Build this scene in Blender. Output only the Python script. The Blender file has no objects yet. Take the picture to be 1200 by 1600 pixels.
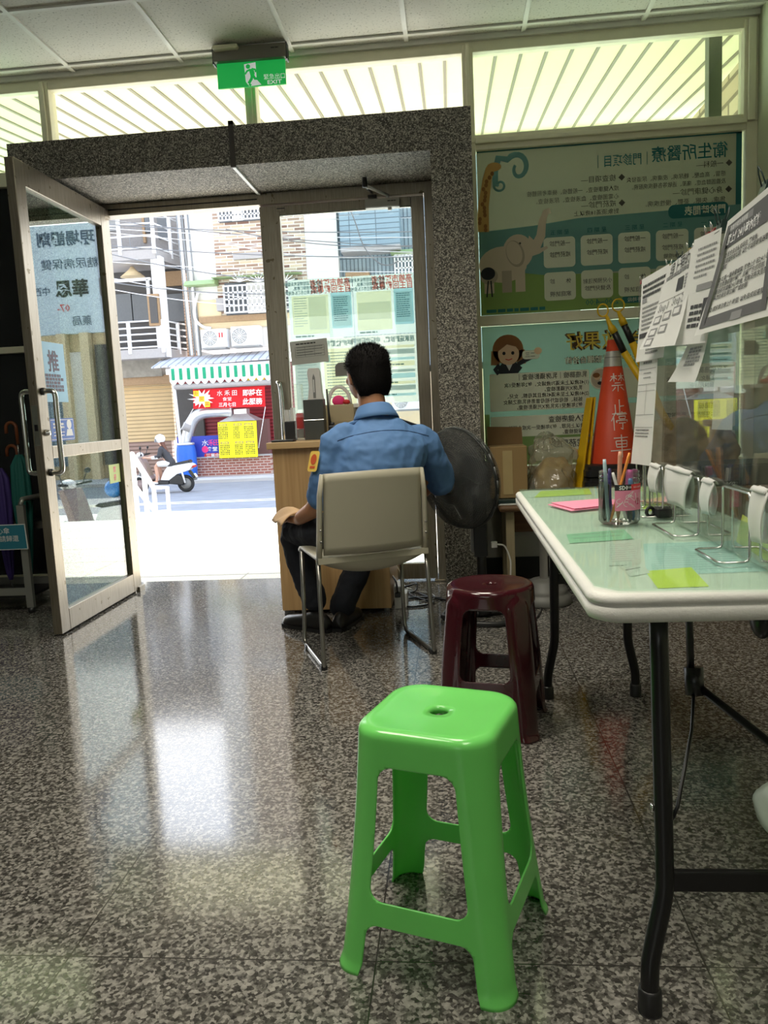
import bpy, bmesh, math, random
from mathutils import Vector, Matrix
random.seed(7)
S = bpy.context.scene
COL = S.collection
PI = math.pi

# ------------------------------------------------------------------ camera
CAM_R = ((0.9951380665, 0.0862985860, -0.0474634875),
         (-0.0356337118, -0.1337900975, -0.9903688446),
         (-0.0918175755, 0.9872450374, -0.1300644800))     # rows: right, down, forward
CAM_C = Vector((1.3798, -1.3385, 1.0259))
FPX = 1225.6
cam = bpy.data.cameras.new('camera')
cam.sensor_fit = 'AUTO'; cam.sensor_width = 36.0; cam.lens = FPX * 36.0 / 1600.0
cam.clip_start = 0.05; cam.clip_end = 300
camo = bpy.data.objects.new('camera', cam); COL.objects.link(camo)
R_, D_, F_ = [Vector(r) for r in CAM_R]
camo.matrix_world = Matrix(((R_.x, -D_.x, -F_.x, CAM_C.x), (R_.y, -D_.y, -F_.y, CAM_C.y), (R_.z, -D_.z, -F_.z, CAM_C.z), (0, 0, 0, 1)))
S.camera = camo

# ------------------------------------------------------------------ light and exposure
S.view_settings.view_transform = 'Standard'
S.view_settings.look = 'None'
S.view_settings.gamma = 1.0
S.view_settings.use_curve_mapping = False
S.view_settings.exposure = 0.0
S.cycles.use_denoising = True
S.cycles.max_bounces = 10
S.cycles.transparent_max_bounces = 24
S.cycles.sample_clamp_indirect = 6.0
S.cycles.caustics_reflective = False
S.cycles.caustics_refractive = False
SKY_STRENGTH = 2.2
w = bpy.data.worlds.new('sky'); S.world = w; w.use_nodes = True
wn, wl = w.node_tree.nodes, w.node_tree.links
for n in list(wn): wn.remove(n)
wo = wn.new('ShaderNodeOutputWorld'); wb = wn.new('ShaderNodeBackground')
tc = wn.new('ShaderNodeTexCoord'); sx = wn.new('ShaderNodeSeparateXYZ'); rp = wn.new('ShaderNodeValToRGB')
wl.new(tc.outputs['Generated'], sx.inputs[0]); wl.new(sx.outputs['Z'], rp.inputs[0])
rp.color_ramp.elements[0].position = 0.35; rp.color_ramp.elements[0].color = (0.95, 0.97, 1.0, 1)
rp.color_ramp.elements[1].position = 0.8; rp.color_ramp.elements[1].color = (0.50, 0.66, 0.95, 1)
SUN_DIR = Vector((0.22, 0.62, 0.92)).normalized()
dp = wn.new('ShaderNodeVectorMath'); dp.operation = 'DOT_PRODUCT'; dp.inputs[1].default_value = SUN_DIR; wl.new(tc.outputs['Generated'], dp.inputs[0])
gr = wn.new('ShaderNodeMapRange'); gr.interpolation_type = 'SMOOTHSTEP'; gr.inputs['From Min'].default_value = 0.1; gr.inputs['From Max'].default_value = 1.0; gr.inputs['To Min'].default_value = SKY_STRENGTH; gr.inputs['To Max'].default_value = SKY_STRENGTH * 3.2   # bright haze round the sun
wl.new(dp.outputs['Value'], gr.inputs['Value'])
wl.new(rp.outputs[0], wb.inputs['Color']); wl.new(gr.outputs[0], wb.inputs['Strength'])
wl.new(wb.outputs[0], wo.inputs['Surface'])
sun = bpy.data.lights.new('sun', 'SUN'); sun.energy = 18.0; sun.angle = math.radians(0.6); sun.color = (1.0, 0.96, 0.88)
suno = bpy.data.objects.new('sun', sun); COL.objects.link(suno)
suno.rotation_euler = Vector((-0.22, -0.62, -0.92)).to_track_quat('-Z', 'Y').to_euler()   # from over the street, high
suno.location = (6, 20, 25)
FILL_POWER = 11.0          # base power of the unseen fill panels added at the ceiling (W)

# ------------------------------------------------------------------ helpers
def at(px, py, Y):
    """a point of the picture at the distance Y (plane y = Y)"""
    d = R_ * ((px - 600) / FPX) + D_ * ((py - 800) / FPX) + F_
    return CAM_C + d * ((Y - CAM_C.y) / d.y)
def onfloor(px, py, z=0.0):
    d = R_ * ((px - 600) / FPX) + D_ * ((py - 800) / FPX) + F_
    return CAM_C + d * ((z - CAM_C.z) / d.z)
def onx(px, py, x):
    d = R_ * ((px - 600) / FPX) + D_ * ((py - 800) / FPX) + F_
    return CAM_C + d * ((x - CAM_C.x) / d.x)
V = Vector
_tc = {}
def text_geo(s, bold=0.0):
    k = (s, bold)
    if k not in _tc:
        c = bpy.data.curves.new('t', 'FONT'); c.body = s; c.resolution_u = 1; c.offset = bold
        o = bpy.data.objects.new('t', c); COL.objects.link(o)
        dg = bpy.context.evaluated_depsgraph_get()
        m = bpy.data.meshes.new_from_object(o.evaluated_get(dg))
        vs = [(v.co.x, v.co.y) for v in m.vertices]; fs = [tuple(p.vertices) for p in m.polygons]
        bpy.data.objects.remove(o); bpy.data.curves.remove(c); bpy.data.meshes.remove(m)
        _tc[k] = (vs, fs)
    return _tc[k]

class MB:
    """collects shapes and links them as one mesh object"""
    def __init__(s): s.v = []; s.f = []; s.m = []; s.sm = []; s.mats = []
    def mi(s, m):
        if m not in s.mats: s.mats.append(m)
        return s.mats.index(m)
    def add(s, vs, fs, mat, smooth=False):
        b = len(s.v); s.v += [tuple(x) for x in vs]; k = s.mi(mat)
        for f in fs: s.f.append(tuple(b + i for i in f)); s.m.append(k); s.sm.append(smooth)
        return s
    def box(s, x0, x1, y0, y1, z0, z1, mat):
        vs = [(x, y, z) for z in (z0, z1) for y in (y0, y1) for x in (x0, x1)]
        return s.add(vs, [(0, 2, 3, 1), (4, 5, 7, 6), (0, 1, 5, 4), (2, 6, 7, 3), (0, 4, 6, 2), (1, 3, 7, 5)], mat)
    def obox(s, o, u, v, n, mat):
        """box from corner o along the vectors u, v, n"""
        o, u, v, n = V(o), V(u), V(v), V(n)
        vs = [o + u * a + v * b + n * c for c in (0, 1) for b in (0, 1) for a in (0, 1)]
        return s.add(vs, [(0, 2, 3, 1), (4, 5, 7, 6), (0, 1, 5, 4), (2, 6, 7, 3), (0, 4, 6, 2), (1, 3, 7, 5)], mat)
    def quad(s, a, b, c, d, mat): return s.add([a, b, c, d], [(0, 1, 2, 3)], mat)
    def poly(s, pts, mat): return s.add(pts, [tuple(range(len(pts)))], mat)
    def prism(s, pts, d, mat, smooth=False):
        n = len(pts); d = V(d); a = [V(p) for p in pts]
        return s.add(a + [p + d for p in a], [tuple(reversed(range(n))), tuple(range(n, 2 * n))] + [(i, (i + 1) % n, n + (i + 1) % n, n + i) for i in range(n)], mat, smooth)
    def loft(s, rings, mat, caps=True, smooth=True, closed=False):
        n = len(rings[0]); vs = [p for r in rings for p in r]; fs = []
        m = len(rings)
        for i in range(m if closed else m - 1):
            a, b = i * n, ((i + 1) % m) * n
            for j in range(n): fs.append((a + j, a + (j + 1) % n, b + (j + 1) % n, b + j))
        if caps and not closed: fs += [tuple(reversed(range(n))), tuple((m - 1) * n + j for j in range(n))]
        return s.add(vs, fs, mat, smooth)
    def tube(s, pts, r, mat, n=10, closed=False, flat=None):
        pts = [V(p) for p in pts]; m = len(pts); rs = r if isinstance(r, (list, tuple)) else [r] * m
        rings = []; up = None
        for i, p in enumerate(pts):
            if closed: t = (pts[(i + 1) % m] - pts[i - 1])
            else: t = (pts[min(i + 1, m - 1)] - pts[max(i - 1, 0)])
            if t.length < 1e-9: t = V((0, 0, 1))
            t.normalize()
            if up is None:
                up = V((0, 0, 1)) if abs(t.z) < 0.9 else V((1, 0, 0))
            a = up - t * up.dot(t)
            if a.length < 1e-6: a = V((0, 1, 0)) - t * t.y
            a.normalize(); up = a; b = t.cross(a)
            fa, fb = flat if flat else (1, 1)
            rings.append([p + (a * math.cos(2 * PI * k / n) * fa + b * math.sin(2 * PI * k / n) * fb) * rs[i] for k in range(n)])
        return s.loft(rings, mat, True, True, closed)
    def lathe(s, prof, c, mat, n=24, axis=(0, 0, 1), caps=True, smooth=True):
        """profile of (radius, height) pairs turned about an axis through c"""
        ax = V(axis).normalized(); a = ax.orthogonal().normalized(); b = ax.cross(a); c = V(c)
        rings = [[c + ax * h + (a * math.cos(2 * PI * k / n) + b * math.sin(2 * PI * k / n)) * max(r, 1e-5) for k in range(n)] for r, h in prof]
        return s.loft(rings, mat, caps, smooth)
    def ell(s, c, r, mat, nu=16, nv=10, M=None):
        c = V(c); rings = []
        for i in range(nv + 1):
            t = PI * i / nv; rr = max(math.sin(t), 1e-4); z = -math.cos(t)
            ring = []
            for k in range(nu):
                p = V((r[0] * rr * math.cos(2 * PI * k / nu), r[1] * rr * math.sin(2 * PI * k / nu), r[2] * z))
                if M is not None: p = M @ p
                ring.append(c + p)
            rings.append(ring)
        return s.loft(rings, mat)
    def grid(s, fn, nu, nv, mat, smooth=True):
        vs = [fn(i / nu, j / nv) for j in range(nv + 1) for i in range(nu + 1)]
        fs = [(j * (nu + 1) + i, j * (nu + 1) + i + 1, (j + 1) * (nu + 1) + i + 1, (j + 1) * (nu + 1) + i) for j in range(nv) for i in range(nu)]
        return s.add(vs, fs, mat, smooth)
    def text(s, txt, fr, x, y, size, mat, mirror=False, align='c', bold=0.0, wide=1.0, lift=0.0008, rot=0.0):
        """lettering on the plane fr(x, y, lift); mirror = seen from behind the sheet"""
        vs, fs = text_geo(txt, bold)
        if not vs: return s
        x0 = min(a for a, b in vs); x1 = max(a for a, b in vs)
        off = {'c': (x0 + x1) / 2, 'l': x0, 'r': x1}[align]
        sg = -1 if mirror else 1
        cr, sr = math.cos(rot), math.sin(rot); out = []
        for a, b in vs:
            dx, dy = sg * (a - off) * size * wide, (b - 0.36) * size
            out.append(fr(x + dx * cr - dy * sr, y + dx * sr + dy * cr, lift))
        if mirror: fs = [tuple(reversed(f)) for f in fs]
        return s.add(out, fs, mat)
    def lines(s, fr, x, y, wd, rows, pitch, h, mat, lift=0.0007, ragged=0.25, seed=1, chunk=None):
        """rows of unreadably small print, as broken bars"""
        rnd = random.Random(seed)
        for i in range(rows):
            L = wd * (1 - (rnd.random() * ragged if i % 3 == 2 or i == rows - 1 else 0)); a = 0.0; yy = y - i * pitch
            ch = chunk or h * 2.2
            while a < L:
                b = min(L, a + ch * (0.6 + rnd.random()))
                s.add([fr(x + a, yy, lift), fr(x + b, yy, lift), fr(x + b, yy + h, lift), fr(x + a, yy + h, lift)], [(0, 1, 2, 3)], mat)
                a = b + h * 0.45
        return s
    def rect(s, fr, x0, y0, x1, y1, mat, lift=0.0004):
        return s.add([fr(x0, y0, lift), fr(x1, y0, lift), fr(x1, y1, lift), fr(x0, y1, lift)], [(0, 1, 2, 3)], mat)
    def rrect(s, fr, x0, y0, x1, y1, r, mat, lift=0.0004, n=5):
        pts = []
        for cx, cy, a in ((x1 - r, y1 - r, 0), (x0 + r, y1 - r, 1), (x0 + r, y0 + r, 2), (x1 - r, y0 + r, 3)):
            for k in range(n + 1):
                t = (a + k / n) * PI / 2; pts.append(fr(cx + r * math.cos(t), cy + r * math.sin(t), lift))
        return s.poly(pts, mat)
    def disc(s, fr, x, y, rx, ry, mat, lift=0.0005, n=24, rot=0.0):
        cr, sr = math.cos(rot), math.sin(rot)
        return s.poly([fr(x + rx * math.cos(2 * PI * k / n) * cr - ry * math.sin(2 * PI * k / n) * sr, y + rx * math.cos(2 * PI * k / n) * sr + ry * math.sin(2 * PI * k / n) * cr, lift) for k in range(n)], mat)
    def shape(s, fr, pts, mat, lift=0.0006):
        return s.poly([fr(x, y, lift) for x, y in pts], mat)
    def stroke(s, fr, pts, wd, mat, lift=0.0007):
        """a flat ribbon along 2-D points"""
        pts = [V((a, b)) for a, b in pts]; L = []; Rr = []
        ws = wd if isinstance(wd, (list, tuple)) else [wd] * len(pts)
        for i, p in enumerate(pts):
            t = pts[min(i + 1, len(pts) - 1)] - pts[max(i - 1, 0)]; t.normalize(); nn = V((-t.y, t.x)) * ws[i] / 2
            L.append(p + nn); Rr.append(p - nn)
        vs = [fr(p.x, p.y, lift) for p in L] + [fr(p.x, p.y, lift) for p in Rr]; n = len(pts)
        return s.add(vs, [(i, i + 1, n + i + 1, n + i) for i in range(n - 1)], mat)
    def build(s, name, parent=None, mods=(), bevel=0, base=None, local=False):
        me = bpy.data.meshes.new(name)
        vs = s.v; loc = V((0, 0, 0))
        if parent is not None and not local:
            inv = parent_matrix(parent).inverted(); vs = [inv @ V(v) for v in vs]
        elif parent is None:
            xs = [v[0] for v in vs]; ys = [v[1] for v in vs]; zs = [v[2] for v in vs]
            loc = V(base) if base else V(((min(xs) + max(xs)) / 2, (min(ys) + max(ys)) / 2, min(zs)))
            vs = [V(v) - loc for v in vs]
        me.from_pydata([tuple(v) for v in vs], [], s.f)
        for m in s.mats: me.materials.append(m)
        me.polygons.foreach_set('material_index', s.m); me.polygons.foreach_set('use_smooth', s.sm)
        me.update()
        o = bpy.data.objects.new(name, me); COL.objects.link(o); o.location = loc
        if parent is not None: o.parent = parent; o.location = (0, 0, 0)
        if bevel:
            b = o.modifiers.new('bevel', 'BEVEL'); b.width = bevel; b.segments = 2; b.limit_method = 'ANGLE'; b.angle_limit = math.radians(50)
        for md in mods: md(o)
        return o
def parent_matrix(p):
    m = Matrix.LocRotScale(p.location, p.rotation_euler, p.scale)
    return parent_matrix(p.parent) @ m if p.parent else m
def fixnormals(o):
    bm = bmesh.new(); bm.from_mesh(o.data); bmesh.ops.remove_doubles(bm, verts=bm.verts, dist=1e-5)
    bmesh.ops.recalc_face_normals(bm, faces=bm.faces); bm.to_mesh(o.data); bm.free()
def tag(o, label=None, cat=None, group=None, kind=None):
    if label: o['label'] = label
    if cat: o['category'] = cat
    if group: o['group'] = group
    if kind: o['kind'] = kind
    return o
def thing(name, label, cat, loc=(0, 0, 0), rz=0.0, group=None):
    o = bpy.data.objects.new(name, None); COL.objects.link(o); o.empty_display_size = 0.05
    o.location = loc; o.rotation_euler = (0, 0, rz)
    return tag(o, label, cat, group)
def struct(o): o['kind'] = 'structure'; return o
def dup(root, loc=None, rz=None, label=None):
    def cp(o, par):
        c = o.copy(); COL.objects.link(c); c.parent = par
        for ch in o.children: cp(ch, c)
        return c
    r = cp(root, None)
    if loc is not None: r.location = loc
    if rz is not None: r.rotation_euler = (0, 0, rz)
    if label: r['label'] = label
    return r
def frame(o, u, v):
    """plane through o with unit axes u (right) and v (up): returns fr(x, y, lift)"""
    o, u, v = V(o), V(u).normalized(), V(v).normalized(); n = u.cross(v)
    return lambda x, y, l=0.0: o + u * x + v * y + n * l
def arc(c, r, a0, a1, n, ex=(1, 0, 0), ey=(0, 0, 1)):
    c, ex, ey = V(c), V(ex), V(ey)
    return [c + (ex * math.cos(a0 + (a1 - a0) * i / n) + ey * math.sin(a0 + (a1 - a0) * i / n)) * r for i in range(n + 1)]
def smoothpath(pts, k=6):
    """Catmull-Rom through the points"""
    P = [V(p) for p in pts]; P = [P[0] * 2 - P[1]] + P + [P[-1] * 2 - P[-2]]; out = []
    for i in range(1, len(P) - 2):
        for j in range(k):
            t = j / k; a, b, c, d = P[i - 1:i + 3]
            out.append(0.5 * ((2 * b) + (c - a) * t + (2 * a - 5 * b + 4 * c - d) * t * t + (3 * b - a - 3 * c + d) * t ** 3))
    out.append(P[-2]); return out

# ------------------------------------------------------------------ materials
def newmat(name):
    m = bpy.data.materials.new(name); m.use_nodes = True
    nt = m.node_tree; p = nt.nodes['Principled BSDF']; return m, nt, p
def mat(name, col, rough=0.5, metal=0.0, spec=0.5, var=0.08, scale=14.0, bump=0.0, bscale=60.0, trans=0.0, coat=0.0, stretch=None):
    """a surface with slight procedural unevenness of its colour"""
    m, nt, p = newmat(name); N, L = nt.nodes, nt.links
    tcn = N.new('ShaderNodeTexCoord'); no = N.new('ShaderNodeTexNoise'); no.inputs['Scale'].default_value = scale; no.inputs['Detail'].default_value = 4
    src = tcn.outputs['Object']
    if stretch:
        mp = N.new('ShaderNodeMapping'); mp.inputs['Scale'].default_value = stretch; L.new(src, mp.inputs[0]); src = mp.outputs[0]
    L.new(src, no.inputs['Vector'])
    mx = N.new('ShaderNodeMix'); mx.data_type = 'RGBA'
    c = V(col[:3])
    mx.inputs['A'].default_value = (*(c * (1 - var)), 1); mx.inputs['B'].default_value = (*[min(1, x) for x in c * (1 + var)], 1)
    L.new(no.outputs['Fac'], mx.inputs['Factor']); L.new(mx.outputs['Result'], p.inputs['Base Color'])
    p.inputs['Roughness'].default_value = rough; p.inputs['Metallic'].default_value = metal; p.inputs['Specular IOR Level'].default_value = spec
    if coat: p.inputs['Coat Weight'].default_value = coat; p.inputs['Coat Roughness'].default_value = 0.05
    if bump:
        n2 = N.new('ShaderNodeTexNoise'); n2.inputs['Scale'].default_value = bscale; L.new(src, n2.inputs['Vector'])
        b = N.new('ShaderNodeBump'); b.inputs['Strength'].default_value = bump; b.inputs['Distance'].default_value = 0.01
        L.new(n2.outputs['Fac'], b.inputs['Height']); L.new(b.outputs[0], p.inputs['Normal'])
    if trans:
        t = N.new('ShaderNodeBsdfTranslucent'); L.new(mx.outputs['Result'], t.inputs['Color'])
        ms = N.new('ShaderNodeMixShader'); ms.inputs[0].default_value = trans
        out = N['Material Output']; L.new(p.outputs[0], ms.inputs[1]); L.new(t.outputs[0], ms.inputs[2]); L.new(ms.outputs[0], out.inputs[0])
    return m
def srgb(r, g, b):
    f = lambda c: ((c / 255 + 0.055) / 1.055) ** 2.4 if c > 10 else c / 255 / 12.92
    return (f(r), f(g), f(b))
def glassmat(name, tint=(0.9, 0.95, 0.92), ior=1.5, rough=0.0, gain=1.6, haze=0.0, hazecol=(.7, .75, .7)):
    """thin sheet: clear transmission plus Fresnel reflection"""
    m, nt, p = newmat(name); N, L = nt.nodes, nt.links; N.remove(p)
    t = N.new('ShaderNodeBsdfTransparent'); t.inputs['Color'].default_value = (*tint, 1)
    g = N.new('ShaderNodeBsdfGlossy'); g.inputs['Roughness'].default_value = rough
    f = N.new('ShaderNodeFresnel'); f.inputs['IOR'].default_value = ior
    geo = N.new('ShaderNodeNewGeometry')
    # the same reflectance from both sides of the sheet
    mI = N.new('ShaderNodeMix'); mI.data_type = 'FLOAT'; mI.inputs['A'].default_value = ior; mI.inputs['B'].default_value = 1 / ior
    L.new(geo.outputs['Backfacing'], mI.inputs['Factor']); L.new(mI.outputs['Result'], f.inputs['IOR'])
    ml = N.new('ShaderNodeMath'); ml.operation = 'MULTIPLY'; ml.inputs[1].default_value = gain; ml.use_clamp = True
    L.new(f.outputs[0], ml.inputs[0])
    ms = N.new('ShaderNodeMixShader'); L.new(ml.outputs[0], ms.inputs[0]); L.new(t.outputs[0], ms.inputs[1]); L.new(g.outputs[0], ms.inputs[2])
    last = ms
    if haze:
        d = N.new('ShaderNodeBsdfDiffuse'); d.inputs['Color'].default_value = (*hazecol, 1)
        tl = N.new('ShaderNodeBsdfTranslucent'); tl.inputs['Color'].default_value = (*hazecol, 1)
        a = N.new('ShaderNodeMixShader'); a.inputs[0].default_value = 0.5; L.new(d.outputs[0], a.inputs[1]); L.new(tl.outputs[0], a.inputs[2])
        no = N.new('ShaderNodeTexNoise'); no.inputs['Scale'].default_value = 3; tcn = N.new('ShaderNodeTexCoord'); L.new(tcn.outputs['Object'], no.inputs['Vector'])
        mm = N.new('ShaderNodeMath'); mm.operation = 'MULTIPLY'; mm.inputs[1].default_value = haze * 2; L.new(no.outputs['Fac'], mm.inputs[0])
        h = N.new('ShaderNodeMixShader'); L.new(mm.outputs[0], h.inputs[0]); L.new(ms.outputs[0], h.inputs[1]); L.new(a.outputs[0], h.inputs[2]); last = h
    L.new(last.outputs[0], N['Material Output'].inputs[0])
    return m
def mth(nt, op, a, b=None, c=None):
    n = nt.nodes.new('ShaderNodeMath'); n.operation = op
    for i, x in enumerate((a, b, c)):
        if x is None: continue
        if isinstance(x, (int, float)): n.inputs[i].default_value = x
        else: nt.links.new(x, n.inputs[i])
    return n.outputs[0]
def ramp(nt, fac, stops, interp='LINEAR'):
    n = nt.nodes.new('ShaderNodeValToRGB'); n.color_ramp.interpolation = interp
    e = n.color_ramp.elements
    while len(e) > 1: e.remove(e[-1])
    e[0].position = stops[0][0]; e[0].color = (*stops[0][1], 1)
    for q, c in stops[1:]:
        k = e.new(q); k.color = (*c, 1)
    nt.links.new(fac, n.inputs[0]); return n.outputs[0]
def mixc(nt, fac, a, b, mode='MIX'):
    n = nt.nodes.new('ShaderNodeMix'); n.data_type = 'RGBA'; n.blend_type = mode
    for k, x in (('Factor', fac), ('A', a), ('B', b)):
        if isinstance(x, (int, float)): n.inputs[k].default_value = x
        elif isinstance(x, tuple): n.inputs[k].default_value = (*x, 1)
        else: nt.links.new(x, n.inputs[k])
    return n.outputs['Result']
def pos(nt):
    g = nt.nodes.new('ShaderNodeNewGeometry'); s = nt.nodes.new('ShaderNodeSeparateXYZ'); nt.links.new(g.outputs['Position'], s.inputs[0])
    return g.outputs['Position'], s.outputs
def gridline(nt, c, period, half, phase=0.0):
    """1 on a joint line, else 0"""
    a = mth(nt, 'SUBTRACT', c, phase); a = mth(nt, 'DIVIDE', a, period); a = mth(nt, 'ADD', a, 0.5); a = mth(nt, 'FRACT', a)
    a = mth(nt, 'SUBTRACT', a, 0.5); a = mth(nt, 'ABSOLUTE', a); a = mth(nt, 'MULTIPLY', a, period)
    return mth(nt, 'LESS_THAN', a, half)

def granite_floor():
    m, nt, p = newmat('granite_floor'); P, xyz = pos(nt)
    vo = nt.nodes.new('ShaderNodeTexVoronoi'); vo.inputs['Scale'].default_value = 150; nt.links.new(P, vo.inputs['Vector'])
    sp = nt.nodes.new('ShaderNodeSeparateColor'); nt.links.new(vo.outputs['Color'], sp.inputs[0])
    no = nt.nodes.new('ShaderNodeTexNoise'); no.inputs['Scale'].default_value = 70; no.inputs['Detail'].default_value = 3; nt.links.new(P, no.inputs['Vector'])
    f = mth(nt, 'ADD', mth(nt, 'MULTIPLY', sp.outputs[0], 0.55), mth(nt, 'MULTIPLY', mth(nt, 'SUBTRACT', no.outputs['Fac'], 0.25), 0.9))
    c = ramp(nt, f, [(0.0, (.02, .019, .017)), (0.30, (.045, .042, .038)), (0.42, (.08, .075, .067)), (0.52, (.115, .109, .10)), (0.66, (.225, .213, .195)), (0.9, (.31, .295, .27))])
    ln = mth(nt, 'MAXIMUM', gridline(nt, xyz[0], 0.6, 0.0016), gridline(nt, xyz[1], 0.6, 0.0016))
    c = mixc(nt, ln, c, (.03, .028, .025)); nt.links.new(c, p.inputs['Base Color'])
    big = nt.nodes.new('ShaderNodeTexNoise'); big.inputs['Scale'].default_value = 5; nt.links.new(P, big.inputs['Vector'])
    nt.links.new(mth(nt, 'ADD', mth(nt, 'MULTIPLY', big.outputs['Fac'], 0.06), 0.07), p.inputs['Roughness'])
    p.inputs['IOR'].default_value = 1.7
    return m
def pebbledash():
    m, nt, p = newmat('washed_granite_pebbledash'); P, xyz = pos(nt)
    vo = nt.nodes.new('ShaderNodeTexVoronoi'); vo.inputs['Scale'].default_value = 210; nt.links.new(P, vo.inputs['Vector'])
    sp = nt.nodes.new('ShaderNodeSeparateColor'); nt.links.new(vo.outputs['Color'], sp.inputs[0])
    c = ramp(nt, sp.outputs[0], [(0, (.03, .028, .025)), (.28, (.075, .07, .06)), (.55, (.19, .178, .15)), (.8, (.35, .325, .275)), (1, (.56, .52, .44))])
    nt.links.new(c, p.inputs['Base Color']); p.inputs['Roughness'].default_value = .7
    b = nt.nodes.new('ShaderNodeBump'); b.inputs['Strength'].default_value = .9; b.inputs['Distance'].default_value = .003; b.invert = True
    nt.links.new(vo.outputs['Distance'], b.inputs['Height']); nt.links.new(b.outputs[0], p.inputs['Normal'])
    return m
def ceiling_tile():
    m, nt, p = newmat('mineral_ceiling_tile'); P, xyz = pos(nt)
    no = nt.nodes.new('ShaderNodeTexNoise'); no.inputs['Scale'].default_value = 90; no.inputs['Detail'].default_value = 2; nt.links.new(P, no.inputs['Vector'])
    c = ramp(nt, no.outputs['Fac'], [(0.0, (.34, .33, .30)), (.33, (.46, .45, .41)), (.38, (.74, .72, .67)), (1, (.80, .78, .73))])
    nt.links.new(c, p.inputs['Base Color']); p.inputs['Roughness'].default_value = .9
    return m
def steel():
    m, nt, p = newmat('brushed_stainless_steel'); P, xyz = pos(nt)
    mp = nt.nodes.new('ShaderNodeMapping'); mp.inputs['Scale'].default_value = (40, 40, 1.5); nt.links.new(P, mp.inputs[0])
    no = nt.nodes.new('ShaderNodeTexNoise'); no.inputs['Scale'].default_value = 6; no.inputs['Detail'].default_value = 6; nt.links.new(mp.outputs[0], no.inputs['Vector'])
    n2 = nt.nodes.new('ShaderNodeTexNoise'); n2.inputs['Scale'].default_value = 25; nt.links.new(P, n2.inputs['Vector'])
    c = ramp(nt, no.outputs['Fac'], [(.3, (.24, .208, .155)), (.7, (.36, .32, .255))])
    c = mixc(nt, mth(nt, 'GREATER_THAN', n2.outputs['Fac'], .70), c, (.16, .13, .08)); nt.links.new(c, p.inputs['Base Color'])
    p.inputs['Metallic'].default_value = .95; nt.links.new(mth(nt, 'ADD', mth(nt, 'MULTIPLY', no.outputs['Fac'], .15), .30), p.inputs['Roughness'])
    return m
def woodgrain(name, a, b, axis=2, rough=.45, sc=(60, 60, 2.0)):
    m, nt, p = newmat(name)
    t = nt.nodes.new('ShaderNodeTexCoord'); mp = nt.nodes.new('ShaderNodeMapping'); mp.inputs['Scale'].default_value = sc; nt.links.new(t.outputs['Object'], mp.inputs[0])
    no = nt.nodes.new('ShaderNodeTexNoise'); no.inputs['Scale'].default_value = 1.0; no.inputs['Detail'].default_value = 5; no.inputs['Distortion'].default_value = .6; nt.links.new(mp.outputs[0], no.inputs['Vector'])
    nt.links.new(ramp(nt, no.outputs['Fac'], [(.3, a), (.7, b)]), p.inputs['Base Color']); p.inputs['Roughness'].default_value = rough
    return m
def bricks(name, c1, c2, mortar, bw, bh, gap=.012, bias=0.0, sq=None, axes='xz'):
    m, nt, p = newmat(name); P, xyz = pos(nt)
    cb = nt.nodes.new('ShaderNodeCombineXYZ'); nt.links.new(xyz['XYZ'.index(axes[0].upper())], cb.inputs[0]); nt.links.new(xyz['XYZ'.index(axes[1].upper())], cb.inputs[1])
    b = nt.nodes.new('ShaderNodeTexBrick'); nt.links.new(cb.outputs[0], b.inputs['Vector']); b.inputs['Scale'].default_value = 1
    b.inputs['Brick Width'].default_value = bw; b.inputs['Row Height'].default_value = bh; b.inputs['Mortar Size'].default_value = gap; b.inputs['Bias'].default_value = bias
    b.inputs['Color1'].default_value = (*c1, 1); b.inputs['Color2'].default_value = (*c2, 1); b.inputs['Mortar'].default_value = (*mortar, 1); b.inputs['Mortar Smooth'].default_value = 0
    if sq is not None: b.offset = sq
    nt.links.new(b.outputs['Color'], p.inputs['Base Color']); p.inputs['Roughness'].default_value = .6
    return m
def ribbed(name, col, axis, period, depth=.35, rough=.45):
    """pressed metal sheet: bands along one axis as a bump"""
    m, nt, p = newmat(name); P, xyz = pos(nt)
    a = mth(nt, 'SINE', mth(nt, 'MULTIPLY', xyz[axis], 2 * PI / period))
    b = nt.nodes.new('ShaderNodeBump'); b.inputs['Strength'].default_value = depth; b.inputs['Distance'].default_value = .03
    nt.links.new(a, b.inputs['Height']); nt.links.new(b.outputs[0], p.inputs['Normal'])
    no = nt.nodes.new('ShaderNodeTexNoise'); no.inputs['Scale'].default_value = 2; nt.links.new(P, no.inputs['Vector'])
    c = V(col); seam = gridline(nt, xyz[axis], period, period * .09)
    cc = mixc(nt, no.outputs['Fac'], tuple(c * .85), tuple(c * 1.1)); cc = mixc(nt, seam, cc, tuple(c * .45))
    nt.links.new(cc, p.inputs['Base Color']); p.inputs['Roughness'].default_value = rough
    return m
def emit(name, col, st):
    m, nt, p = newmat(name); p.inputs['Base Color'].default_value = (*col, 1); p.inputs['Emission Color'].default_value = (*col, 1); p.inputs['Emission Strength'].default_value = st
    return m

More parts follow.
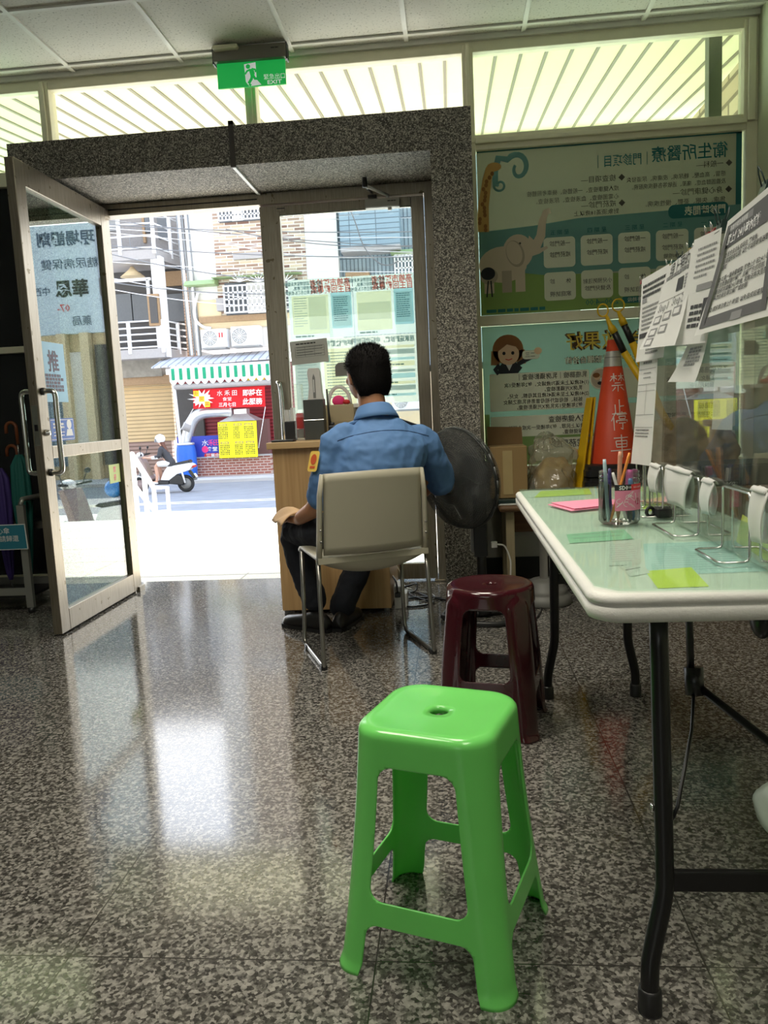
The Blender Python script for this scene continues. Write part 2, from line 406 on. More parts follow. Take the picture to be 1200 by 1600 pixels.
M = {}
M['floor'] = granite_floor(); M['pebble'] = pebbledash(); M['ceil'] = ceiling_tile(); M['steel'] = steel()
M['tbar'] = mat('ceiling_grid_white', (.78, .77, .72), .5)
M['frame'] = mat('cream_window_frame', srgb(236, 231, 204), .4)
M['wall'] = mat('pale_green_plaster', srgb(214, 220, 190), .7, var=.04, scale=3)
M['wallw'] = mat('grey_white_plaster', (.6, .6, .55), .8, var=.05, scale=3)
M['dark'] = mat('dark_window_pane', (.012, .014, .016), .25)
M['black'] = mat('black_plastic', (.012, .012, .013), .4)
M['blackmetal'] = mat('black_painted_steel', (.006, .006, .007), .3)
M['chrome'] = mat('polished_chrome', (.72, .72, .70), .14, metal=1.0)
M['wire'] = mat('chromed_wire', (.62, .62, .6), .2, metal=1.0)
M['glass'] = glassmat('clear_glass', (.93, .96, .94))
M['doorglass'] = glassmat('greenish_door_glass', (.72, .84, .76), gain=2.0)
M['transglass'] = glassmat('transom_glass_clear', (.97, .98, .93))
M['transgreen'] = glassmat('transom_glass_green', (.84, .93, .82))
M['acrylic'] = glassmat('clear_acrylic_sheet', (.955, .965, .95), gain=1.0, haze=.03)
M['white'] = mat('white_paint', (.8, .8, .78), .4)
M['paper'] = mat('white_paper', (.80, .80, .78), .8, var=.02, trans=.25)
M['ink'] = mat('black_ink', (.02, .02, .02), .7)
M['inkgrey'] = mat('grey_ink', (.22, .22, .22), .7)
M['grey'] = mat('grey_plastic', (.25, .25, .24), .5)
M['red'] = mat('red_print', (.62, .03, .03), .6)
M['yellow'] = mat('yellow_plastic', srgb(222, 178, 20), .4)
M['kraft'] = mat('kraft_cardboard', srgb(150, 124, 82), .85, var=.06, scale=5)

def jarmat():
    m, nt, p = newmat('clear_jar_plastic'); N, L = nt.nodes, nt.links; N.remove(p)
    lw = N.new('ShaderNodeLayerWeight'); lw.inputs['Blend'].default_value = .35
    t = N.new('ShaderNodeBsdfTransparent'); L.new(ramp(nt, lw.outputs['Facing'], [(0, (.93, .94, .93)), (.6, (.82, .84, .82)), (1, (.30, .33, .32))]), t.inputs['Color'])
    g = N.new('ShaderNodeBsdfGlossy'); g.inputs['Roughness'].default_value = .02; ms = N.new('ShaderNodeMixShader')
    L.new(mth(nt, 'ADD', mth(nt, 'MULTIPLY', lw.outputs['Fresnel'], .8), .03), ms.inputs[0]); L.new(t.outputs[0], ms.inputs[1]); L.new(g.outputs[0], ms.inputs[2]); L.new(ms.outputs[0], N['Material Output'].inputs[0])
    return m
M['jar'] = jarmat()

# ================================================================== the setting: room shell
DOORY = 3.27
b = MB(); b.box(-5.2, 3.3, -6.2, 3.44, -.12, 0, M['floor']); struct(b.build('floor'))
b = MB(); b.box(-5.2, 3.3, -6.2, 3.36, 3.012, 3.1, M['ceil']); struct(b.build('ceiling'))
b = MB()
xs = [-.69 + .63 * k for k in range(-7, 7)]; ys = [3.16 - .6 * k for k in range(16)]
for x in xs:
    if -5.2 < x < 3.05: b.box(x - .012, x + .012, -6.2, 3.34, 3.0, 3.011, M['tbar'])
for y in ys: b.box(-5.2, 3.06, y - .012, y + .012, 3.001, 3.0115, M['tbar'])
b.box(-5.2, 3.06, 3.24, 3.262, 2.985, 3.012, M['tbar']); struct(b.build('trim_1'))
b = MB(); b.box(3.06, 3.2, -6.2, 3.5, 0, 3.05, M['wall']); struct(b.build('wall_right'))
b = MB(); b.box(-5.2, -5.06, -6.2, 3.36, 0, 3.05, M['wallw']); struct(b.build('wall_left'))
b = MB()   # unseen back wall; its wide window is added to bring daylight in
for x0, x1, z0, z1 in ((-5.2, 3.2, 0, .9), (-5.2, 3.2, 2.75, 3.05), (-5.2, -4.7, .9, 2.75), (-4.7, -1.9, .9, 2.75), (.5, 2.9, .9, 2.75), (2.9, 3.2, .9, 2.75)):
    b.box(x0, x1, -6.2, -6.05, z0, z1, M['wallw'])
struct(b.build('wall_back'))
for i, (x0, x1) in enumerate(((-1.9, .5),)):
    f = MB()
    for a in (x0, (x0 + x1) / 2 - .025, x1 - .05): f.box(a, a + .05, -6.16, -6.1, .9, 2.75, M['frame'])
    for a in (.9, 2.7): f.box(x0, x1, -6.16, -6.1, a, a + .05, M['frame'])
    wo_ = struct(f.build('window_%d' % (5 + i)))
    g = MB(); g.box(x0, x1, -6.135, -6.13, .92, 2.72, M['transglass']); g.build('pane', wo_)
b = MB(); b.box(3.03, 3.06, -1.0, 3.24, 0, .1, M['black']); struct(b.build('baseboard_right'))

# front: low wall under the right window, portal of washed granite, frames
b = MB(); b.box(1.517, 3.06, 3.24, 3.44, 0, .62, M['wallw']); b.box(1.517, 3.06, 3.225, 3.24, 0, .13, M['black'])
b.box(-5.2, -.84, 3.26, 3.44, 0, .08, M['wallw']); struct(b.build('wall_front'))
b = MB()
b.box(-.84, 1.517, 2.70, 3.44, 2.268, 2.457, M['pebble']); b.box(1.315, 1.517, 2.70, 3.44, 0, 2.268, M['pebble']); b.box(-.84, -.65, 2.70, 3.44, 0, 2.268, M['pebble'])
portal = struct(b.build('trim_2'))
M['conduit'] = mat('brown_cable_duct', (.05, .042, .035), .5)
b = MB(); b.box(.322, .346, 2.686, 2.70, 2.255, 2.475, M['conduit']); b.box(.322, .346, 2.686, 2.74, 2.457, 2.475, M['conduit'])
cd = tag(b.build('cable_duct'), 'dark flat cable duct running up across the granite beam over the doorway', 'cable duct')
b = MB(); b.box(.326, .342, 2.70, 3.22, 2.256, 2.268, M['white']); b.build('soffit_run', cd)['label'] = 'pale duct along the underside of the beam'

F = M['frame']
# window_1: the row of panes under the ceiling
b = MB()
b.box(-5.2, 3.06, 3.262, 3.34, 2.93, 3.0, F); b.box(-5.2, 3.06, 3.262, 3.34, 2.42, 2.50, F)
for x0, x1 in ((-.925, -.865), (.28, .342), (1.497, 1.557), (2.985, 3.06), (-2.1, -2.04), (-3.3, -3.24)):
    b.box(x0, x1, 3.255, 3.345, 2.46, 2.97, F); b.box(x0 + .018, x1 - .018, 3.235, 3.255, 2.46, 2.97, F)
w1 = struct(b.build('window_1', bevel=.004))
for x0, x1, mt in ((-5.1, -3.28, 'transgreen'), (-3.28, -2.06, 'transgreen'), (-2.06, -.9, 'transgreen'), (-.88, .3, 'transglass'), (.32, 1.52, 'transglass'), (1.54, 3.0, 'transgreen')):
    g = MB(); g.box(x0, x1, 3.298, 3.302, 2.47, 2.95, M[mt]); g.build('pane', w1)
# window_2: the two poster windows right of the portal
b = MB()
b.box(1.517, 1.557, 3.255, 3.345, .6, 2.46, F); b.box(3.0, 3.06, 3.255, 3.345, .6, 2.46, F); b.box(1.517, 3.06, 3.25, 3.345, 1.466, 1.523, F); b.box(1.517, 3.06, 3.25, 3.345, .6, .66, F)
b.box(1.557, 3.0, 3.24, 3.262, 2.45, 2.475, F)
w2 = struct(b.build('window_2', bevel=.004))
for z0, z1 in ((.65, 1.47), (1.52, 2.43)):
    g = MB(); g.box(1.55, 3.01, 3.298, 3.302, z0, z1, M['transgreen']); g.build('pane', w2)
# window_3: window with an opaque near-black pane left of the portal
b = MB()
b.box(-5.1, -.84, 3.26, 3.34, 1.465, 1.503, F); b.box(-5.1, -.84, 3.26, 3.34, .06, .1, F)
for x in (-3.0,): b.box(x, x + .05, 3.26, 3.34, .08, 2.42, F)
w3 = struct(b.build('window_3', bevel=.003))
g = MB(); g.box(-5.1, -.845, 3.30, 3.32, .08, 2.44, M['dark']); g.build('pane', w3)

# doorway frame and the two door leaves
St = M['steel']
b = MB()
b.box(-.65, 1.315, DOORY - .05, DOORY + .05, 2.205, 2.268, St); b.box(-.65, -.598, DOORY - .05, DOORY + .05, 0, 2.21, St); b.box(1.262, 1.315, DOORY - .05, DOORY + .05, 0, 2.21, St)
b.box(-.6, .32, DOORY - .052, DOORY - .04, 2.232, 2.24, M['blackmetal']); b.box(1.24, 1.3, DOORY - .06, DOORY + .02, 0, .012, St)
struct(b.build('trim_3', bevel=.003))
# right leaf, closed
b = MB(); y0, y1 = DOORY - .022, DOORY + .022
b.box(.322, .438, y0, y1, .012, 2.2, St); b.box(1.187, 1.258, y0, y1, .012, 2.2, St); b.box(.438, 1.187, y0, y1, 2.15, 2.2, St); b.box(.438, 1.187, y0, y1, .012, .107, St)
b.box(.438, 1.187, y0 - .004, y0 + .01, 2.14, 2.15, M['chrome'])
d2 = struct(b.build('door_2', bevel=.003))
g = MB(); g.box(.43, 1.195, DOORY - .003, DOORY + .003, .1, 2.155, M['glass']); g.build('glass_pane', d2)
h = MB(); h.tube(smoothpath([(.375, y0, 1.205), (.375, y0 - .05, 1.21), (.392, y0 - .075, 1.19), (.398, y0 - .078, 1.1), (.398, y0 - .078, .9), (.394, y0 - .06, .855), (.375, y0, .85)], 4), .0115, M['chrome']); h.build('pull_handle', d2)
h = MB(); h.box(.425, .47, y0 - .006, y0, 2.165, 2.198, M['steel']); h.box(.425, .47, y0 - .01, y0 - .004, 2.18, 2.184, M['blackmetal']); h.build('hinge', d2)
c = MB(); c.box(.935, 1.125, y0 - .05, y0, 2.138, 2.188, mat('aluminium_painted', (.50, .49, .44), .4)); c.box(.937, 1.123, y0 - .053, y0 - .05, 2.140, 2.146, M['white'])
cl = c.build('door_closer', d2, bevel=.003)
c = MB(); c.lathe([(.012, 0), (.012, .012)], (1.07, y0 - .03, 2.126), M['white'], 12); c.build('spindle', cl)
c = MB(); c.tube([(1.06, y0 - .03, 2.19), (1.06, y0 - .03, 2.205), (.955, y0 - .22, 2.215)], [.009, .009, .008], M['white'], 8); c.tube([(.955, y0 - .22, 2.215), (.975, y0 - .02, 2.225)], .007, M['blackmetal'], 8)
c.lathe([(.014, 0), (.014, .05)], (.955, y0 - .22, 2.205), M['blackmetal'], 10); c.box(.95, 1.0, y0 - .03, y0 + .01, 2.2, 2.215, M['blackmetal']); c.build('arm', cl)
c = MB(); fr_ = frame((1.06, y0 - .0508, 2.168), (1, 0, 0), (0, 0, 1)); c.lines(fr_, 0, 0, .05, 1, .01, .005, M['ink']); c.build('lettering', cl)
# left leaf, standing open into the room: a steel frame in the plane x = const
LX0, LX1 = -.597, -.553; LY0, LY1 = 2.222, 3.165
b = MB()
b.box(LX0, LX1, LY0, LY0 + .088, .012, 2.235, St); b.box(LX0, LX1, LY1 - .06, LY1, .012, 2.235, St)
b.box(LX0, LX1, LY0 + .088, LY1 - .06, 2.125, 2.235, St); b.box(LX0, LX1, LY0 + .088, LY1 - .06, .012, .12, St); b.box(LX0, LX1, LY0 + .088, LY1 - .06, .865, .925, St)
d1 = struct(b.build('door_1', bevel=.003))
for z0, z1 in ((.115, .87), (.92, 2.13)):
    g = MB(); g.box(-.578, -.572, LY0 + .08, LY1 - .05, z0, z1, M['doorglass']); g.build('glass_pane', d1)
for x, sgn in ((LX1, 1), (LX0, -1)):
    h = MB(); Yh = LY0 + .045; q = x + sgn * .062
    h.tube(smoothpath([(x, Yh, 1.185), (q - sgn * .015, Yh, 1.185), (q, Yh, 1.165), (q, Yh, 1.1), (q, Yh, .90), (q, Yh, .82), (q - sgn * .015, Yh, .80), (x, Yh, .80)], 4), .0125, M['chrome'], 12)
    for z in (1.185, .80): h.lathe([(.018, 0), (.018, .012)], (x, Yh, z), M['blackmetal'], 14, (sgn, 0, 0))
    h.build('pull_handle', d1)
h = MB(); h.lathe([(.016, 0), (.017, .008), (.012, .02), (.012, .022)], (LX1, LY0 + .04, .99), M['chrome'], 16, (1, 0, 0)); h.box(LX0 + .008, LX1 - .008, LY0 - .002, LY0 + .01, .93, 1.12, M['chrome']); h.box(LX0 + .015, LX1 - .015, LY0 - .004, LY0, 1.0, 1.03, M['blackmetal']); h.build('lock', d1)
h = MB(); h.box(LX1 - .01, -.54, LY1 - .01, DOORY - .04, .0, .03, St); h.box(LX0, LX1, LY1, DOORY - .04, 2.19, 2.235, St); h.build('pivot', d1)

# ================================================================== outside: ground, canopy
M['porch'] = None
def porchmat():
    m, nt, p = newmat('pale_granite_paving'); P, xyz = pos(nt)
    no = nt.nodes.new('ShaderNodeTexNoise'); no.inputs['Scale'].default_value = 120; nt.links.new(P, no.inputs['Vector'])
    c = ramp(nt, no.outputs['Fac'], [(.3, (.52, .49, .43)), (.7, (.78, .75, .68))])
    ln = mth(nt, 'MAXIMUM', gridline(nt, xyz[1], .6, .012), gridline(nt, xyz[0], 1.2, .006))
    nt.links.new(mixc(nt, ln, c, (.34, .32, .27)), p.inputs['Base Color']); p.inputs['Roughness'].default_value = .6
    return m
M['porch'] = porchmat()
M['asphalt'] = mat('grey_asphalt', (.23, .228, .235), .85, var=.25, scale=2.0, bump=.2, bscale=300)
RZ = -.97; SZ = -.87                 # levels of the road and of the far sidewalk below the hall floor
b = MB(); b.box(-14, 14, 3.44, 6.6, -1.0, -.002, M['porch'])
for k in range(6): b.box(-14, 14, 6.6 + .3 * k, 6.9 + .3 * k, -1.0, -.16 * (k + 1), M['porch'])
struct(b.build('porch'))
M['apron'] = mat('sunlit_light_concrete', (.70, .69, .65), .8, var=.05, scale=1.5)
b = MB(); b.box(-40, 40, 8.4, 15.2, RZ - .2, RZ, M['apron']); struct(b.build('forecourt'))
b = MB(); b.box(-60, 60, -30, 60, -1.4, RZ - .03, M['asphalt']); b.box(-40, 40, 15.2, 22.1, RZ - .2, RZ, M['asphalt']); road = struct(b.build('street'))
M['line'] = mat('worn_road_paint', (.66, .62, .46), .8, var=.2)
b = MB(); b.box(-30, 30, 16.6, 16.72, RZ, RZ + .004, M['line']); b.box(-30, 30, 16.9, 17.02, RZ, RZ + .004, M['line']); b.build('road_line', road)
M['walk'] = mat('worn_concrete', (.50, .48, .46), .85, var=.25, scale=1.2)
b = MB(); b.box(-40, 40, 22.1, 33, RZ - .2, SZ, M['walk']); struct(b.build('sidewalk'))
# canopy of ribbed white sheets outside
M['canopy'] = mat('white_canopy_sheet', (.80, .78, .58), .5, var=.03, scale=2, trans=.24)
M['rib'] = mat('canopy_rib', (.22, .20, .14), .5)
b = MB(); vs = []
CY0, CY1, CZ0, CZ1 = 3.38, 5.78, 3.06, 3.30
b.obox((-6, CY0, CZ0), (9.9, 0, 0), (0, CY1 - CY0, CZ1 - CZ0), (0, 0, .02), M['canopy'])
can = tag(b.build('canopy'), 'white ribbed canopy over the entrance seen through the high windows', 'canopy')
b = MB()
for k in range(64):
    x = -5.9 + .152 * k
    if x > 3.85: break
    b.obox((x, CY0, CZ0 - .008), (.02, 0, 0), (0, CY1 - CY0, CZ1 - CZ0), (0, 0, .01), M['rib'])
b.build('rib_seams', can)
b = MB(); b.box(-6, 3.9, CY1 - .03, CY1 + .05, CZ1 - .09, CZ1 + .05, M['white']); b.build('edge_beam', can)
b = MB(); b.box(2.855, 2.925, 3.42, 3.49, 0, 3.06, mat('weathered_steel_post', (.16, .17, .13), .6)); tag(b.build('canopy_post'), 'grey green steel post outside the high window by the right wall', 'post')
M['sidetile'] = bricks('beige_wall_tile', srgb(205, 190, 160), srgb(190, 170, 140), srgb(120, 105, 85), .6, .12, .014, axes='yz')
b = MB(); b.box(3.22, 3.4, 3.5, 5.5, -.5, 3.05, M['sidetile']); struct(b.build('wall_side'))
# facade slab above the windows (outside), upper storeys of this building
b = MB(); b.box(-14, 14, 3.36, 3.44, 3.1, 3.4, M['wallw']); b.box(-14, -5.2, 3.3, 3.44, -.1, 3.1, M['wallw']); b.box(3.2, 14, 3.3, 3.44, -.5, 3.1, M['wallw']); b.box(-14, 14, -6.2, 3.44, 3.4, 3.5, M['wallw'])
struct(b.build('outer_wall'))
# white stair railing with granite kerb
W_ = M['white']
rl = thing('stair_railing', 'white painted handrail beside the entrance steps just outside the open door', 'railing', (-1.9, 6.6, 0))
pa, pb_ = at(206, 710, 6.6), at(240, 762, 8.2)
b = MB(); b.tube([pa, pb_], .03, W_, 8); b.tube([pb_, pb_ + V((.16, .04, -.01)), pb_ + V((.16, .04, -.3)), pb_ + V((0, 0, -.32))], .026, W_, 8); b.build('handrail', rl)
b = MB(); b.tube([pa - V((0, 0, .33)), pb_ - V((0, 0, .32))], .024, W_, 8); b.build('lower_rail', rl)
for t in (0.0, .5, 1.0):
    p = pa.lerp(pb_, t); b = MB(); b.tube([p, (p.x, p.y, RZ)], .03, W_, 8); b.build('post', rl)
b = MB(); b.prism([(pa.x - .36, 6.3, RZ), (pa.x - .36, 6.3, .12), (pa.x - .36, 6.7, .12), (pa.x - .36, 8.3, -.62), (pa.x - .36, 8.3, RZ)], (.22, 0, 0), M['pebble'])
tag(b.build('stair_kerb'), 'low granite kerb wall sloping down beside the white handrail', 'kerb')

# ================================================================== across the street
def pb(mb, x0, y0, x1, y1, Y, dep, m):
    """box whose front face spans two picture corners at distance Y"""
    c = at((x0 + x1) / 2, (y0 + y1) / 2, Y); s = (Y - CAM_C.y) / FPX * 1.01
    hw, hh = (x1 - x0) / 2 * s, (y1 - y0) / 2 * s
    return mb.box(c.x - hw, c.x + hw, Y, Y + dep, c.z - hh, c.z + hh, m)
YB = 25.0
M['whitewall'] = mat('white_plaster', (.82, .80, .76), .8, var=.05, scale=.6)
M['pattern'] = bricks('brick_strip_wall', (.15, .050, .036), (.62, .50, .36), (.70, .66, .58), .42, .105, .014, bias=.08)
M['beigewall'] = mat('cream_wall', srgb(226, 206, 168), .8, var=.05)
M['bluetile'] = bricks('grey_blue_tile', (.22, .31, .37), (.26, .36, .42), (.10, .14, .17), .85, .16, .014, sq=0.0)
M['bluetilev'] = bricks('grey_blue_tile_upright', (.25, .32, .36), (.30, .38, .42), (.10, .14, .17), .13, 1.2, .02, sq=0.0)
M['shutter'] = ribbed('tan_roller_shutter', srgb(206, 178, 130), 2, .13)
M['shutterlow'] = ribbed('brown_roller_shutter', srgb(150, 122, 108), 2, .13)
M['redshutter'] = ribbed('dark_red_roller_shutter', srgb(134, 34, 42), 2, .12)
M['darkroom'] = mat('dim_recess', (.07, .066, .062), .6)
M['dimglass'] = mat('dim_window_glass', (.13, .14, .15), .15)
M['greenaw'] = mat('green_window_hood', srgb(150, 172, 120), .6)
M['duct'] = mat('galvanised_duct', (.70, .71, .72), .32, metal=.7)
M['barrel'] = mat('blue_plastic_drum', srgb(30, 98, 200), .4)
M['blue'] = mat('blue_sign_board', srgb(44, 62, 168), .55)
M['yel'] = mat('yellow_sign_board', srgb(252, 240, 20), .55)
M['redb'] = mat('red_banner_cloth', srgb(228, 30, 40), .7, trans=.25)
M['pink'] = mat('pink_print', srgb(240, 60, 130), .6)
M['brickw'] = bricks('red_brick', (.26, .075, .05), (.34, .12, .085), (.48, .38, .33), .23, .085, .014)
M['slab'] = mat('pale_concrete_slab', srgb(168, 164, 162), .8, var=.1)
M['tan'] = mat('brown_tile', srgb(156, 128, 96), .7, var=.2)
M['rail'] = mat('white_painted_rail', (.85, .85, .85), .5)

# --- right hand building: white walls, brick strips, grey-blue tile
hb = thing('apartment_building', 'pale apartment building with brown brick strips and barred windows across the street', 'building', (3, YB, SZ))
b = MB(); zt = 16.0
X0, X1, X2, X3 = at(300, 500, YB).x, at(344, 500, YB).x, at(478, 400, YB).x, at(519, 400, YB).x
b.box(X0, X3 + .2, YB, YB + 3, 3.3, zt, M['whitewall']); b.build('wall', hb)
b = MB(); b.box(X1, X2, YB - .06, YB, at(380, 500, YB).z, zt, M['pattern']); b.build('brick_strips', hb)
b = MB(); pb(b, 306, 470, 346, 508, YB - .08, .1, M['beigewall']); b.box(at(306, 508, YB).x, X2, YB - .1, YB, at(380, 512, YB).z, at(380, 494, YB).z, M['beigewall']); b.build('cream_band', hb)
b = MB(); pb(b, 310, 493, 416, 502, YB - .2, .15, M['tan']); b.build('sill_course', hb)
b = MB(); pb(b, 364, 395, 408, 404, YB - .2, .2, M['slab']); b.build('ledge', hb)
def grille(mb, x0, y0, x1, y1, Y, nx, ny, m, r=.022):
    a, c = at(x0, y1, Y), at(x1, y0, Y)
    for i in range(nx + 1):
        x = a.x + (c.x - a.x) * i / nx; mb.box(x - r, x + r, Y - r, Y + r, a.z, c.z, m)
    for j in range(ny + 1):
        z = a.z + (c.z - a.z) * j / ny; mb.box(a.x, c.x, Y - r, Y + r, z - r, z + r, m)
def barred(name, x0, y0, x1, y1, Y, nx, ny, par):
    w = MB(); pb(w, x0, y0, x1, y1, Y, .12, M['dimglass']); w = w.build(name, par)
    c = MB(); pb(c, x0 + (x1 - x0) * .3, y0 + 2, x0 + (x1 - x0) * .55, y1 - 1, Y - .02, .05, M['whitewall']); c.build('curtain', w)
    g = MB(); grille(g, x0, y0, x1, y1, Y - .35, nx, ny, M['rail']); g.build('grille', w)
    return w
barred('window', 352, 440, 466, 489, YB - .1, 16, 4, hb)
barred('window', 342, 318, 408, 345, YB - .1, 12, 3, hb)
barred('window', 618, 396, 660, 440, YB + .4, 8, 4, hb)
for cx in (374, 404, 445):
    fan_ = MB(); c = at(cx, 440, YB - .45)
    for k in range(7):
        a = PI * (k + .5) / 7; fan_.tube([c, c + V((math.cos(a) * .34, 0, math.sin(a) * .3))], .02, M['rail'], 5)
    fan_.build('grille_fan', hb)
def hood(x0, y0, x1, y1, Y, label_parent):
    a, c = at(x0, y1, Y), at(x1, y0, Y); h = MB()
    h.loft([[(x, Y, c.z), (x, Y - .45, c.z - .08), (x, Y - .6, a.z), (x, Y - .55, a.z - .02), (x, Y, a.z)] for x in (a.x, c.x)], M['greenaw'], smooth=False)
    h.build('window_hood', label_parent)
hood(338, 425, 472, 438, YB, hb); hood(296, 436, 342, 450, YB, hb); hood(612, 388, 660, 400, YB + .3, hb)
b = MB(); b.box(X3, X3 + 8, YB + .3, YB + 3, 2.2, zt, M['bluetilev']); bt = b.build('tiled_wall', hb)
b = MB(); x0, x1 = at(532, 360, YB - .3).x, at(625, 360, YB - .3).x; b.box(x0, x1, YB - .5, YB + .3, at(580, 384, YB - .5).z, zt, M['bluetile']); b.build('tiled_bay', hb)
b = MB(); b.box(x0, x1, YB - .5, YB + .3, at(580, 386, YB - .5).z - .1, at(580, 384, YB - .5).z, M['slab']); b.build('bay_soffit', hb)
w = MB(); pb(w, 544, 432, 574, 452, YB + .25, .1, M['dimglass']); w = w.build('window', hb)
g = MB(); grille(g, 544, 432, 574, 452, YB + .15, 1, 1, M['rail'], .06); g.build('window_frame', w)
b = MB(); pb(b, 540, 425, 576, 432, YB - .1, .4, M['tan']); b.build('window_hood', hb)
b = MB(); a, c = at(470, 446, YB - .6), at(516, 436, YB - .6)
b.quad((a.x, YB - .9, a.z - .1), (c.x - .3, YB - .9, a.z), (c.x, YB, c.z), (a.x + .3, YB, c.z - .1), ribbed('grey_roof_sheet', (.62, .66, .66), 0, .2)); b.build('porch_roof', hb)
# pipes on the wall
b = MB()
for px, r in ((288, .05), (293, .03), (299, .05), (302, .03), (285, .03)):
    p0, p1 = at(px - 6, 330, YB - .3), at(px + 10, 555, YB - .3); b.tube([(p1.x - .1, YB - .15, p0.z), (p1.x, YB - .15, p1.z)], r, M['rail'] if r > .04 else M['grey'], 6)
b.tube(smoothpath([at(310, 455, YB - .2), at(304, 480, YB - .2), at(306, 500, YB - .2), at(318, 511, YB - .2), at(330, 513, YB - .2)], 5), .05, M['rail'], 6); b.build('drain_pipes', hb)
b = MB(); pb(b, 338, 466, 351, 485, YB - .35, .3, M['slab']); b.build('meter_box', hb)

# air conditioners under the window
def aircon(x0, y0, x1, y1, Y, label, fx, logo):
    a, c = at(x0, y1, Y), at(x1, y0, Y); wd, ht = c.x - a.x, c.z - a.z
    t = thing('air_conditioner', label, 'air conditioner', (a.x + wd / 2, Y, a.z), 0, 'outdoor air conditioner units')
    m = MB(); m.box(a.x, c.x, Y, Y + .35, a.z, c.z, M['rail']); m.build('casing', t, bevel=.02)
    q = frame((a.x + wd * fx, Y - .012, a.z + ht * .5), (1, 0, 0), (0, 0, 1)); r = ht * .42
    m = MB(); m.disc(q, 0, 0, r, r, M['grey']); m.build('fan_opening', t)
    m = MB()
    for k in range(1, 6): m.tube([q(r * k / 5.2 * math.cos(i * PI / 12), r * k / 5.2 * math.sin(i * PI / 12), .012) for i in range(24)], .009, M['rail'], 4, closed=True)
    for k in range(12): m.tube([q(0, 0, .012), q(r * math.cos(k * PI / 6), r * math.sin(k * PI / 6), .012)], .007, M['rail'], 4)
    m.build('fan_grille', t)
    if logo:
        m = MB(); q2 = frame((a.x + wd * .78, Y - .003, a.z + ht * .66), (1, 0, 0), (0, 0, 1)); m.rect(q2, -.07, -.08, -.02, .08, M['red']); m.rect(q2, .02, -.08, .07, .08, M['red']); m.build('emblem', t)
    m = MB(); m.box(a.x + .05, c.x - .05, Y - .02, Y + .5, a.z - .05, a.z, M['grey']); m.build('bracket', t)
aircon(315, 513, 353, 544, YB - .6, 'left white air conditioner with a red mark, on the wall over the striped awning', .36, True)
aircon(362, 508, 405, 541, YB - .6, 'right white air conditioner on the wall over the striped awning', .30, False)
aircon(613, 612, 662, 641, YB - 1.0, 'white air conditioner low at the street, seen beside the seated guard', .28, False)

# --- left hand building with balconies
YL = 24.6
lb = thing('balcony_building', 'white building with railed balconies over a tan roller shutter across the street', 'building', (-8, YL, SZ))
b = MB(); zr = 10.4
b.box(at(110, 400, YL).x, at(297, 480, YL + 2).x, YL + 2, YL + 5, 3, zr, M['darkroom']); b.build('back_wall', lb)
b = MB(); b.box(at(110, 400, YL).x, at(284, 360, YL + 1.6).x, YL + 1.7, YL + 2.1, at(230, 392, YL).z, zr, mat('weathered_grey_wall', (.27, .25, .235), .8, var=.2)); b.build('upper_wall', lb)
for q_, m_ in (((222, 334, 226, 378), 'tan'), ((165, 336, 182, 360), 'grey'), ((226, 336, 233, 362), 'dimglass'), ((246, 340, 262, 372), 'dimglass')): b = MB(); pb(b, *q_, YL + 1.6, .1, M[m_]); b.build('upper_window' if m_ != 'tan' else 'shutter_leaf', lb)
for (y0, y1, nm) in ((393, 404, 'upper_balcony'), (548, 559, 'lower_balcony')):
    a, c = at(110, y1 + 6, YL), at(241 if y0 < 500 else 256, y0, YL)
    zs = at(200, (y0 + y1) / 2, YL).z
    b = MB(); b.box(a.x, c.x, YL, YL + 2.2, zs - .16, zs + .14, M['slab']); s = b.build(nm, lb)
    b = MB(); xa = at(289, 400, YL + 2.0).x; b.prism([(c.x, YL, zs - .16), (c.x, YL, zs + .14), (xa, YL + 2.2, zs + .14), (xa, YL + 2.2, zs - .16)], (.03, 0, 0), M['slab']); b.build('side_beam', s)
    h = .95 if y0 > 500 else 1.25; n = 5 if y0 > 500 else 4
    r = MB()
    for k in range(n): z = zs + .2 + (h - .1) * k / (n - 1); r.tube([(a.x, YL, z), (c.x, YL, z), (xa, YL + 2.2, z)], .028, M['rail'], 5)
    r.build('rails', s)
    for k in range(6):
        x = c.x - 1.15 * k; p = MB(); p.box(x - .05, x + .05, YL - .05, YL + .05, zs, zs + h + .12, M['rail']); p.build('rail_post', s)
    p = MB(); xm = (c.x + xa) / 2; p.box(xm - .05, xm + .05, YL + 1.05, YL + 1.15, zs, zs + h + .12, M['rail']); p.build('rail_post', s)
b = MB(); a, c = at(250, 558, YL + .1), at(240, 400, YL + .1); xc = at(247, 480, YL).x; b.box(xc - .17, xc + .17, YL + .1, YL + .45, a.z, c.z, M['rail']); b.build('column', lb)
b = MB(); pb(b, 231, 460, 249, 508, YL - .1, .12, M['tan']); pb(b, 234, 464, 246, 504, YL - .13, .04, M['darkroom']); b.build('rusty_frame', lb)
for x0, x1 in ((176, 206), (207, 234), (252, 288)):
    w = MB(); pb(w, x0, 460, x1, 502, YL + 1.9, .1, M['dimglass']); w = w.build('window', lb)
b = MB(); pb(b, 120, 437, 236, 441, YL + .3, .1, M['rail']); pb(b, 229, 437, 233, 470, YL + .3, .1, M['rail']); b.build('inner_frame', lb)
b = MB(); pb(b, 252, 424, 290, 446, YL + 1.85, .1, M['tan']); b.build('lintel', lb)
b = MB(); c = at(207, 426, YL + 1); b.lathe([(.05, .35), (.12, .25), (.42, 0), (.38, 0)], c - V((0, 0, .15)), M['beigewall'], 14); b.lathe([(.012, .3), (.012, 1.2)], c, M['grey'], 6); b.build('hanging_lamp', lb)
M['tancol'] = bricks('tan_brick', srgb(190, 150, 118), srgb(205, 170, 138), srgb(140, 110, 90), .3, .1, .014)
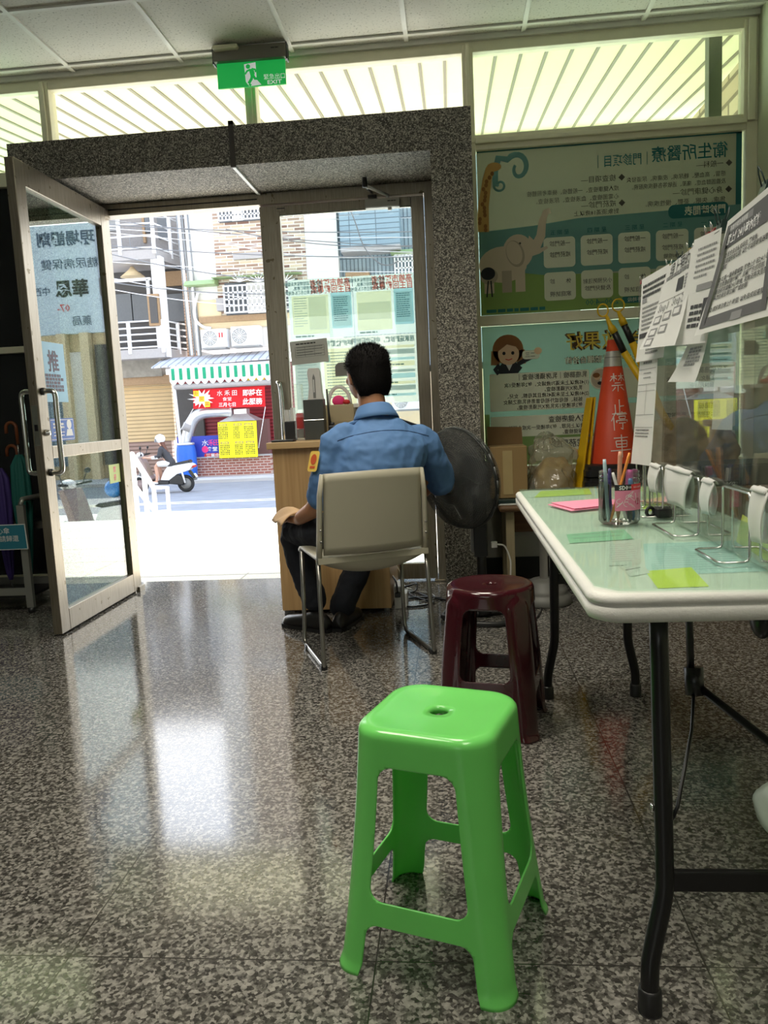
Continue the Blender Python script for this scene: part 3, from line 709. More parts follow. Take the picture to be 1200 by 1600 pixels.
b = MB(); pb(b, 288, 430, 299, 556, YL + 1.2, .3, M['tancol']); b.build('tile_column', lb)
b = MB(); pb(b, 150, 562, 254, 590, YL + .6, .4, mat('pebble_lintel', (.26, .24, .20), .8, var=.4, scale=6)); b.build('beam', lb)
b = MB(); pb(b, 120, 600, 274, 692, YL + 1.0, .2, M['shutter']); b.build('roller_shutter', lb)
b = MB(); pb(b, 150, 588, 268, 602, YL + .7, .4, M['tan']); b.build('shutter_box', lb)
b = MB(); pb(b, 120, 691, 274, 746, YL + .95, .25, M['shutterlow']); b.build('shutter_base', lb)

# --- food shop on the ground floor
sh = thing('food_shop', 'open shop front with dark red roller shutters behind a low brick wall', 'shop', (2, YB, SZ))
b = MB(); b.box(at(268, 600, YB).x, X3 + 4, YB + .4, YB + .6, SZ, at(330, 570, YB).z, M['redshutter']); b.build('roller_shutter', sh)
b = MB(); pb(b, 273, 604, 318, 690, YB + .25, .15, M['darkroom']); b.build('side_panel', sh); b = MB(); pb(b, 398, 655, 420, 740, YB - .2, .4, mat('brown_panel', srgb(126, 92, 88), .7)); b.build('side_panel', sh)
b = MB(); b.box(X3, X3 + 8, YB + .3, YB + .6, SZ, 2.4, M['beigewall']); b.build('pale_wall', sh)
b = MB(); b.box(at(308, 730, YB - 1.6).x, at(424, 730, YB - 1.6).x, YB - 1.6, YB - 1.3, SZ, at(364, 714, YB - 1.6).z, M['brickw']); b.box(at(307, 730, YB - 1.6).x, at(425, 730, YB - 1.6).x, YB - 1.65, YB - 1.25, at(364, 714, YB - 1.6).z, at(364, 712, YB - 1.6).z, M['slab']); tag(b.build('brick_wall'), 'low red brick wall under the yellow menu board', 'wall')
b = MB()
a, c = at(252, 574, YB), at(424, 563, YB); f0, f1 = at(264, 582, YB - 2.0), at(424, 573, YB - 2.0)
sheet = ribbed('grey_corrugated_roof', (.55, .57, .62), 0, .25)
b.obox((at(256, 566, YB).x, YB - 1.2, at(330, 566, YB - 1.2).z - .1), (c.x - a.x + .3, 0, .1), (0, 1.2, .35), (0, 0, .04), sheet); b.build('eaves_roof', sh)
# awning: sloping top, striped valance with a scalloped edge
M['awn'] = mat('white_awning_cloth', (.86, .86, .83), .8, trans=.2); M['awng'] = mat('green_awning_stripe', srgb(40, 160, 118), .8, trans=.2)
aw = thing('striped_awning', 'white awning with green stripes and a scalloped edge over the shop', 'awning', (f0.x, YB - 2.0, f0.z))
b = MB(); zt0, zt1 = at(330, 562, YB).z + .05, at(330, 576, YB - 2.0).z
b.add([(f0.x, YB - 2.0, zt1), (f1.x, YB - 2.0, zt1), (f1.x, YB, zt0), (f0.x - .5, YB, zt0)], [(0, 1, 2, 3)], M['awn']); b.build('canopy_cloth', aw)
nS = 13; wS = (f1.x - f0.x) / nS
for i in range(nS):
    b = MB(); x0 = f0.x + i * wS; z0 = zt1; pts = [(0, 0), (wS, 0)] + [(wS - wS * k / 8, -.34 - .12 * math.sin(PI * k / 8)) for k in range(9)]
    g = [(p[0] * .42 + wS * .29, p[1] if j < 2 else p[1] + .0) for j, p in enumerate(pts)]
    b.add([(x0 + p[0], YB - 2.0, z0 + p[1]) for p in pts], [tuple(range(len(pts)))], M['awn'])
    b.add([(x0 + p[0], YB - 2.012, z0 + .06 + max(p[1], -.36)) for p in g], [tuple(range(len(g)))], M['awng']); b.build('valance', aw)
b = MB(); b.tube([(f0.x + .1, YB - 1.9, at(330, 602, YB - 1.9).z), (f1.x, YB - 1.9, at(330, 602, YB - 1.9).z)], .09, M['slab'], 6); q = at(272, 610, YB - 1.9); b.tube([(q.x, YB - 1.9, q.z + .4), (q.x + .1, YB - 1.9, SZ)], .055, M['rail'], 6); b.build('awning_frame', aw)
# banner
def bannerframe(TL, TR, BL, Y):
    tl, tr, bl = at(*TL, Y), at(*TR, Y), at(*BL, Y)
    return frame(bl, tr - tl, tl - bl), (tr - tl).length, (tl - bl).length
fr, bw, bh = bannerframe((301, 608), (414, 604), (302, 639), YB - 1.8)
bn = thing('banner', 'red cloth banner with white lettering hanging under the striped awning', 'banner', fr(bw / 2, 0))
b = MB(); b.grid(lambda u, v: fr(u * bw, v * bh * (1 - .02 * math.sin(u * 6)), -.03 * math.sin(u * 9 + v * 2)), 16, 4, M['redb']); b.build('cloth', bn)
b = MB(); cx, cy = bw * .13, bh * .5
star = []
for k in range(28):
    r = (.52 if k % 2 == 0 else .28) * bh * (1 + .25 * math.sin(k * 2.3)); star.append((cx + r * 1.25 * math.cos(k * PI / 14), cy + r * math.sin(k * PI / 14)))
b.shape(fr, [(x, min(max(y, .02), bh - .02)) for x, y in star], M['white'], .045)
for i, ch in enumerate('新開幕'):
    x, y = bw * (.055 + .075 * i), bh * (.76 - .27 * i); b.rect(fr, x - bh * .14, y - bh * .14, x + bh * .14, y + bh * .14, M['yel'], .055); b.text(ch, fr, x, y, bh * .25, M['red'], lift=.06)
b.text('水 禾 田', fr, bw * .48, bh * .74, bh * .30, M['white'], lift=.05, wide=1.0); b.text('食堂', fr, bw * .48, bh * .44, bh * .20, M['white'], lift=.05, wide=1.2); b.text('三月七日', fr, bw * .48, bh * .16, bh * .23, M['white'], lift=.05, bold=.015)
b.text('即將在', fr, bw * .83, bh * .72, bh * .34, M['white'], lift=.05, bold=.02); b.text('此服務', fr, bw * .83, bh * .28, bh * .34, M['white'], lift=.05, bold=.02); b.build('lettering', bn)
b = MB(); b.tube([fr(0, 0), at(276, 682, YB - 2.0)], .012, M['white'], 4); b.tube([fr(bw, 0), at(404, 700, YB - 2.0)], .012, M['white'], 4); b.build('cords', bn)
b = MB()
fl, fw, fh = bannerframe((375, 590), (416, 587), (375, 606), YB - 1.2)
b.rect(fl, 0, 0, fw, fh, M['red']); b.lines(fl, .05, fh * .6, fw - .1, 2, fh * .4, fh * .25, M['yel'], .004, 0, 3); tag(b.build('bunting'), 'small red and gold pennants behind the banner', 'bunting')
# menu board
fr, bw, bh = bannerframe((340, 660), (400, 657.5), (343, 716), YB - 1.75)
mn = thing('menu_board', 'bright yellow menu board standing on the brick wall', 'sign', fr(bw / 2, 0))
b = MB(); b.obox(fr(0, 0, -.05), fr(bw, 0) - fr(0, 0), fr(0, bh) - fr(0, 0), fr(0, 0, .05) - fr(0, 0), M['yel']); b.build('board', mn)
b = MB()
for cx, cy, n in ((.13, .92, 6), (.52, .92, 4), (.80, .92, 6), (.16, .42, 6), (.54, .42, 5), (.82, .42, 6)):
    b.rect(fr, bw * cx - .13, bh * cy - .035, bw * cx + .13, bh * cy + .035, M['tan'], .004); b.lines(fr, bw * cx - .1, bh * cy - .02, .2, 1, .1, .035, M['yel'], .006, 0)
    for k in range(n): b.lines(fr, bw * cx - .145 + k * .052, bh * cy - .10, .034, 7 if cy > .5 else 6, .056, .036, M['ink'], .004, .5, k + n, .03)
b.build('lettering', mn)
# extractor hood and duct into the blue drum
hd = thing('extractor_duct', 'silver duct bending from the hood over the menu board down to the blue drum', 'duct', at(295, 698, YB - 1.9))
b = MB(); Yd = YB - 1.5
b.tube(smoothpath([at(288.5, 697, Yd), at(293, 680, Yd), at(298, 664, Yd), at(305, 652, Yd), at(318, 645, Yd), at(338, 643, Yd), at(362, 642, Yd)], 6), .185, M['duct'], 14); b.build('pipe', hd)
b = MB(); h0, h1 = at(345, 659, Yd), at(402, 658, Yd); h2, h3 = at(364, 647, Yd), at(384, 646, Yd)
b.loft([[(h0.x, Yd - .2, h0.z), (h1.x, Yd - .2, h0.z), (h1.x, Yd + .9, h0.z), (h0.x, Yd + .9, h0.z)], [(h2.x, Yd + .1, h2.z), (h3.x, Yd + .1, h2.z), (h3.x, Yd + .5, h2.z), (h2.x, Yd + .5, h2.z)], [(h2.x, Yd + .1, h2.z + .15), (h3.x, Yd + .1, h2.z + .15), (h3.x, Yd + .5, h2.z + .15), (h2.x, Yd + .5, h2.z + .15)]], M['duct'], smooth=False); b.build('hood', hd)
b = MB(); p = at(295, 668, Yd); b.lathe([(.2, -.12), (.2, .12)], p, M['slab'], 14, at(298, 664, Yd) - at(293, 680, Yd)); b.build('clamp', hd)
c = at(294, 746, YB - 1.9)
b = MB(); b.lathe([(.26, 0), (.30, .06), (.315, .3), (.32, .35), (.315, .4), (.32, .75), (.30, .95), (.27, 1.06), (.27, 1.1)], (c.x, YB - 1.9, SZ), M['barrel'], 22); dr = tag(b.build('drum'), 'blue plastic drum at the foot of the silver duct', 'barrel')
b = MB(); b.lathe([(.285, 1.06), (.285, 1.12), (.25, 1.13)], (c.x, YB - 1.9, SZ), M['duct'], 22); b.build('rim', dr)
fr, bw, bh = bannerframe((276, 683), (342, 680), (279, 718), YB - 1.55)
bs = thing('blue_sign', 'blue shop sign with white and pink lettering beside the drum', 'sign', fr(bw / 2, 0))
b = MB(); b.obox(fr(0, 0, -.05), fr(bw, 0) - fr(0, 0), fr(0, bh) - fr(0, 0), fr(0, 0, .05) - fr(0, 0), M['blue']); b.build('board', bs)
b = MB(); b.text('水', fr, bw * .66, bh * .68, bh * .30, M['white'], lift=.006); b.text('禾', fr, bw * .80, bh * .68, bh * .30, M['pink'], lift=.006); b.text('田', fr, bw * .93, bh * .68, bh * .30, M['pink'], lift=.006)
b.disc(fr, bw * .65, bh * .4, bh * .15, bh * .15, M['pink'], .004); b.text('食堂', fr, bw * .82, bh * .4, bh * .20, M['white'], lift=.006, bold=.02, wide=1.2); b.rrect(fr, bw * .62, bh * .02, bw * .99, bh * .22, bh * .09, M['red'], .004); b.text('營業中', fr, bw * .82, bh * .12, bh * .17, M['white'], lift=.007, bold=.02, wide=1.2); b.build('lettering', bs)
for k, px in enumerate((313, 319, 324)):
    p = at(px, 683, YB - .9); b = MB(); b.lathe([(.055, 0), (.06, .04), (.06, .85), (.03, .9), (.025, .94)], (p.x, YB - .9, SZ), M['grey'], 10)
    b.lathe([(.05, .92), (.05, .97)], (p.x, YB - .9, SZ), M['slab'], 8)
    tag(b.build('gas_cylinder'), ('left', 'middle', 'right')[k] + ' one of the three grey gas cylinders behind the blue shop sign', 'gas cylinder', 'gas cylinders behind the blue sign')
# power lines over the street
M['cable'] = mat('black_cable', (.16, .16, .16), .6); M['cablew'] = mat('pale_cable', (.62, .6, .6), .6)
CB = [((150, 350), (660, 362), 22, 0), ((150, 356), (660, 371), 23, 1), ((150, 362), (660, 395), 24, 1), ((150, 383), (660, 402), 21, 0), ((150, 392), (440, 440), 19, 0), ((150, 408), (660, 425), 23, 1), ((150, 430), (430, 468), 22, 1), ((150, 448), (430, 480), 20, 1),
      ((150, 336), (660, 340), 25, 1), ((150, 342), (660, 387), 24, 0), ((440, 375), (660, 383), 22, 0), ((440, 396), (660, 398), 22, 1), ((440, 440), (545, 445), 24, 0), ((150, 438), (430, 460), 21, 0)]
for i, (p0, p1, Y, k) in enumerate(CB):
    a, c = at(*p0, Y), at(*p1, Y); d = c - a; a = a - d * .4; c = c + d * .4
    b = MB(); b.tube([a.lerp(c, t / 12) - V((0, 0, .35 * (1 - (2 * t / 12 - 1) ** 2) - .25)) for t in range(13)], (.015, .012)[k], M[('cable', 'cablew')[k]], 5)
    tag(b.build('power_line'), 'thin overhead cable crossing the street among many others', 'cable', 'overhead cables')
b = MB(); b.tube(smoothpath([at(546, 325, 24), at(556, 350, 24), at(566, 380, 24), at(578, 398, 24), at(594, 412, 24), at(610, 414, 24), at(622, 408, 24)], 5), .02, M['cable'], 5)
tag(b.build('loose_cable'), 'dark cable drooping in a curve before the grey blue tiled building', 'cable')
# pharmacy across to the right, seen mirrored in the open door
ph = thing('pharmacy_building', 'pharmacy across the street, seen mirrored in the glass of the open door', 'building', (11, 24.6, -.5))
M['lightblue'] = mat('pale_blue_sign', srgb(206, 222, 232), .5)
b = MB(); b.box(7.5, 15, 24.6, 26, SZ, 4.3, M['beigewall']); b.build('wall', ph)
b = MB(); b.box(8.3, 11.9, 24.35, 24.6, 4.0, 7.5, M['lightblue']); b.build('sign_board', ph)
b = MB(); fr = frame((8.3, 24.34, 4.0), (1, 0, 0), (0, 0, 1)); M['bluegrey'] = mat('grey_blue_print', srgb(70, 90, 110), .6)
b.text('現場調劑', fr, 1.6, 3.05, .5, M['bluegrey'], wide=1.0, lift=.01, bold=.02); b.text('糖尿病保健', fr, 1.55, 2.25, .36, M['bluegrey'], lift=.01, wide=1.1); b.text('華恩', fr, 1.55, 1.45, .58, M['ink'], lift=.01, bold=.03); b.text('中西', fr, 2.6, 1.4, .3, M['bluegrey'], lift=.01)
b.rrect(fr, .1, 1.15, .6, 1.75, .06, M['inkgrey'], .008); b.disc(fr, .35, 1.4, .16, .18, M['lightblue'], .012); b.text('07-', fr, 1.9, .85, .35, M['red'], lift=.01); b.text('藥局', fr, 1.3, .4, .35, M['bluegrey'], lift=.01); b.build('lettering', ph)
b = MB()
for x in (9.4, 10.2): b.box(x, x + .3, 24.2, 24.5, SZ, 4.0, M['beigewall'])
b.build('columns', ph)
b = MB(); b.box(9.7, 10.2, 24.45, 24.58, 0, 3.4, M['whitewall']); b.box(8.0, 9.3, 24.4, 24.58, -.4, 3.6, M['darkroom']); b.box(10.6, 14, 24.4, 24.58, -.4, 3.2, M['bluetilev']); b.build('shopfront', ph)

# ================================================================== plastic stools
def march(keep, us, zs):
    """cells of the parameter plane where keep > 0, cut exactly along the outline"""
    out = []
    K = [[keep(u, z) for u in us] for z in zs]
    for j in range(len(zs) - 1):
        for i in range(len(us) - 1):
            c = [(us[i], zs[j], K[j][i]), (us[i + 1], zs[j], K[j][i + 1]), (us[i + 1], zs[j + 1], K[j + 1][i + 1]), (us[i], zs[j + 1], K[j + 1][i])]
            if all(p[2] > 0 for p in c): out.append([(p[0], p[1]) for p in c]); continue
            if all(p[2] <= 0 for p in c): continue
            poly = []
            for k in range(4):
                a, b = c[k], c[(k + 1) % 4]
                if a[2] > 0: poly.append((a[0], a[1]))
                if (a[2] > 0) != (b[2] > 0):
                    t = a[2] / (a[2] - b[2]); t = min(max(t, .02), .98); poly.append((a[0] + (b[0] - a[0]) * t, a[1] + (b[1] - a[1]) * t))
            if len(poly) >= 3: out.append(poly)
    return out
def stool(name, label, m, loc, rz, H, ht, hb, rt, rb, leg_t, leg_b, z_ap, z_b1, z_b0, bulge=0.0, hole=.019, foot=0.0, bow=.0):
    t = thing(name, label, 'stool', loc, rz)
    Hs = H - .016
    def sec(z):
        k = max(0.0, min(1.0, z / Hs)); k2 = k + bow * k * (1 - k)
        h = hb + (ht - hb) * k2; r = rb + (rt - rb) * (k ** 1.5); r = min(r, h - .0005)
        if foot and z < .02: h += foot * (1 - z / .02)
        return h, r
    def place(side, a, z):
        h, r = sec(z); s = h - r; L = s + r * PI / 4; l = a * L; e = 0.0
        if bulge:
            w = 1 - (leg_b + (leg_t - leg_b) * z / Hs) / L; q = (abs(a) - w) / max(1e-6, 1 - w)
            if q > 0.12: e = bulge * math.sin(min(1, (q - .12) / .5) * PI / 2) * max(0, min(1, (z_ap + .045 - z - (1 - q) * .03) / .02))
        if abs(l) <= s: x, y, nx, ny = l, h, 0, 1
        else:
            th = (abs(l) - s) / r; sg = 1 if l > 0 else -1; x, y = sg * (s + r * math.sin(th)), s + r * math.cos(th); nx, ny = sg * math.sin(th), math.cos(th)
        x += nx * e; y += ny * e
        c, sn = ((1, 0), (0, -1), (-1, 0), (0, 1))[side]
        return (x * c - y * sn, x * sn + y * c, z)
    def keep(a, z):
        h, r = sec(z); L = h - r + r * PI / 4; l = abs(a) * L
        w = L - (leg_b + (leg_t - leg_b) * z / Hs)
        def rb_(zc, hz, rc): dx, dz = max(l - (w - rc), 0), max(abs(z - zc) - (hz - rc), 0); inner = min(max(l - (w - rc), abs(z - zc) - (hz - rc)), 0); return math.hypot(dx, dz) + inner - rc
        return min(rb_((z_ap + z_b1) / 2, (z_ap - z_b1) / 2, .026), rb_(z_b0 - .5, .5, .022))
    nu, nz = 44, 76
    us = [-1 + 2 * i / nu for i in range(nu + 1)]; zs = [Hs * j / nz for j in range(nz + 1)]
    polys = march(keep, us, zs); b = MB()
    for side in range(4):
        for p in polys: b.add([place(side, a, z) for a, z in p], [tuple(range(len(p)))], m, True)
    ring0 = [place(sd, us[i], Hs) for sd in range(4) for i in range(nu)]
    rings = [ring0]; n = len(ring0)
    for k in range(1, 5):
        a = k / 4 * PI / 2; ins = .016 * (1 - math.cos(a)); z = Hs + .016 * math.sin(a)
        f = (ht - ins) / ht; rings.append([(x * f, y * f, z) for x, y, _ in ring0])
    base = rings[-1]
    for k in range(1, 9):
        q = k / 8; rr = []
        for x, y, z in base:
            th = math.atan2(y, x); d = math.hypot(x, y); e = d + (hole - d) * q; rr.append((e * math.cos(th), e * math.sin(th), H - .004 * math.sin(min(1, q * 1.3) * PI / 2)))
        rings.append(rr)
    rings.append([(x, y, H - .016) for x, y, z in rings[-1]])
    b.loft(rings, m, caps=False)
    def sol(o):
        s = o.modifiers.new('wall', 'SOLIDIFY'); s.thickness = .0035; s.offset = -1
    o = b.build('shell', t, mods=(sol,), local=True); fixnormals(o)
    return t
def plastic(name, col, rough, trans):
    m = mat(name, col, rough, var=.06, scale=9, trans=trans, coat=.3); return m
M['greenp'] = plastic('green_stool_plastic', (.22, .80, .18), .20, .25); M['maroon'] = plastic('maroon_stool_plastic', (.042, .004, .008), .16, .02)
gs = stool('plastic_stool', 'bright green square plastic stool in the foreground', M['greenp'], (1.334, .085, 0), math.radians(-18.5), .459, .131, .166, .062, .042, .049, .044, .394, .142, .098, foot=.004, bow=.55)
ms = stool('plastic_stool', 'dark maroon round topped plastic stool behind the green one', M['maroon'], (1.478, 1.130, 0), math.radians(-12), .462, .138, .150, .134, .05, .047, .052, .405, .180, .130, bulge=.008, hole=.014, foot=.006)

# ================================================================== seated guard's chair
CH = V((.97, 1.937, 0)); CR = math.atan2(.387, .922)
ch = thing('office_chair', 'beige plastic chair on a bent steel sled frame under the seated guard', 'chair', CH, CR)
M['beige'] = mat('beige_chair_plastic', (.40, .375, .29), .42, var=.05, scale=5)
M['tubem'] = mat('dull_chromed_tube', (.30, .29, .27), .28, metal=.9)
hw = .232
b = MB()   # back panel, curved in plan, leaning a little
def backp(u, v):
    x = (-1 + 2 * u) * (hw - .024 - .008 * v); z = .462 + v * .325 + .012 * (1 - (2 * u - 1) ** 2) * (0.35 if v > .5 else -.0) * v
    y = -.185 - .035 * v - .028 * (1 - (2 * u - 1) ** 2); return (x, y, z)
b.grid(backp, 20, 10, M['beige'])
def sold(th, off=0):
    def f(o): s = o.modifiers.new('thick', 'SOLIDIFY'); s.thickness = th; s.offset = off
    return f
b.build('backrest', ch, mods=(sold(.008),), local=True)
for sg in (-1, 1):
    b = MB(); pts = [(sg * (hw - .008), -.170, .43), (sg * (hw - .010), -.188, .52), (sg * (hw - .016), -.210, .70), (sg * (hw - .026), -.222, .785)]
    b.tube(pts, [.021, .021, .019, .014], M['beige'], 10, flat=(.55, 1.0))
    for z in (.52, .565): b.lathe([(.006, 0), (.005, .004)], (sg * (hw - .012), -.21 - (z - .52) * .05, z), M['tubem'], 8, (0, -1, 0))
    b.build('back_upright', ch, local=True)
b = MB()
def seatp(u, v):
    x = (-1 + 2 * u) * hw; y = -.185 + v * .39; e = (1 - (2 * u - 1) ** 2); return (x, y, .445 - .012 * e * (1 - (2 * v - 1) ** 2) + (.0 if v < .9 else -.02 * (v - .9) * 10))
b.grid(seatp, 16, 12, M['beige']); b.build('seat', ch, mods=(sold(.012),), local=True)
b = MB()
def belly(u, v):
    x = (-1 + 2 * u) * (hw - .01); e = max(0, 1 - (2 * u - 1) ** 2) ** .8 * .062; a_ = min(1, v / .35); c_ = max(0, (v - .35) / .65); return (x, -.194 + .03 * a_ * a_ + .32 * c_, .432 - e * a_ * (1 - c_ ** 2))
b.grid(belly, 20, 10, M['beige']); b.box(-hw, hw, -.196, -.176, .428, .452, M['beige']); b.build('seat_underside', ch, local=True)
for sg in (-1, 1):
    x = sg * (hw + .0); b = MB()
    b.tube([(x - sg * .004, -.172, .44), (x, -.185, .3), (x + sg * .004, -.205, .03)] + [V((x + sg * .004, -.19, .026)) + V((0, -.014 * math.cos(a), -.014 * math.sin(a))) for a in (.5, 1.2)] + [(x + sg * .004, -.15, .012), (x + sg * .004, .12, .012), (x + sg * .004, .15, .016), (x + sg * .004, .165, .04), (x, .16, .12), (x - sg * .004, .15, .43)], .0095, M['tubem'], 10)
    b.build('sled_leg', ch, local=True)
    for y in (-.19, .10):
        b = MB(); b.box(x + sg * .004 - .013, x + sg * .004 + .013, y - .018, y + .02, 0, .02, M['black']); b.build('foot_pad', ch, bevel=.003, local=True)

# ================================================================== seated guard
def Lc(u, v, z): return CH + V((.922 * u - .387 * v, .387 * u + .922 * v, z))
gd = thing('person', 'seated guard seen from behind, short black hair, light blue uniform shirt and dark trousers', 'person', Lc(.05, 0, 0), CR)
M['skin'] = mat('skin', srgb(176, 124, 92), .5, var=.08, scale=30); M['hair'] = mat('black_hair', (.006, .005, .005), .8, spec=.15, var=.3, scale=80)
M['shirt'] = mat('light_blue_shirt', srgb(84, 122, 172), .75, var=.06, scale=8); M['navy'] = mat('dark_navy_trousers', (.010, .012, .020), .8, var=.15, scale=10); M['shoe'] = mat('black_leather', (.012, .011, .011), .35)
def remesh(vox, sm=6, sub=False):
    def f(o):
        r = o.modifiers.new('skin', 'REMESH'); r.mode = 'VOXEL'; r.voxel_size = vox; r.use_smooth_shade = True
        s = o.modifiers.new('soft', 'SMOOTH'); s.iterations = sm; s.factor = .5
    return f
def ring(c, ru, rv, n=20, au=None, av=None):
    """elliptical ring round c with half-axes ru, rv along au, av"""
    return [V(c) + V(au) * ru * math.cos(2 * PI * k / n) + V(av) * rv * math.sin(2 * PI * k / n) for k in range(n)]
UX, VX, ZX = V((.922, .387, 0)), V((-.387, .922, 0)), V((0, 0, 1))
def hrings(L):
    return [ring(Lc(u, v, z), a, c, 20, UX, VX) for u, v, z, a, c in L]
def limb(b, pts, m, n=14):
    b.tube([Lc(*p[:3]) for p in pts], [p[3] for p in pts], m, n)
    for p in (pts[0], pts[-1]): b.ell(Lc(*p[:3]), (p[3] * .98,) * 3, m, 12, 8)
# body: trunk, neck, head, arms, hands in one surface
HT = math.radians(12)                                                     # the head is turned a little to the left
hu, hv = V((math.cos(HT), math.sin(HT))), V((-math.sin(HT), math.cos(HT)))
HC = (.078, .035)
def Hd(x, y, z): return Lc(HC[0] + hu.x * x + hv.x * y, HC[1] + hu.y * x + hv.y * y, z)
HU, HV = UX * hu.x + VX * hu.y, UX * hv.x + VX * hv.y
b = MB()
b.loft(hrings([(.03, -.02, .44, .15, .10), (.03, -.03, .52, .165, .12), (.05, -.05, .68, .15, .105), (.08, -.05, .84, .17, .115), (.09, -.04, .93, .16, .10), (.09, -.02, .985, .09, .075), (.083, 0, 1.03, .058, .06), (.08, .012, 1.09, .056, .062), (.08, .02, 1.13, .054, .062)]), M['skin'])
head = [(.0, .01, 1.075, .035, .05), (.0, .02, 1.09, .052, .072), (.0, .018, 1.115, .064, .086), (.0, .01, 1.15, .072, .094), (.0, .006, 1.19, .0765, .098), (0, 0, 1.225, .0755, .096), (0, -.004, 1.255, .066, .084), (0, -.006, 1.278, .046, .058), (0, -.006, 1.288, .015, .02)]
b.loft([ring(Hd(x, y, z), a * 1.05, c, 22, HU, HV) for x, y, z, a, c in head], M['skin'])
b.ell(Hd(0, .112, 1.165), (.014, .014, .024), M['skin']); b.ell(Hd(0, .118, 1.152), (.016, .014, .012), M['skin'])     # nose
b.ell(Hd(0, .098, 1.118), (.024, .012, .010), M['skin']); b.ell(Hd(0, .088, 1.088), (.024, .018, .014), M['skin'])
for sg in (-1, 1):
    b.ell(Hd(sg * .03, .09, 1.186), (.018, .014, .007), M['skin']); b.ell(Hd(sg * .045, .072, 1.15), (.022, .022, .02), M['skin'])
    b.ell(Hd(sg * .079, -.004, 1.165), (.009, .019, .031), M['skin'], M=Matrix.Rotation(CR + HT, 3, 'Z') @ Matrix.Rotation(sg * -.35, 3, 'Z')); b.ell(Hd(sg * .079, .002, 1.142), (.008, .012, .014), M['skin'])
limb(b, [(-.10, -.04, .905, .05), (-.135, -.03, .80, .044), (-.16, .0, .675, .040), (-.185, .07, .615, .038), (-.215, .17, .575, .031), (-.215, .235, .555, .025)], M['skin'])
limb(b, [(.272, -.04, .872, .045), (.318, -.02, .80, .042), (.352, .03, .70, .040), (.33, .12, .655, .038), (.24, .22, .60, .031), (.18, .28, .575, .025)], M['skin'])
def hand(b, w, d, side, up):
    """five-fingered hand at wrist w reaching along d, curled down over the thigh"""
    w, d, side, up = V(w), V(d).normalized(), V(side).normalized(), V(up).normalized()
    b.loft([[w + d * l + side * sx * a + up * sz * c for sx, sz in ((1, .6), (.6, 1), (-.6, 1), (-1, .6), (-1, -.6), (-.6, -1), (.6, -1), (1, -.6))] for l, a, c in ((-.01, .026, .018), (.03, .038, .015), (.075, .042, .013), (.092, .038, .011))], M['skin'])
    for k, (o, ln) in enumerate(((-.031, .062), (-.011, .074), (.011, .070), (.031, .055))):
        p = w + d * .085 + side * o; q = p + d * ln * .45 + up * .004 + side * o * .15; r = q + d * ln * .35 - up * ln * .22; s_ = r + d * ln * .15 - up * ln * .25
        b.tube([p, q, r, s_], [.0095, .009, .0082, .007], M['skin'], 8)
        b.ell(s_, (.007,) * 3, M['skin'], 8, 6)
    p = w + d * .02 - side * .032; q = p + d * .03 - side * .022; r = q + d * .03 - side * .004 - up * .006
    b.tube([p, q, r], [.012, .0105, .0085], M['skin'], 8); b.ell(r, (.0085,) * 3, M['skin'], 8, 6)
hand(b, Lc(-.215, .235, .555), VX * .9 - UX * .12 - ZX * .05, -UX, ZX + UX * .1)
hand(b, Lc(.18, .28, .575), VX * .5 - UX * .8 - ZX * .1, UX * .6 + VX * .8, ZX)
body = b.build('body', gd, mods=(remesh(.0055, 4),))
# eyes and mouth
b = MB()
for sg in (-1, 1): b.ell(Hd(sg * .031, .089, 1.176), (.012, .010, .006), M['white'], 10, 8); b.ell(Hd(sg * .031, .097, 1.176), (.005, .004, .005), M['ink'], 8, 6)
b.build('eyes', gd)
b = MB(); b.ell(Hd(0, .108, 1.119), (.022, .006, .004), mat('lips', srgb(150, 82, 72), .5), 12, 6); b.build('mouth', gd)
# hair: cropped cap with short bristles
def haircap(x, y, z):
    return 1
b = MB(); hr = []
for i, (z, a, c, yo) in enumerate([(1.088, .058, .03, -.048), (1.115, .070, .050, -.046), (1.145, .0775, .066, -.038), (1.175, .0815, .080, -.026), (1.205, .0835, .0975, -.008), (1.235, .082, .104, -.002), (1.262, .075, .094, -.004), (1.283, .060, .074, -.006), (1.297, .036, .045, -.007), (1.302, .01, .012, -.007)]):
    hr.append([Hd(0, yo, z - .006) + HU * a * 1.09 * math.cos(2 * PI * k / 36) + HV * c * math.sin(2 * PI * k / 36) for k in range(36)])
b.loft(hr, M['hair'])
rnd = random.Random(3)
for k in range(5200):
    i = rnd.randrange(len(hr) - 1); t = rnd.random(); j = rnd.randrange(36); q = rnd.random()
    p = (hr[i][j].lerp(hr[i][(j + 1) % 36], q)).lerp(hr[i + 1][j].lerp(hr[i + 1][(j + 1) % 36], q), t)
    n = (p - Hd(0, -.01, 1.17)); n.normalize(); n = (n + V((0, 0, .55 if i > 4 else -.5)) + V((rnd.uniform(-.3, .3), rnd.uniform(-.3, .3), rnd.uniform(-.2, .2)))).normalized()
    L = rnd.uniform(.008, .017) if i > 3 else rnd.uniform(.004, .009)
    s_ = n.cross(V((rnd.random(), rnd.random(), rnd.random() + .1))).normalized() * .0011
    b.add([p - s_ - n * .002, p + s_ - n * .002, p + n * L], [(0, 1, 2)], M['hair'])
b.build('hair', gd)
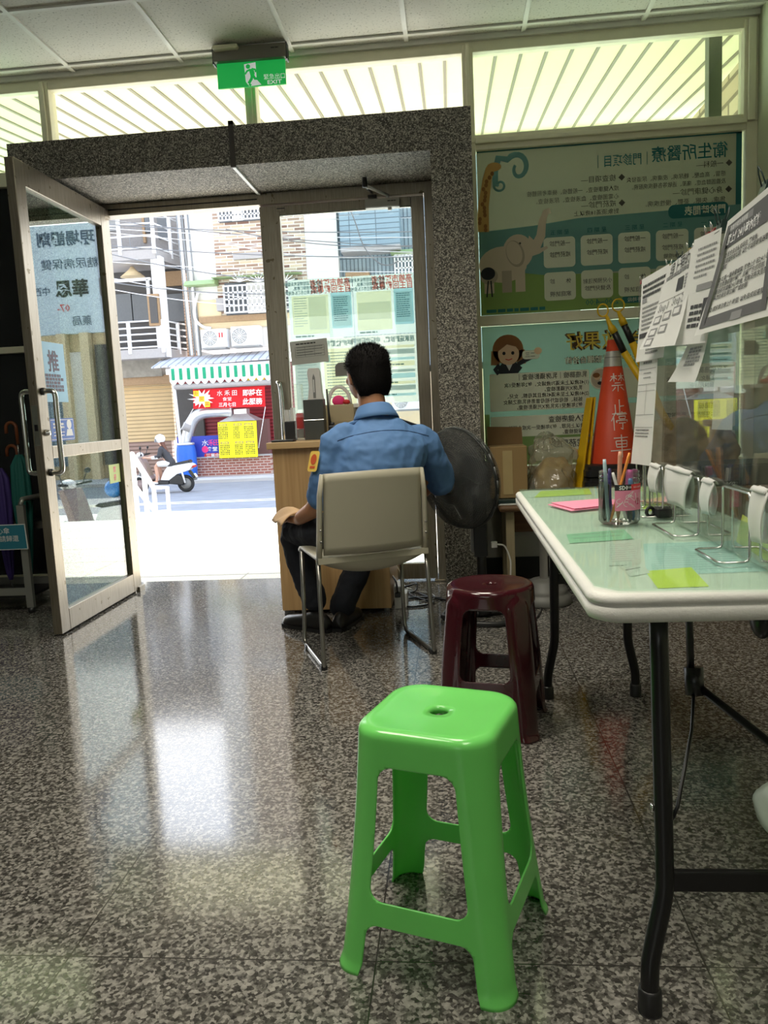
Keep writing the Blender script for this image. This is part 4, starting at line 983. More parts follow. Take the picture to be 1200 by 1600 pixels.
# shirt
b = MB(); Sh = M['shirt']
b.loft(hrings([(.03, -.025, .47, .175, .128), (.04, -.045, .56, .18, .13), (.055, -.06, .68, .185, .128), (.075, -.062, .80, .205, .132), (.09, -.058, .87, .205, .128), (.10, -.052, .915, .178, .112), (.098, -.044, .95, .135, .092), (.092, -.034, .982, .098, .078), (.088, -.02, 1.004, .076, .07)]), Sh)
limb(b, [(-.06, -.045, .925, .055), (-.098, -.045, .895, .066), (-.130, -.035, .80, .064), (-.152, -.01, .715, .066), (-.158, .005, .680, .068)], Sh)
limb(b, [(.255, -.045, .908, .055), (.292, -.04, .882, .065), (.335, -.02, .80, .064), (.368, .015, .735, .067), (.382, .025, .705, .069)], Sh)
def wrinkle(o):
    remesh(.006, 5)(o); t = bpy.data.textures.new('cloth_folds', 'CLOUDS'); t.noise_scale = .075
    d = o.modifiers.new('folds', 'DISPLACE'); d.texture = t; d.strength = .020; d.mid_level = .5
sh_ = b.build('shirt', gd, mods=(wrinkle,))
b = MB()   # collar
nC = 28
def colr(z, a, c, v0, tilt): return [Lc(.086 + a * math.cos(2 * PI * k / nC), v0 + c * math.sin(2 * PI * k / nC), z - tilt * math.sin(2 * PI * k / nC)) for k in range(nC)]
b.loft([colr(.982, .098, .088, -.028, .02), colr(1.0, .090, .082, -.022, .02), colr(1.03, .074, .074, -.010, .02), colr(1.036, .069, .070, -.008, .02), colr(1.024, .066, .066, -.008, .02), colr(.99, .068, .066, -.01, .02)], Sh, caps=False); b.build('collar', sh_, mods=(sold(.002),))
M['stitch'] = mat('shirt_seam', srgb(52, 78, 120), .8)
b = MB()
for sg, u0, u1 in ((-1, .02, -.075), (1, .16, .265)):
    b = MB(); p0, p1 = Lc(u0, -.04, .982), Lc(u1, -.045, .958 if sg < 0 else .942)
    b.obox(p0 - VX * .02, p1 - p0, VX * .04, V((0, 0, .010)), M['navy'] if sg > 0 else Sh); b.build('epaulette', sh_, bevel=.002)
b = MB(); yk = []
from mathutils.bvhtree import BVHTree
bpy.context.view_layer.update()
bvh = BVHTree.FromObject(sh_, bpy.context.evaluated_depsgraph_get()); inv = parent_matrix(sh_).inverted(); dl = (inv.to_3x3() @ VX).normalized(); sm = []
for k in range(25):
    u = -.105 + .395 * k / 24; h = bvh.ray_cast(inv @ Lc(u, -.6, .905 + .035 * (1 - ((u - .09) / .2) ** 2)), dl)
    if h[0] is not None: sm.append(parent_matrix(sh_) @ (h[0] - dl * .0005))
b.tube(sm, .0016, M['stitch'], 5); b.build('yoke_seam', sh_)
M['patchy'] = mat('yellow_patch', srgb(236, 200, 96), .7); M['patchr'] = mat('orange_patch', srgb(205, 90, 50), .7)
pf = frame(Lc(-.19, -.058, .83), V((-.25, -.95, .0)) * -1 if False else (UX * .45 - VX * .9), ZX - UX * -.25)
b.rrect(pf, -.03, -.045, .03, .04, .012, M['patchy'], .009); b.disc(pf, 0, .005, .018, .022, M['patchr'], .0105); b.rect(pf, -.016, -.032, .016, -.022, M['patchr'], .0105); b.build('sleeve_patch', sh_)['label'] = 'yellow and orange sleeve badge'
# trousers: seat, thighs, shins
b = MB(); Nv = M['navy']
b.loft(hrings([(.03, -.02, .445, .17, .125), (.03, -.02, .50, .178, .132), (.035, -.03, .56, .172, .126)]), Nv)
limb(b, [(-.06, .0, .50, .085), (-.14, .20, .50, .085), (-.205, .40, .487, .070), (-.205, .425, .455, .068), (-.17, .425, .28, .064), (-.125, .415, .14, .060)], Nv)
limb(b, [(.11, .0, .50, .085), (.16, .20, .50, .085), (.185, .41, .485, .070), (.180, .435, .45, .068), (.10, .425, .27, .064), (.015, .40, .13, .062), (0.0, .395, .10, .062)], Nv)
b.build('trousers', gd, mods=(wrinkle,))
for nm, heel, toe in (('shoe', Lc(-.10, .34, .0), Lc(-.225, .52, .0)), ('shoe', Lc(-.035, .33, .0), Lc(.085, .50, .0))):
    b = MB(); d = (toe - heel); L = d.length; d.normalize(); s_ = d.cross(ZX)
    for prof in (0,):
        rings = []
        for l, wd, hgt in ((-.03, .026, .05), (.0, .038, .075), (.07, .040, .08), (.13, .044, .062), (.19, .048, .05), (.235, .042, .042), (.262, .022, .03)):
            c = heel + d * l; rings.append([c + s_ * wd * math.cos(a) + ZX * (.012 + hgt * max(0, math.sin(a))) for a in [2 * PI * k / 16 for k in range(16)]])
        b.loft(rings, M['shoe'])
    so = [heel + d * l + s_ * wd for l, wd in ((-.035, .026), (.0, .038), (.12, .045), (.2, .05), (.25, .04), (.268, .015), (.268, -.015), (.25, -.04), (.2, -.05), (.12, -.045), (0, -.038), (-.035, -.026))]
    b.prism([p + ZX * .001 for p in so], (0, 0, .016), M['black']); b.build(nm, gd)
# cloth over the knee
b = MB()
def cl(u, v):
    x = -.30 + .125 * u; y = .22 + .22 * v; rr = (x + .205) / .095; z = .5 + .078 * math.sqrt(max(0.02, 1 - rr * rr * .8)) + .012 * math.sin(9 * u + 5 * v) * (1 - abs(2 * v - 1)) + .014 * math.sin(PI * u); return Lc(x, y, z)
b.grid(cl, 14, 14, mat('tan_cloth_bag', srgb(214, 178, 138), .85, var=.08))
tag(b.build('cloth_bag', mods=(sold(.008),)), "tan cloth bag lying over the seated guard's left knee", 'bag')

# ================================================================== wooden counter and the things on it
M['lam'] = woodgrain('wood_laminate', srgb(176, 140, 92), srgb(196, 160, 112)); M['lamtop'] = woodgrain('wood_laminate_top', srgb(190, 156, 108), srgb(206, 174, 128), sc=(2, 60, 60))
dk = thing('reception_counter', 'wood grain counter standing in front of the closed glass door', 'counter', (.75, 2.8, 0))
b = MB(); b.box(.472, 1.034, 2.535, 3.06, .022, .852, M['lam']); b.build('body', dk, bevel=.002)
b = MB(); b.box(.45, 1.06, 2.505, 3.09, .852, .886, M['lamtop']); b.build('top', dk, bevel=.004)
for x, y in ((.49, 2.56), (1.01, 2.56), (.49, 3.03), (1.01, 3.03)):
    b = MB(); b.lathe([(.014, 0), (.014, .022)], (x, y, 0), M['grey'], 12); b.build('foot', dk)
zc = .886
M['cup'] = mat('dark_grey_tin', (.055, .06, .055), .45)
c0 = at(477, 690, 2.66); c1 = at(508, 690, 2.66)
b = MB(); b.box(c0.x, c1.x, 2.66, 2.74, zc, zc + .205, M['cup']); b.box(c0.x - .001, c1.x + .001, 2.659, 2.741, zc + .1, zc + .103, M['chrome']); tag(b.build('storage_tin', bevel=.006), 'dark grey rectangular tin in front of the white dispenser on the counter', 'tin')
# white stand with a slot
sd = thing('dispenser_stand', 'tall white plastic stand with a slot, at the back of the counter', 'dispenser', (.66, 2.80, zc))
M['offw'] = mat('off_white_plastic', (.80, .78, .75), .4, trans=.15)
p = at(492, 630, 2.80); x = p.x; zt = at(492, 575, 2.80).z
b = MB(); fr = frame((x, 2.79, 0), (1, 0, 0), (0, 0, 1))
out = [(-.045, zc), (.05, zc), (.05, 1.08), (.042, 1.12), (.036, zt - .02), (.028, zt), (-.024, zt), (-.032, zt - .02), (-.026, 1.16), (-.034, 1.10), (-.06, 1.075), (-.06, zc)]
b.prism([fr(a, c, 0) for a, c in out], (0, .045, 0), M['offw']); b.build('body', sd, bevel=.004)
b = MB(); b.prism([fr(a, c, .002) for a, c in ((-.004, 1.10), (.010, 1.10), (.010, zt - .05), (.003, zt - .03), (-.004, zt - .05))], (0, .004, 0), M['grey']); b.rect(fr, -.001, 1.13, .005, zt - .06, M['white'], .004); b.build('slot', sd)
b = MB(); q = at(470, 690, 2.72); x0 = at(466, 690, 2.72).x; x1 = at(476, 690, 2.72).x
b.box(x0, x1, 2.70, 2.76, zc, at(468, 600, 2.7).z, M['acrylic']); b.box(x0, x1, 2.72, 2.73, zc + .06, zc + .14, M['red']); b.box(x0, x1, 2.72, 2.73, zc + .01, zc + .055, M['grey']); tag(b.build('leaflet_holder'), 'narrow clear leaflet holder with a red card left of the grey tin', 'holder')
b = MB(); p0 = at(446, 690, 2.70); p1 = at(462, 690, 2.7); b.box(p0.x, p1.x, 2.70, 2.76, zc, zc + .10, M['black']); tag(b.build('black_box', bevel=.004), 'small black box by the door handle at the left of the counter', 'box')
b = MB(); p0 = at(438, 690, 2.55); b.box(.47, .585, 2.53, 2.60, zc, zc + .010, M['black']); tag(b.build('phone', bevel=.003), 'flat black phone lying on the front left of the counter', 'phone')
b = MB(); b.box(.475, .50, 2.86, 2.9, zc, zc + .16, M['paper']); b.box(.51, .525, 2.86, 2.92, zc, zc + .17, M['white']); tag(b.build('paper_stack'), 'upright white papers behind the black box on the counter', 'papers')
rd = thing('radio_handset', 'black radio handset with a long antenna standing on the counter', 'radio', (.78, 2.68, zc))
x = at(515, 690, 2.68).x
b = MB(); b.box(x, x + .085, 2.66, 2.70, zc, zc + .07, M['black']); b.box(x + .01, x + .03, 2.665, 2.695, zc + .07, zc + .085, M['black']); b.build('body', rd, bevel=.006)
b = MB(); b.tube([(x + .008, 2.68, zc + .06), (x + .004, 2.68, zc + .13), (x, 2.68, at(509, 608, 2.68).z)], [.009, .006, .0045], M['black'], 8); b.build('antenna', rd)
tb = thing('tote_bag', 'beige cloth tote bag with two loop handles on the counter before the guard', 'bag', (.80, 2.86, zc))
M['canvas'] = mat('beige_canvas', srgb(170, 156, 126), .85, var=.06)
x0, x1 = at(506, 690, 2.84).x, at(556, 690, 2.84).x; zt = at(530, 632, 2.84).z
b = MB(); b.loft([[(x0 + a, 2.84 + c, zc) for a, c in ((0, 0), (x1 - x0, 0), (x1 - x0, .09), (0, .09))], [(x0 - .004 + a, 2.835 + c, (zc + zt) / 2) for a, c in ((0, 0), (x1 - x0 + .01, 0), (x1 - x0 + .01, .10), (0, .10))], [(x0 + .004 + a, 2.85 + c, zt) for a, c in ((0, 0), (x1 - x0 - .008, 0), (x1 - x0 - .008, .06), (0, .06))]], M['canvas'], smooth=False); b.build('bag_body', tb, bevel=.006)
for y, h in ((2.85, -1), (2.91, 1)):
    xm = (x0 + x1) / 2; b = MB(); b.tube([(xm + .06 * math.cos(a), y, zt + h * .095 * math.sin(a)) for a in [PI * k / 14 for k in range(15)]], .006, M['canvas'] if h < 0 else M['offw'], 6, flat=(1.6, .5)); b.build('handle', tb)
b = MB(); p = at(542, 622, 2.88); b.ell((p.x - .006, 2.90, zt + .012), (.02, .02, .014), M['red']); b.ell((p.x - .05, 2.91, zt + .02), (.035, .02, .03), M['pink']); tag(b.build('red_wrapping'), 'red and pink wrapping showing at the mouth of the tote bag', 'wrapping')
b = MB(); p = at(556, 635, 2.8); b.obox((p.x - .01, 2.78, p.z - .005), (.06, 0, 0), (0, .12, .0), (0, 0, .02), M['paper']); b.box(p.x - .005, p.x + .04, 2.8, 2.88, zc, p.z - .005, M['grey']); tag(b.build('card_reader', bevel=.002), 'small white device beside the tote bag before the guard', 'device')
# power strip and cables on the floor right of the counter
ps = thing('power_strip', 'white power strip standing on the floor against the right side of the counter', 'power strip', (1.07, 2.66, 0))
b = MB(); b.box(1.045, 1.085, 2.60, 2.74, 0, .12, M['offw']); b.box(1.085, 1.11, 2.62, 2.72, 0, .075, M['offw']); b.build('casing', ps, bevel=.005)
for k in range(2): b = MB(); b.box(1.05, 1.08, 2.575, 2.60, .065 + .03 * k, .09 + .03 * k, M['grey'] if k else M['black']); b.build('plug', ps, bevel=.003)
def cable(pts, r, m, label, k=6):
    b = MB(); b.tube(smoothpath(pts, k), r, m, 7); return tag(b.build('cable'), label, 'cable')
P = lambda x, y, z=.006: onfloor(x, y, z)
cable([(1.065, 2.59, .08), (1.06, 2.55, .16), P(606, 893, .1), P(625, 918), P(650, 925), P(668, 932), P(700, 938), P(735, 942)], .005, M['blackmetal'], 'black cable rising by the counter and running to the right across the floor')
cable([P(622, 920, .01), P(640, 915, .03), P(651, 912, .05), P(650, 922, .02), P(640, 928), P(660, 937), P(677, 940), P(668, 945), P(640, 948), P(628, 942), P(640, 935), P(665, 933), P(690, 934, .012)], .0055, M['blackmetal'], 'black cable coiled in loops on the floor under the chair')
cable([P(618, 924, .02), P(640, 924, .012), P(672, 927, .012), P(678, 935), P(655, 940)], .004, M['grey'], 'thin grey cable looping behind the black coil')
cable([P(617, 878, .14), P(628, 900, .05), P(633, 916, .006), P(645, 921)], .0025, M['white'], 'thin white cord hanging down behind the chair leg')

# ================================================================== folding table
tx0, tx1, ty0, ty1 = 1.585, 2.065, -.115, 1.43; tz = .72
tb_ = thing('folding_table', 'white plastic folding table with black steel legs on the right', 'table', ((tx0 + tx1) / 2, (ty0 + ty1) / 2, 0))
M['hdpe'] = mat('white_moulded_plastic', (.74, .735, .70), .5, var=.05, scale=20, bump=.1, bscale=200)
def rrp(x0, x1, y0, y1, r, z, n=7):
    out = []
    for cx, cy, a in ((x1 - r, y1 - r, 0), (x0 + r, y1 - r, 1), (x0 + r, y0 + r, 2), (x1 - r, y0 + r, 3)):
        for k in range(n + 1):
            t = (a + k / n) * PI / 2; out.append((cx + r * math.cos(t), cy + r * math.sin(t), z))
    return out
b = MB(); rr = []
for ins, z in ((.012, .672), (.003, .676), (0, .682), (0, .698), (.003, .700), (.003, .703), (0, .705), (.001, .713), (.006, .719), (.014, tz)):
    rr.append(rrp(tx0 + ins, tx1 - ins, ty0 + ins, ty1 - ins, .05 - ins * .5, z))
b.loft(rr, M['hdpe'], smooth=True); b.build('tabletop', tb_, bevel=0)
Bk = M['blackmetal']
def leg(xt, xf, yt, yf, r=.0155):
    b = MB(); sgn = 1 if xf > xt else -1
    b.tube(smoothpath([(xt, yt, .675), (xt, yt + (yf - yt) * .4, .40), (xt, yt + (yf - yt) * .6, .25), (xt + (xf - xt) * .12, yt + (yf - yt) * .7, .195), (xt + (xf - xt) * .85, yt + (yf - yt) * .9, .10), (xf, yf, .06), (xf, yf, .0)], 5), r, Bk, 12); o = b.build('leg', tb_)
    b = MB(); b.lathe([(r * 1.28, 0), (r * 1.3, .004), (r * 1.25, .04), (r * 1.1, .045)], (xf, yf, 0), M['black'], 14); b.build('foot_cap', o)
nl = onfloor(1015, 1578); xt = 1.705
leg(xt, nl.x, -.045, -.108); leg(1.93, 1.975, -.045, -.108)
leg(1.70, 1.675, 1.28, 1.325); leg(1.945, 1.975, 1.28, 1.335)
for y0_, z in ((-.073, .215), (1.297, .43)):
    b = MB(); b.box(1.70, 1.94, y0_ - .006, y0_ + .008, z - .018, z + .018, Bk); b.build('crossbar', tb_, bevel=.003)
b = MB(); q0 = onx(1100, 980, 1.81); q1 = onx(1118, 1075, 1.81); b.tube([(1.81, .16, .672), (1.81, .145, .60), (1.81, .135, .50)], .007, Bk, 8, flat=(1.0, 1.6))
j = V((1.815, .13, .485)); b.tube([j + V((0, .005, .03)), j - V((0, .005, .02))], .018, Bk, 10); b.tube([j, (1.93, .02, .40), (1.94, -.05, .38)], .008, Bk, 8); b.tube([j, (1.79, .06, .42), (1.735, -.05, .335), (1.725, -.055, .315)], .0035, Bk, 6); b.build('folding_brace', tb_)
b = MB(); c = onx(1170, 968, 1.90); b.ell((1.875, -.03, .655), (.018, .03, .035), Bk); b.build('leg_lock', tb_)
b = MB(); b.lathe([(.007, 0), (.006, .004)], (1.6895, -.07, .345), M['chrome'], 10, (-1, 0, 0)); b.build('rivet', tb_)

# green tinted sheet over the table, with papers under it
M['greensheet'] = glassmat('green_tinted_table_sheet', (.905, .968, .93), ior=1.4, gain=.5, rough=.05, haze=.07, hazecol=(.55, .76, .64))
Gp = [(1.600, 1.415), (1.600, -.055), (1.632, -.095), (2.05, -.125), (2.05, 1.415)]
b = MB(); b.prism([(x, y, tz + .0025) for x, y in Gp], (0, 0, .003), M['greensheet']); tag(b.build('table_sheet'), 'clear green sheet covering the white folding table top', 'sheet')
M['ygreen'] = mat('yellow_green_paper', srgb(214, 226, 70), .8); M['palepink'] = mat('pink_paper', srgb(240, 150, 178), .8); M['paleblue'] = mat('pale_blue_paper', srgb(190, 215, 220), .8); M['palegreen'] = mat('pale_green_paper', srgb(160, 205, 175), .8)
_fz = [0]
def flat(name, pts, m, label, cat='paper', lines=None, z=None):
    _fz[0] += 1; z = tz + .0003 + .00022 * _fz[0]
    b = MB(); fr = frame((pts[0][0], pts[0][1], z), V((pts[1][0] - pts[0][0], pts[1][1] - pts[0][1], 0)), V((pts[3][0] - pts[0][0], pts[3][1] - pts[0][1], 0)))
    b.prism([(x, y, z) for x, y in pts], (0, 0, .0001), m); t = tag(b.build(name), label, cat)
    if lines:
        b = MB(); w_ = V((pts[1][0] - pts[0][0], pts[1][1] - pts[0][1])).length; h_ = V((pts[3][0] - pts[0][0], pts[3][1] - pts[0][1])).length
        n, hh, mm = lines; b.lines(fr, w_ * .08, h_ * .85, w_ * .84, n, h_ * .8 / n, hh, M[mm], .00016, .3, n); b.build('print', t)
    return t
def tq(*px): return [tuple(onfloor(x, y, tz)[:2]) for x, y in px]
flat('paper_sheet', tq((1010, 900), (1200, 893), (1150, 845), (1005, 850)), M['paleblue'], 'pale blue printed sheet under the table sheet by the wire stands', lines=(12, .002, 'inkgrey'))
flat('paper_sheet', tq((1028, 920), (1108, 917), (1080, 887), (1008, 893)), M['ygreen'], 'yellow green slip under the table sheet at the near edge')
flat('paper_sheet', tq((985, 902), (1016, 896), (990, 865), (950, 868)), M['paper'], 'white printed slip with black lines under the sheet beside the yellow green slip', lines=(4, .004, 'ink'))
flat('paper_sheet', tq((952, 885), (1002, 882), (1002, 845), (948, 848)), M['paper'], 'greyish printed sheet under the table sheet in front of the pen jar', lines=(9, .002, 'inkgrey'))
flat('paper_sheet', tq((890, 850), (990, 843), (975, 828), (885, 836)), M['palegreen'], 'long pale printed strip under the table sheet left of the pen jar', lines=(2, .006, 'inkgrey'))
flat('paper_sheet', tq((835, 778), (925, 773), (920, 764), (845, 768)), M['ygreen'], 'yellow green printed sheet under the table sheet at the far edge', lines=(3, .005, 'inkgrey'))
flat('paper_sheet', tq((1005, 800), (1045, 797), (1030, 770), (1003, 772)), M['ygreen'], 'yellow green note under the table sheet behind the pen jar')
flat('paper_sheet', tq((1150, 848), (1200, 880), (1200, 830), (1160, 805)), M['ygreen'], 'yellow green sheet behind the clear screen on the table')
# folded pink papers lying on the sheet
b = MB(); p = [onfloor(x, y, tz + .006) for x, y in ((856, 789), (893, 799), (1000, 787), (935, 783))]
b.prism(p, (0, 0, .002), M['palepink']); b.prism([q + V((.01, .01, .004)) for q in p], (0, 0, .002), M['palepink']); tag(b.build('pink_paper'), 'folded pink papers lying on the table left of the pen jar', 'paper')

# pen jar
jx, jy = 1.772, .585; jz = tz + .006; jr = .0485
jar = thing('pen_jar', 'clear round plastic jar with a pink label full of pens on the table', 'jar', (jx, jy, jz))
b = MB(); b.lathe([(.0, .001), (jr * .9, .001), (jr, .008), (jr, .092), (jr * .95, .098), (jr * .97, .102), (jr * .97, .106), (jr * .93, .108), (jr * .97, .112), (jr * .97, .116), (jr * .93, .118), (jr * .96, .122), (jr * .96, .127)], (jx, jy, jz), M['jar'], 40, caps=False); b.build('jar_body', jar)
M['lab'] = mat('pink_jar_label', srgb(225, 130, 160), .5); M['labk'] = mat('black_jar_label', (.01, .01, .01), .5)
def cyl(a, z, l=0.0): th = math.radians(a); return V((jx + (jr + .0008 + l) * math.cos(th), jy + (jr + .0008 + l) * math.sin(th), jz + z))
a0, a1 = -113, -20
b = MB()
b.grid(lambda u, v: cyl(a0 + (a1 - a0) * u, .035 + .048 * v), 20, 2, M['lab']); b.grid(lambda u, v: cyl(a0 + (a1 - a0) * u, .083 + .014 * v), 20, 1, M['labk']); b.grid(lambda u, v: cyl(-68 + 48 * u, .083 + .014 * v, .0003), 10, 1, M['red'])
lb_ = b.build('label', jar)
def lfr(x, y, l=0): return cyl(a0 + x / jr * 180 / PI, y, l)
b = MB(); b.text('SDI', lfr, .019, .090, .013, M['white'], bold=.03, lift=.0006); b.text('手牌', lfr, .033, .090, .006, M['white'], lift=.0006); b.text('NO.0240T', lfr, .058, .090, .006, M['white'], lift=.0008)
rnd = random.Random(5)
for k in range(9):
    x, y = .01 + .035 * rnd.random(), .042 + .034 * rnd.random(); b.stroke(lfr, [(x + .007 * math.cos(t * .7), y + .006 * math.sin(t * .7 + k)) for t in range(8)], .0009, M['white'], .0006)
b.stroke(lfr, [(.050, .076), (.054, .05), (.058, .068), (.062, .05), (.066, .076)], .0015, M['white'], .0007); b.disc(lfr, .058, .056, .009, .008, mat('magenta_print', srgb(190, 30, 90), .5), .0005)
b.build('print', lb_)
pens = [((-.03, -.02), (-.036, -.012), .150, .0045, srgb(190, 215, 225), 'pale blue pen'), ((-.02, .01), (-.018, .02), .125, .004, srgb(70, 60, 120), 'purple pen'), ((.0, .015), (.008, .02), .165, .0055, srgb(220, 160, 130), 'salmon coloured pen standing tallest'), ((-.025, -.02), (.032, .03), .160, .0036, srgb(230, 140, 30), 'orange pencil leaning right'),
        ((.012, -.028), (-.012, .012), .115, .004, (.75, .75, .72), 'white pen'), ((.03, -.012), (.028, .006), .10, .006, srgb(60, 110, 160), 'blue pen'), ((.022, .015), (.03, .02), .12, .009, srgb(190, 90, 150), 'purple pink marker'), ((-.035, .0), (-.03, -.01), .09, .007, (.02, .02, .02), 'black marker'), ((.02, -.025), (.018, -.02), .085, .006, (.02, .02, .02), 'short black pen'), ((-.012, .03), (-.02, .032), .11, .004, srgb(120, 120, 170), 'lilac pen')]
for k, (p0, p1, L, r, c, nm) in enumerate(pens):
    m = mat('pen_%d' % k, c, .4); a = V((jx + p0[0], jy + p0[1], jz + .006)); d = V((p1[0] - p0[0], p1[1] - p0[1], L)); b = MB()
    b.tube([a, a + d * .1, a + d * .93, a + d], [r * .4, r, r, r * .8], m, 8); tag(b.build('pencil' if 'pencil' in nm else 'marker' if 'marker' in nm else 'pen'), nm + ' in the clear jar', 'pen', 'pens in the jar')
# black magnetic clip on the table
cp = thing('binder_clip', 'black bulldog clip lying on the table right of the pen jar', 'clip', (1.86, .63, tz + .006))
b = MB(); c = onfloor(1030, 808, tz + .006); b.box(c.x - .012, c.x + .028, c.y - .02, c.y + .03, tz + .006, tz + .03, M['black']); b.build('body', cp, bevel=.006)
b = MB(); b.tube(arc((c.x - .022, c.y, tz + .02), .011, 0, 2 * PI, 14, (.9, .4, 0), (0, 0, 1))[:-1], .0045, M['black'], 8, closed=True); b.tube([(c.x - .012, c.y + .01, tz + .02), (c.x + .035, c.y - .01, tz + .014)], .0025, M['chrome'], 6); b.build('lever', cp)

# clear screen: two acrylic sheets held in chromed wire stands
sc = tag(MB().box(1.894, 1.897, -.35, .5436, tz + .008, 1.325, M['acrylic']).build('acrylic_screen'), 'near clear acrylic sheet standing along the table with papers clipped to its top', 'screen', 'acrylic sheets along the table')
tag(MB().box(1.899, 1.902, 0.4058, .93, tz + .008, 1.325, M['acrylic']).build('acrylic_screen'), 'far clear acrylic sheet standing along the table by the traffic cone', 'screen', 'acrylic sheets along the table')
def wstand(y0, y1, label):
    t = thing('wire_stand', label, 'stand', (1.895, (y0 + y1) / 2, tz + .006), 0, 'wire stands holding the screen'); z = tz + .0085; h = tz + .130; r = .0026
    for sg, x in ((-1, 1.889), (1, 1.9075)):
        o = sg * .052; b = MB()
        b.tube([(x, y0, z + .01), (x, y0, h - .008), (x, y0 + .003, h - .001), (x, y0 + .011, h), (x, y1 - .011, h), (x, y1 - .003, h - .001), (x, y1, h - .008), (x, y1, z + .01), (x + sg * .003, y1, z + .002), (x + sg * .012, y1, z), (x + o - sg * .008, y1, z), (x + o, y1 - .008, z), (x + o, y0 + .008, z), (x + o - sg * .008, y0, z), (x + sg * .012, y0, z), (x + sg * .003, y0, z + .002)], r, M['wire'], 8, closed=True); b.build('wire_loop', t)
for (a, c), l in zip(((.065, .205), (.352, .535), (.64, .77), (.82, .92)), ('wire stand of the clear screen nearest the front edge of the table', 'second wire stand from the near edge of the table', 'third wire stand from the near edge, behind the pen jar', 'farthest wire stand under the clear screen')): wstand(a, c, l)
def wad(px0, px1, ptop, pbot, y, label):
    """folded tissue wedged between wire and sheet"""
    p0, p1 = onx(px0, pbot, 1.887), onx(px1, ptop, 1.887); z0, z1 = p0.z, p1.z; b = MB(); ya, yb = p1.y, p0.y; ym = (ya + yb) / 2; hw_ = abs(yb - ya) / 2
    for s_, off in ((-1, .0), (1, .013)):
        b.grid(lambda u, v: (1.881 + off + s_ * .006 * math.sin(PI * v) - s_ * .004 * v + .003 * math.sin(5 * u + s_), ym + hw_ * (1 - 2 * u) * (.75 + .4 * v) + s_ * .008, z0 + (z1 - z0) * v + .010 * math.sin(PI * u) * v), 8, 8, M['paper'])
    b.grid(lambda u, v: (1.881 + .013 * u, ym + hw_ * (1 - 2 * v) * 1.1, z1 + .008 * math.sin(PI * u)), 4, 6, M['paper']); tag(b.build('paper_wad', mods=(sold(.0015),)), label, 'paper', 'folded papers wedged into the stands')
wad(1044, 1080, 742, 783, 0, 'folded white paper wedged into the wire stand right of the pen jar'); wad(1100, 1116, 757, 800, 0, 'pointed folded white paper in the second wire stand'); wad(1177, 1200, 772, 843, 0, 'thick folded white paper in the nearest wire stand'); wad(1018, 1032, 732, 766, 0, 'curled white paper in the farthest wire stand behind the pen jar')

# papers clipped along the top of the screen
XP = 1.8885
def sheet(name, label, TL, TR, BR, BL, cat='notice', curl=0.0, x=XP, side=0.0, n=10):
    tl, tr, br, bl = [onx(*p, x) for p in (TL, TR, BR, BL)]
    W = (tr - tl).length; H = ((tl - bl).length + (tr - br).length) / 2
    def S(u, v):
        p = bl.lerp(br, u).lerp(tl.lerp(tr, u), v); return p + V((-curl * (1 - v) ** 2 - side * (1 - u) ** 3 * (1 - v), 0, 0))
    def fr(a, c, l=0.0): return S(a / W, c / H) + V((-l, 0, 0))
    b = MB(); b.grid(S, n, n, M['paper']); t = tag(b.build(name), label, cat); return t, fr, W, H
t, fr, W, H = sheet('notice', 'printed white notice clipped at the far end of the clear screen', (1003, 437), (1046, 412), (1042, 558), (998, 566), curl=.008)
b = MB(); b.lines(fr, W * .08, H * .88, W * .84, 3, H * .06, .007, M['ink'], .001, .3, 2, .01); b.rect(fr, W * .08, H * .70, W * .25, H * .75, M['inkgrey'], .001); b.lines(fr, W * .1, H * .63, W * .8, 6, H * .05, .005, M['inkgrey'], .001, .3, 4, .01); b.rect(fr, W * .06, H * .28, W * .94, H * .34, M['ink'], .001); b.lines(fr, W * .35, H * .24, W * .55, 5, H * .04, .005, M['inkgrey'], .001, .4, 6); b.build('print', t)
t, fr, W, H = sheet('notice', 'long narrow white form hanging below the farthest notice on the screen', (1000, 562), (1028, 556), (1019, 728), (988, 724), curl=.004, x=XP + .001)
b = MB(); b.lines(fr, W * .25, H * .95, W * .5, 1, .01, .006, M['inkgrey'], .001); b.lines(fr, W * .3, H * .86, W * .4, 2, .012, .003, M['inkgrey'], .001)
for q in (.90, .76, .70, .48, .36): b.rect(fr, W * .04, H * q, W * .96, H * q + .0012, M['inkgrey'], .001)
b.rect(fr, W * .5, H * .48, W * .51, H * .76, M['inkgrey'], .001); b.lines(fr, W * .1, H * .33, W * .7, 3, H * .03, .004, M['inkgrey'], .001); b.build('print', t)
t, fr, W, H = sheet('notice', 'white step by step leaflet curling up at its lower edge, second along the screen', (1043, 418), (1084, 385), (1077, 538), (1018, 545), curl=.03, x=XP - .002)
b = MB(); b.text('線上預約', fr, W * .55, H * .90, .045, M['ink'], lift=.001, wide=.8)
b.lines(fr, W * .1, H * .82, W * .8, 1, .01, .008, M['inkgrey'], .001); b.rect(fr, W * .58, H * .62, W * .78, H * .76, M['ink'], .001); b.lines(fr, W * .82, H * .74, W * .14, 5, H * .03, .005, M['inkgrey'], .001); b.rect(fr, W * .05, H * .565, W * .95, H * .57, M['ink'], .001)
b.text('Step1', fr, W * .12, H * .50, .03, M['inkgrey'], lift=.001, align='l'); b.text('Step2', fr, W * .55, H * .52, .03, M['inkgrey'], lift=.001, align='l')
for x, y in ((.1, .30), (.38, .32), (.66, .34), (.1, .15), (.38, .17), (.1, .03)): b.rect(fr, W * x, H * y, W * (x + .22), H * (y + .10), M['inkgrey'], .001); b.rect(fr, W * (x + .03), H * (y + .02), W * (x + .19), H * (y + .08), M['paper'], .0014)
b.build('print', t)
